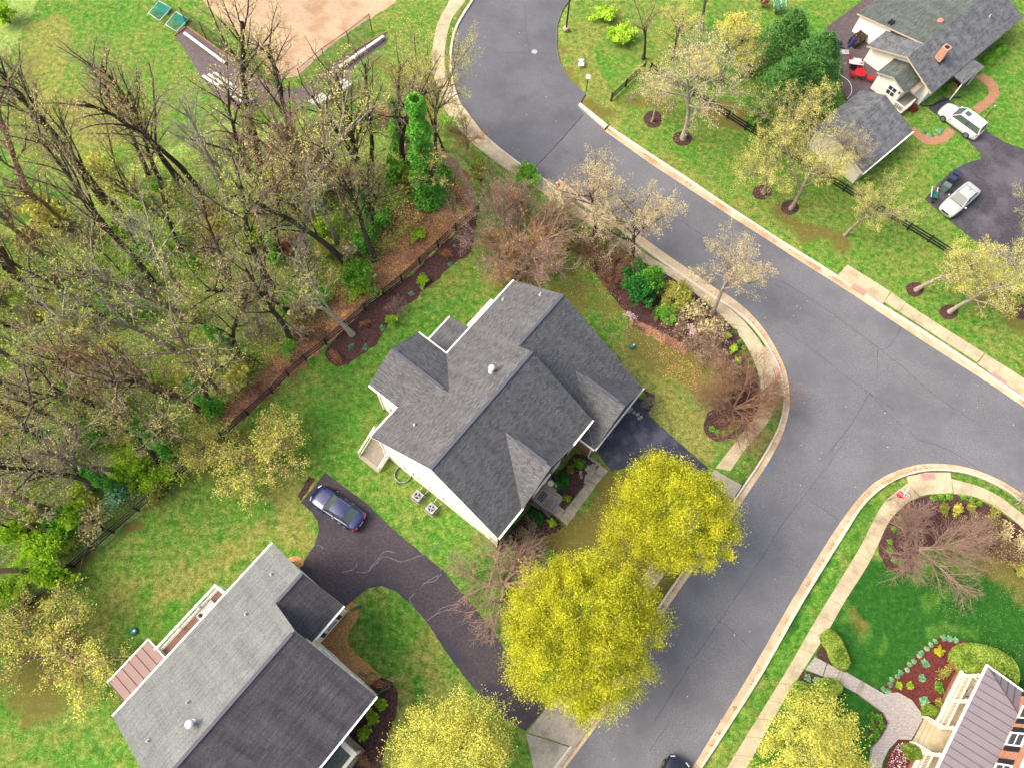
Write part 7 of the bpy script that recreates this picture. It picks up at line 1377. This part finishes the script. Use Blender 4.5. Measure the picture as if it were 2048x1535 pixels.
# ---- cars
def paint(name, c, metal=.3, rough=.3):
    m, t, b = newmat(name, rough, .5); b.inputs['Base Color'].default_value = c; b.inputs['Metallic'].default_value = metal; b.inputs['Coat Weight'].default_value = .9; b.inputs['Coat Roughness'].default_value = .03; return m
M['tyre'] = plain('tyre_rubber', A(34, 34, 38), .8); M['rim'] = plain('alloy_rim', A(190, 192, 196), .35, .6); M['carglass'] = plain('car_glass', (.06, .085, .08, 1), .05, 0, .9, var=0); M['lamp_red'] = plain('tail_lamp_red', A(210, 20, 40), .2, var=0); M['lamp_clear'] = plain('headlamp_lens', A(210, 216, 222), .1, var=0); M['seam'] = plain('dark_gap', A(26, 26, 30), .6, var=0); M['plate'] = plain('number_plate', A(232, 232, 236), .5, var=0)
def car(label, cpx, fpx, L, W, Hh, body, kind_='sedan', zc_=.7, seed=0):
    """front points from the centre towards fpx; L W H in metres"""
    c_ = P(*cpx, zc_); f_ = P(*fpx, zc_); yaw = math.atan2(f_[1]-c_[1], f_[0]-c_[0]); t_ = thing('parked_car', label, 'car', (c_[0], c_[1], .03), yaw)
    suv = kind_ == 'suv'; zb = Hh*.60; hl = L/2; hw = W/2
    # plan half-width and top height along the body
    xs = np.array([-1, -.985, -.95, -.88, -.75, -.6, -.3, 0, .3, .52, .66, .78, .88, .95, .985, 1])*hl
    wf = np.interp(xs/hl, [-1, -.985, -.95, -.85, -.6, 0, .6, .85, .95, .985, 1], [.62, .78, .87, .95, .99, 1, .98, .92, .82, .7, .5])*hw
    if suv: zt = np.interp(xs/hl, [-1, -.97, -.5, 0, .5, .75, .92, 1], [.72, .95, 1.0, 1.0, 1.0, .94, .82, .62])*zb
    else: zt = np.interp(xs/hl, [-1, -.97, -.8, -.5, 0, .45, .75, .92, 1], [.72, .95, 1.02, 1.02, .98, .96, .88, .78, .6])*zb
    ring = []
    for x, w_, z in zip(xs, wf, zt):
        ring.append([(x, -w_*.93, .2), (x, -w_, .38), (x, -w_*1.0, z*.62), (x, -w_*.96, z*.93), (x, -w_*.84, z), (x, -w_*.45, z+.025), (x, 0, z+.035), (x, w_*.45, z+.025), (x, w_*.84, z), (x, w_*.96, z*.93), (x, w_*1.0, z*.62), (x, w_, .38), (x, w_*.93, .2)])
    R_ = np.array(ring); k = R_.shape[1]; n = len(xs); F_ = []
    for i in range(n-1):
        for j in range(k-1): F_.append([i*k+j, i*k+j+1, (i+1)*k+j+1, (i+1)*k+j])
        F_.append([i*k+k-1, i*k, (i+1)*k, (i+1)*k+k-1])
    for e, rev in ((0, True), ((n-1)*k, False)):
        for j in range(1, k-1, 2):
            q = [e, e+j, e+min(j+1, k-1), e+min(j+2, k-1)]; F_.append(q[::-1] if rev else q)
    me_ = mesh_np('body', R_.reshape(-1, 3), F_, smooth=True); me_.materials.append(body); bd = link('body', me_, t_)
    # cabin
    x_wb, x_rf, x_rr, x_rb = (.46, .16, -.86, -.95) if suv else (.36, .10, -.42, -.74); x_wb, x_rf, x_rr, x_rb = [v*hl for v in (x_wb, x_rf, x_rr, x_rb)]
    wb, wr, zr = hw*.87, hw*.66, Hh; zq = zb*.98
    mb = MB()
    A_, B_, C_, D_ = (x_wb, wb*.96, zq), (x_rf, wr, zr-.03), (x_rr, wr*.95, zr-.04), (x_rb, wb*.9, zq)
    mr = lambda p: (p[0], -p[1], p[2])
    gl = MB(); gl.face([mr(A_), A_, (x_rf, wr, zr-.03), (x_rf, -wr, zr-.03)]); gl.build('windscreen', M['carglass'], t_)
    gl = MB(); gl.face([D_, mr(D_), mr(C_), C_]); gl.build('rear_window', M['carglass'], t_)
    for s in (1, -1):
        q = [(p[0], p[1]*s, p[2]) for p in (A_, D_, C_, B_)]; q = q if s > 0 else q[::-1]; gl = MB(); gl.face(q); gl.build('side_window', M['carglass'], t_)
    # roof panel with soft crown
    rx = np.linspace(x_rf+.02, x_rr-.02, 7); ry = np.linspace(-1, 1, 7); V_ = [(x, y*(wr if True else 0)*(1-.05*(i/6)), zr-.03+.045*(1-y*y)*(1-abs(i/3-1)**3*.5)-.012*abs(i/3-1)) for i, x in enumerate(rx) for y in ry]; F_ = [[i*7+j, i*7+j+1, (i+1)*7+j+1, (i+1)*7+j][::-1] for i in range(6) for j in range(6)]
    me_ = mesh_np('roof_panel', V_, F_, smooth=True); me_.materials.append(body); link('roof_panel', me_, t_)
    for s in (1, -1):
        for a, b_, w2 in ((A_, B_, .07), (D_, C_, .1), ((x_rf-.02, wr, zr-.03), (x_rr, wr*.95, zr-.04), .05)):
            mb = MB(); mb.beam((a[0], a[1]*s, a[2]), (b_[0], b_[1]*s, b_[2]), w2, .05, up=(0, s, .6)); mb.build('pillar', body, t_)
        xm = (x_rf+x_rr)/2+.1; mb = MB(); mb.beam((xm+.05, wb*.95*s, zq), (xm, wr*.99*s, zr-.04), .08, .03, up=(0, s, .6)); mb.build('pillar', M['seam'], t_)
        mb = MB(); mb.lathe([(.02, -.07), (.1, -.05), (.11, .03), (.05, .08)], (x_wb-.15, (hw+.1)*s, zq+.02), 8); mb.build('mirror', body, t_)
        for x in (x_rf-.35, x_rr+.25): mb = MB(); mb.beam((x, hw*.985*s, zb*.8), (x-.22, hw*.985*s, zb*.8), .03, .03); mb.build('door_handle', M['rim'], t_)
        for x in (x_wb-.15, (x_rf+x_rr)/2+.1, x_rr+.0): mb = MB(); mb.beam((x, hw*1.0*s, .32), (x, hw*.975*s, zb*.9), .012, .02); mb.build('door_gap', M['seam'], t_)
        mb = MB(); mb.beam((hl*.9, hw*.78*s, zb*.72), (hl*.96, hw*.45*s, zb*.66), .16, .1); mb.build('headlight', M['lamp_clear'], t_)
        mb = MB(); mb.beam((-hl*.90, hw*.9*s, zb*.86), (-hl*.985, hw*.5*s, zb*.84), .12, .14); mb.build('tail_light', M['lamp_red'], t_)
        for x in (hl*.62, -hl*.58):
            wh = thing('wheel', None, None, parent=t_); wh.location = (x, (hw-.09)*s, .33); mb = MB(); mb.tube([(0, -.11, 0), (0, .11, 0)], .34, 20); mb.build('tyre', M['tyre'], wh); mb = MB(); mb.tube([(0, .1*s, 0), (0, .125*s, 0)], .22, 18); mb.build('rim', M['rim'], wh)
            mb = MB()
            for q in range(5): a_ = q*1.257; mb.beam((.05*math.cos(a_), .13*s, .05*math.sin(a_)), (.2*math.cos(a_), .13*s, .2*math.sin(a_)), .04, .02)
            mb.build('spokes', M['tyre'], wh)
    mb = MB(); mb.box((hl*.985, -.4, .42), (hl*1.0+.01, .4, .6)); mb.build('grille', M['seam'], t_); mb = MB(); mb.box((-hl-.012, -.25, .55), (-hl*.99, .25, .68)); mb.build('number_plate', M['plate'], t_)
    if suv:
        mb = MB(); mb.box((x_rf-.75, -.3, zr+.005), (x_rf-.2, .3, zr+.022)); mb.build('sunroof', M['carglass'], t_)
        for s in (1, -1): mb = MB(); mb.beam((x_rf-.2, wr*.92*s, zr+.05), (x_rr+.2, wr*.88*s, zr+.04), .035, .035); mb.build('roof_rail', body, t_)
    else: mb = MB(); mb.beam((x_rr+.25, 0, zr+.01), (x_rr+.08, 0, zr+.06), .05, .05); mb.build('antenna_fin', M['seam'], t_)
    # hood gap
    mb = MB(); mb.beam((x_wb+.04, -wb*.9, zq+.015), (x_wb+.04, wb*.9, zq+.015), .05, .02); mb.build('wiper_cowl', M['seam'], t_)
    return t_
car('dark blue saloon parked on the long neighbour driveway', (674, 1013), (640, 990), 4.8, 1.88, 1.45, paint('dark_blue_paint', (.012, .02, .085, 1), .4, .2), 'sedan', .9)
car('white sport utility car beside the ranch house path', (1926, 238), (1893, 214), 4.75, 1.9, 1.68, paint('white_car_paint', A(246, 246, 246), 0, .3), 'suv', .9)
car('silver saloon parked beside the bins on the wide driveway', (1921, 398), (1898, 418), 4.7, 1.82, 1.45, paint('silver_paint', A(222, 228, 224), .15, .3), 'sedan', .7)
car('dark car cut by the bottom edge of the road', (1337, 1580), (1357, 1532), 4.6, 1.85, 1.5, paint('black_paint', (.01, .012, .02, 1), .2, .2), 'sedan', .9)
# small litter specks on the roads
C = []
rL = np.random.default_rng(8); xs = rL.uniform(-5, 60, 900); ys = rL.uniform(-6, 70, 900); msk = inside(xs, ys, road_poly); C = np.column_stack([xs[msk], ys[msk], np.full(msk.sum(), ROAD_Z+.02)])
leafobj('road_specks', C[:70], .09, M['palebud'], .05, kind='stuff')
def wet_leaves(): pass
tag(SC.objects['pad_edging'], kind='stuff')
ORD = ['leftmost', 'second from left', 'third from left', 'fourth from left', 'fifth from left', 'sixth from left', 'seventh from left', 'eighth from left', 'ninth from left', 'tenth from left', 'eleventh from left', 'twelfth from left', 'thirteenth from left', 'fourteenth from left', 'fifteenth from left', 'sixteenth from left', 'seventeenth from left']
by = {}
for o in SC.objects:
    if o.parent is None and 'label' in o: by.setdefault(o['label'], []).append((topx(*o.location)[0], o))
for lab, L in by.items():
    if len(L) < 2: continue
    L.sort(key=lambda t: t[0])
    for i, (x, o) in enumerate(L): o['label'] = f"{lab}, {'rightmost' if i == len(L)-1 else ORD[min(i, 16)]}"
print('objects ok', len(SC.objects))
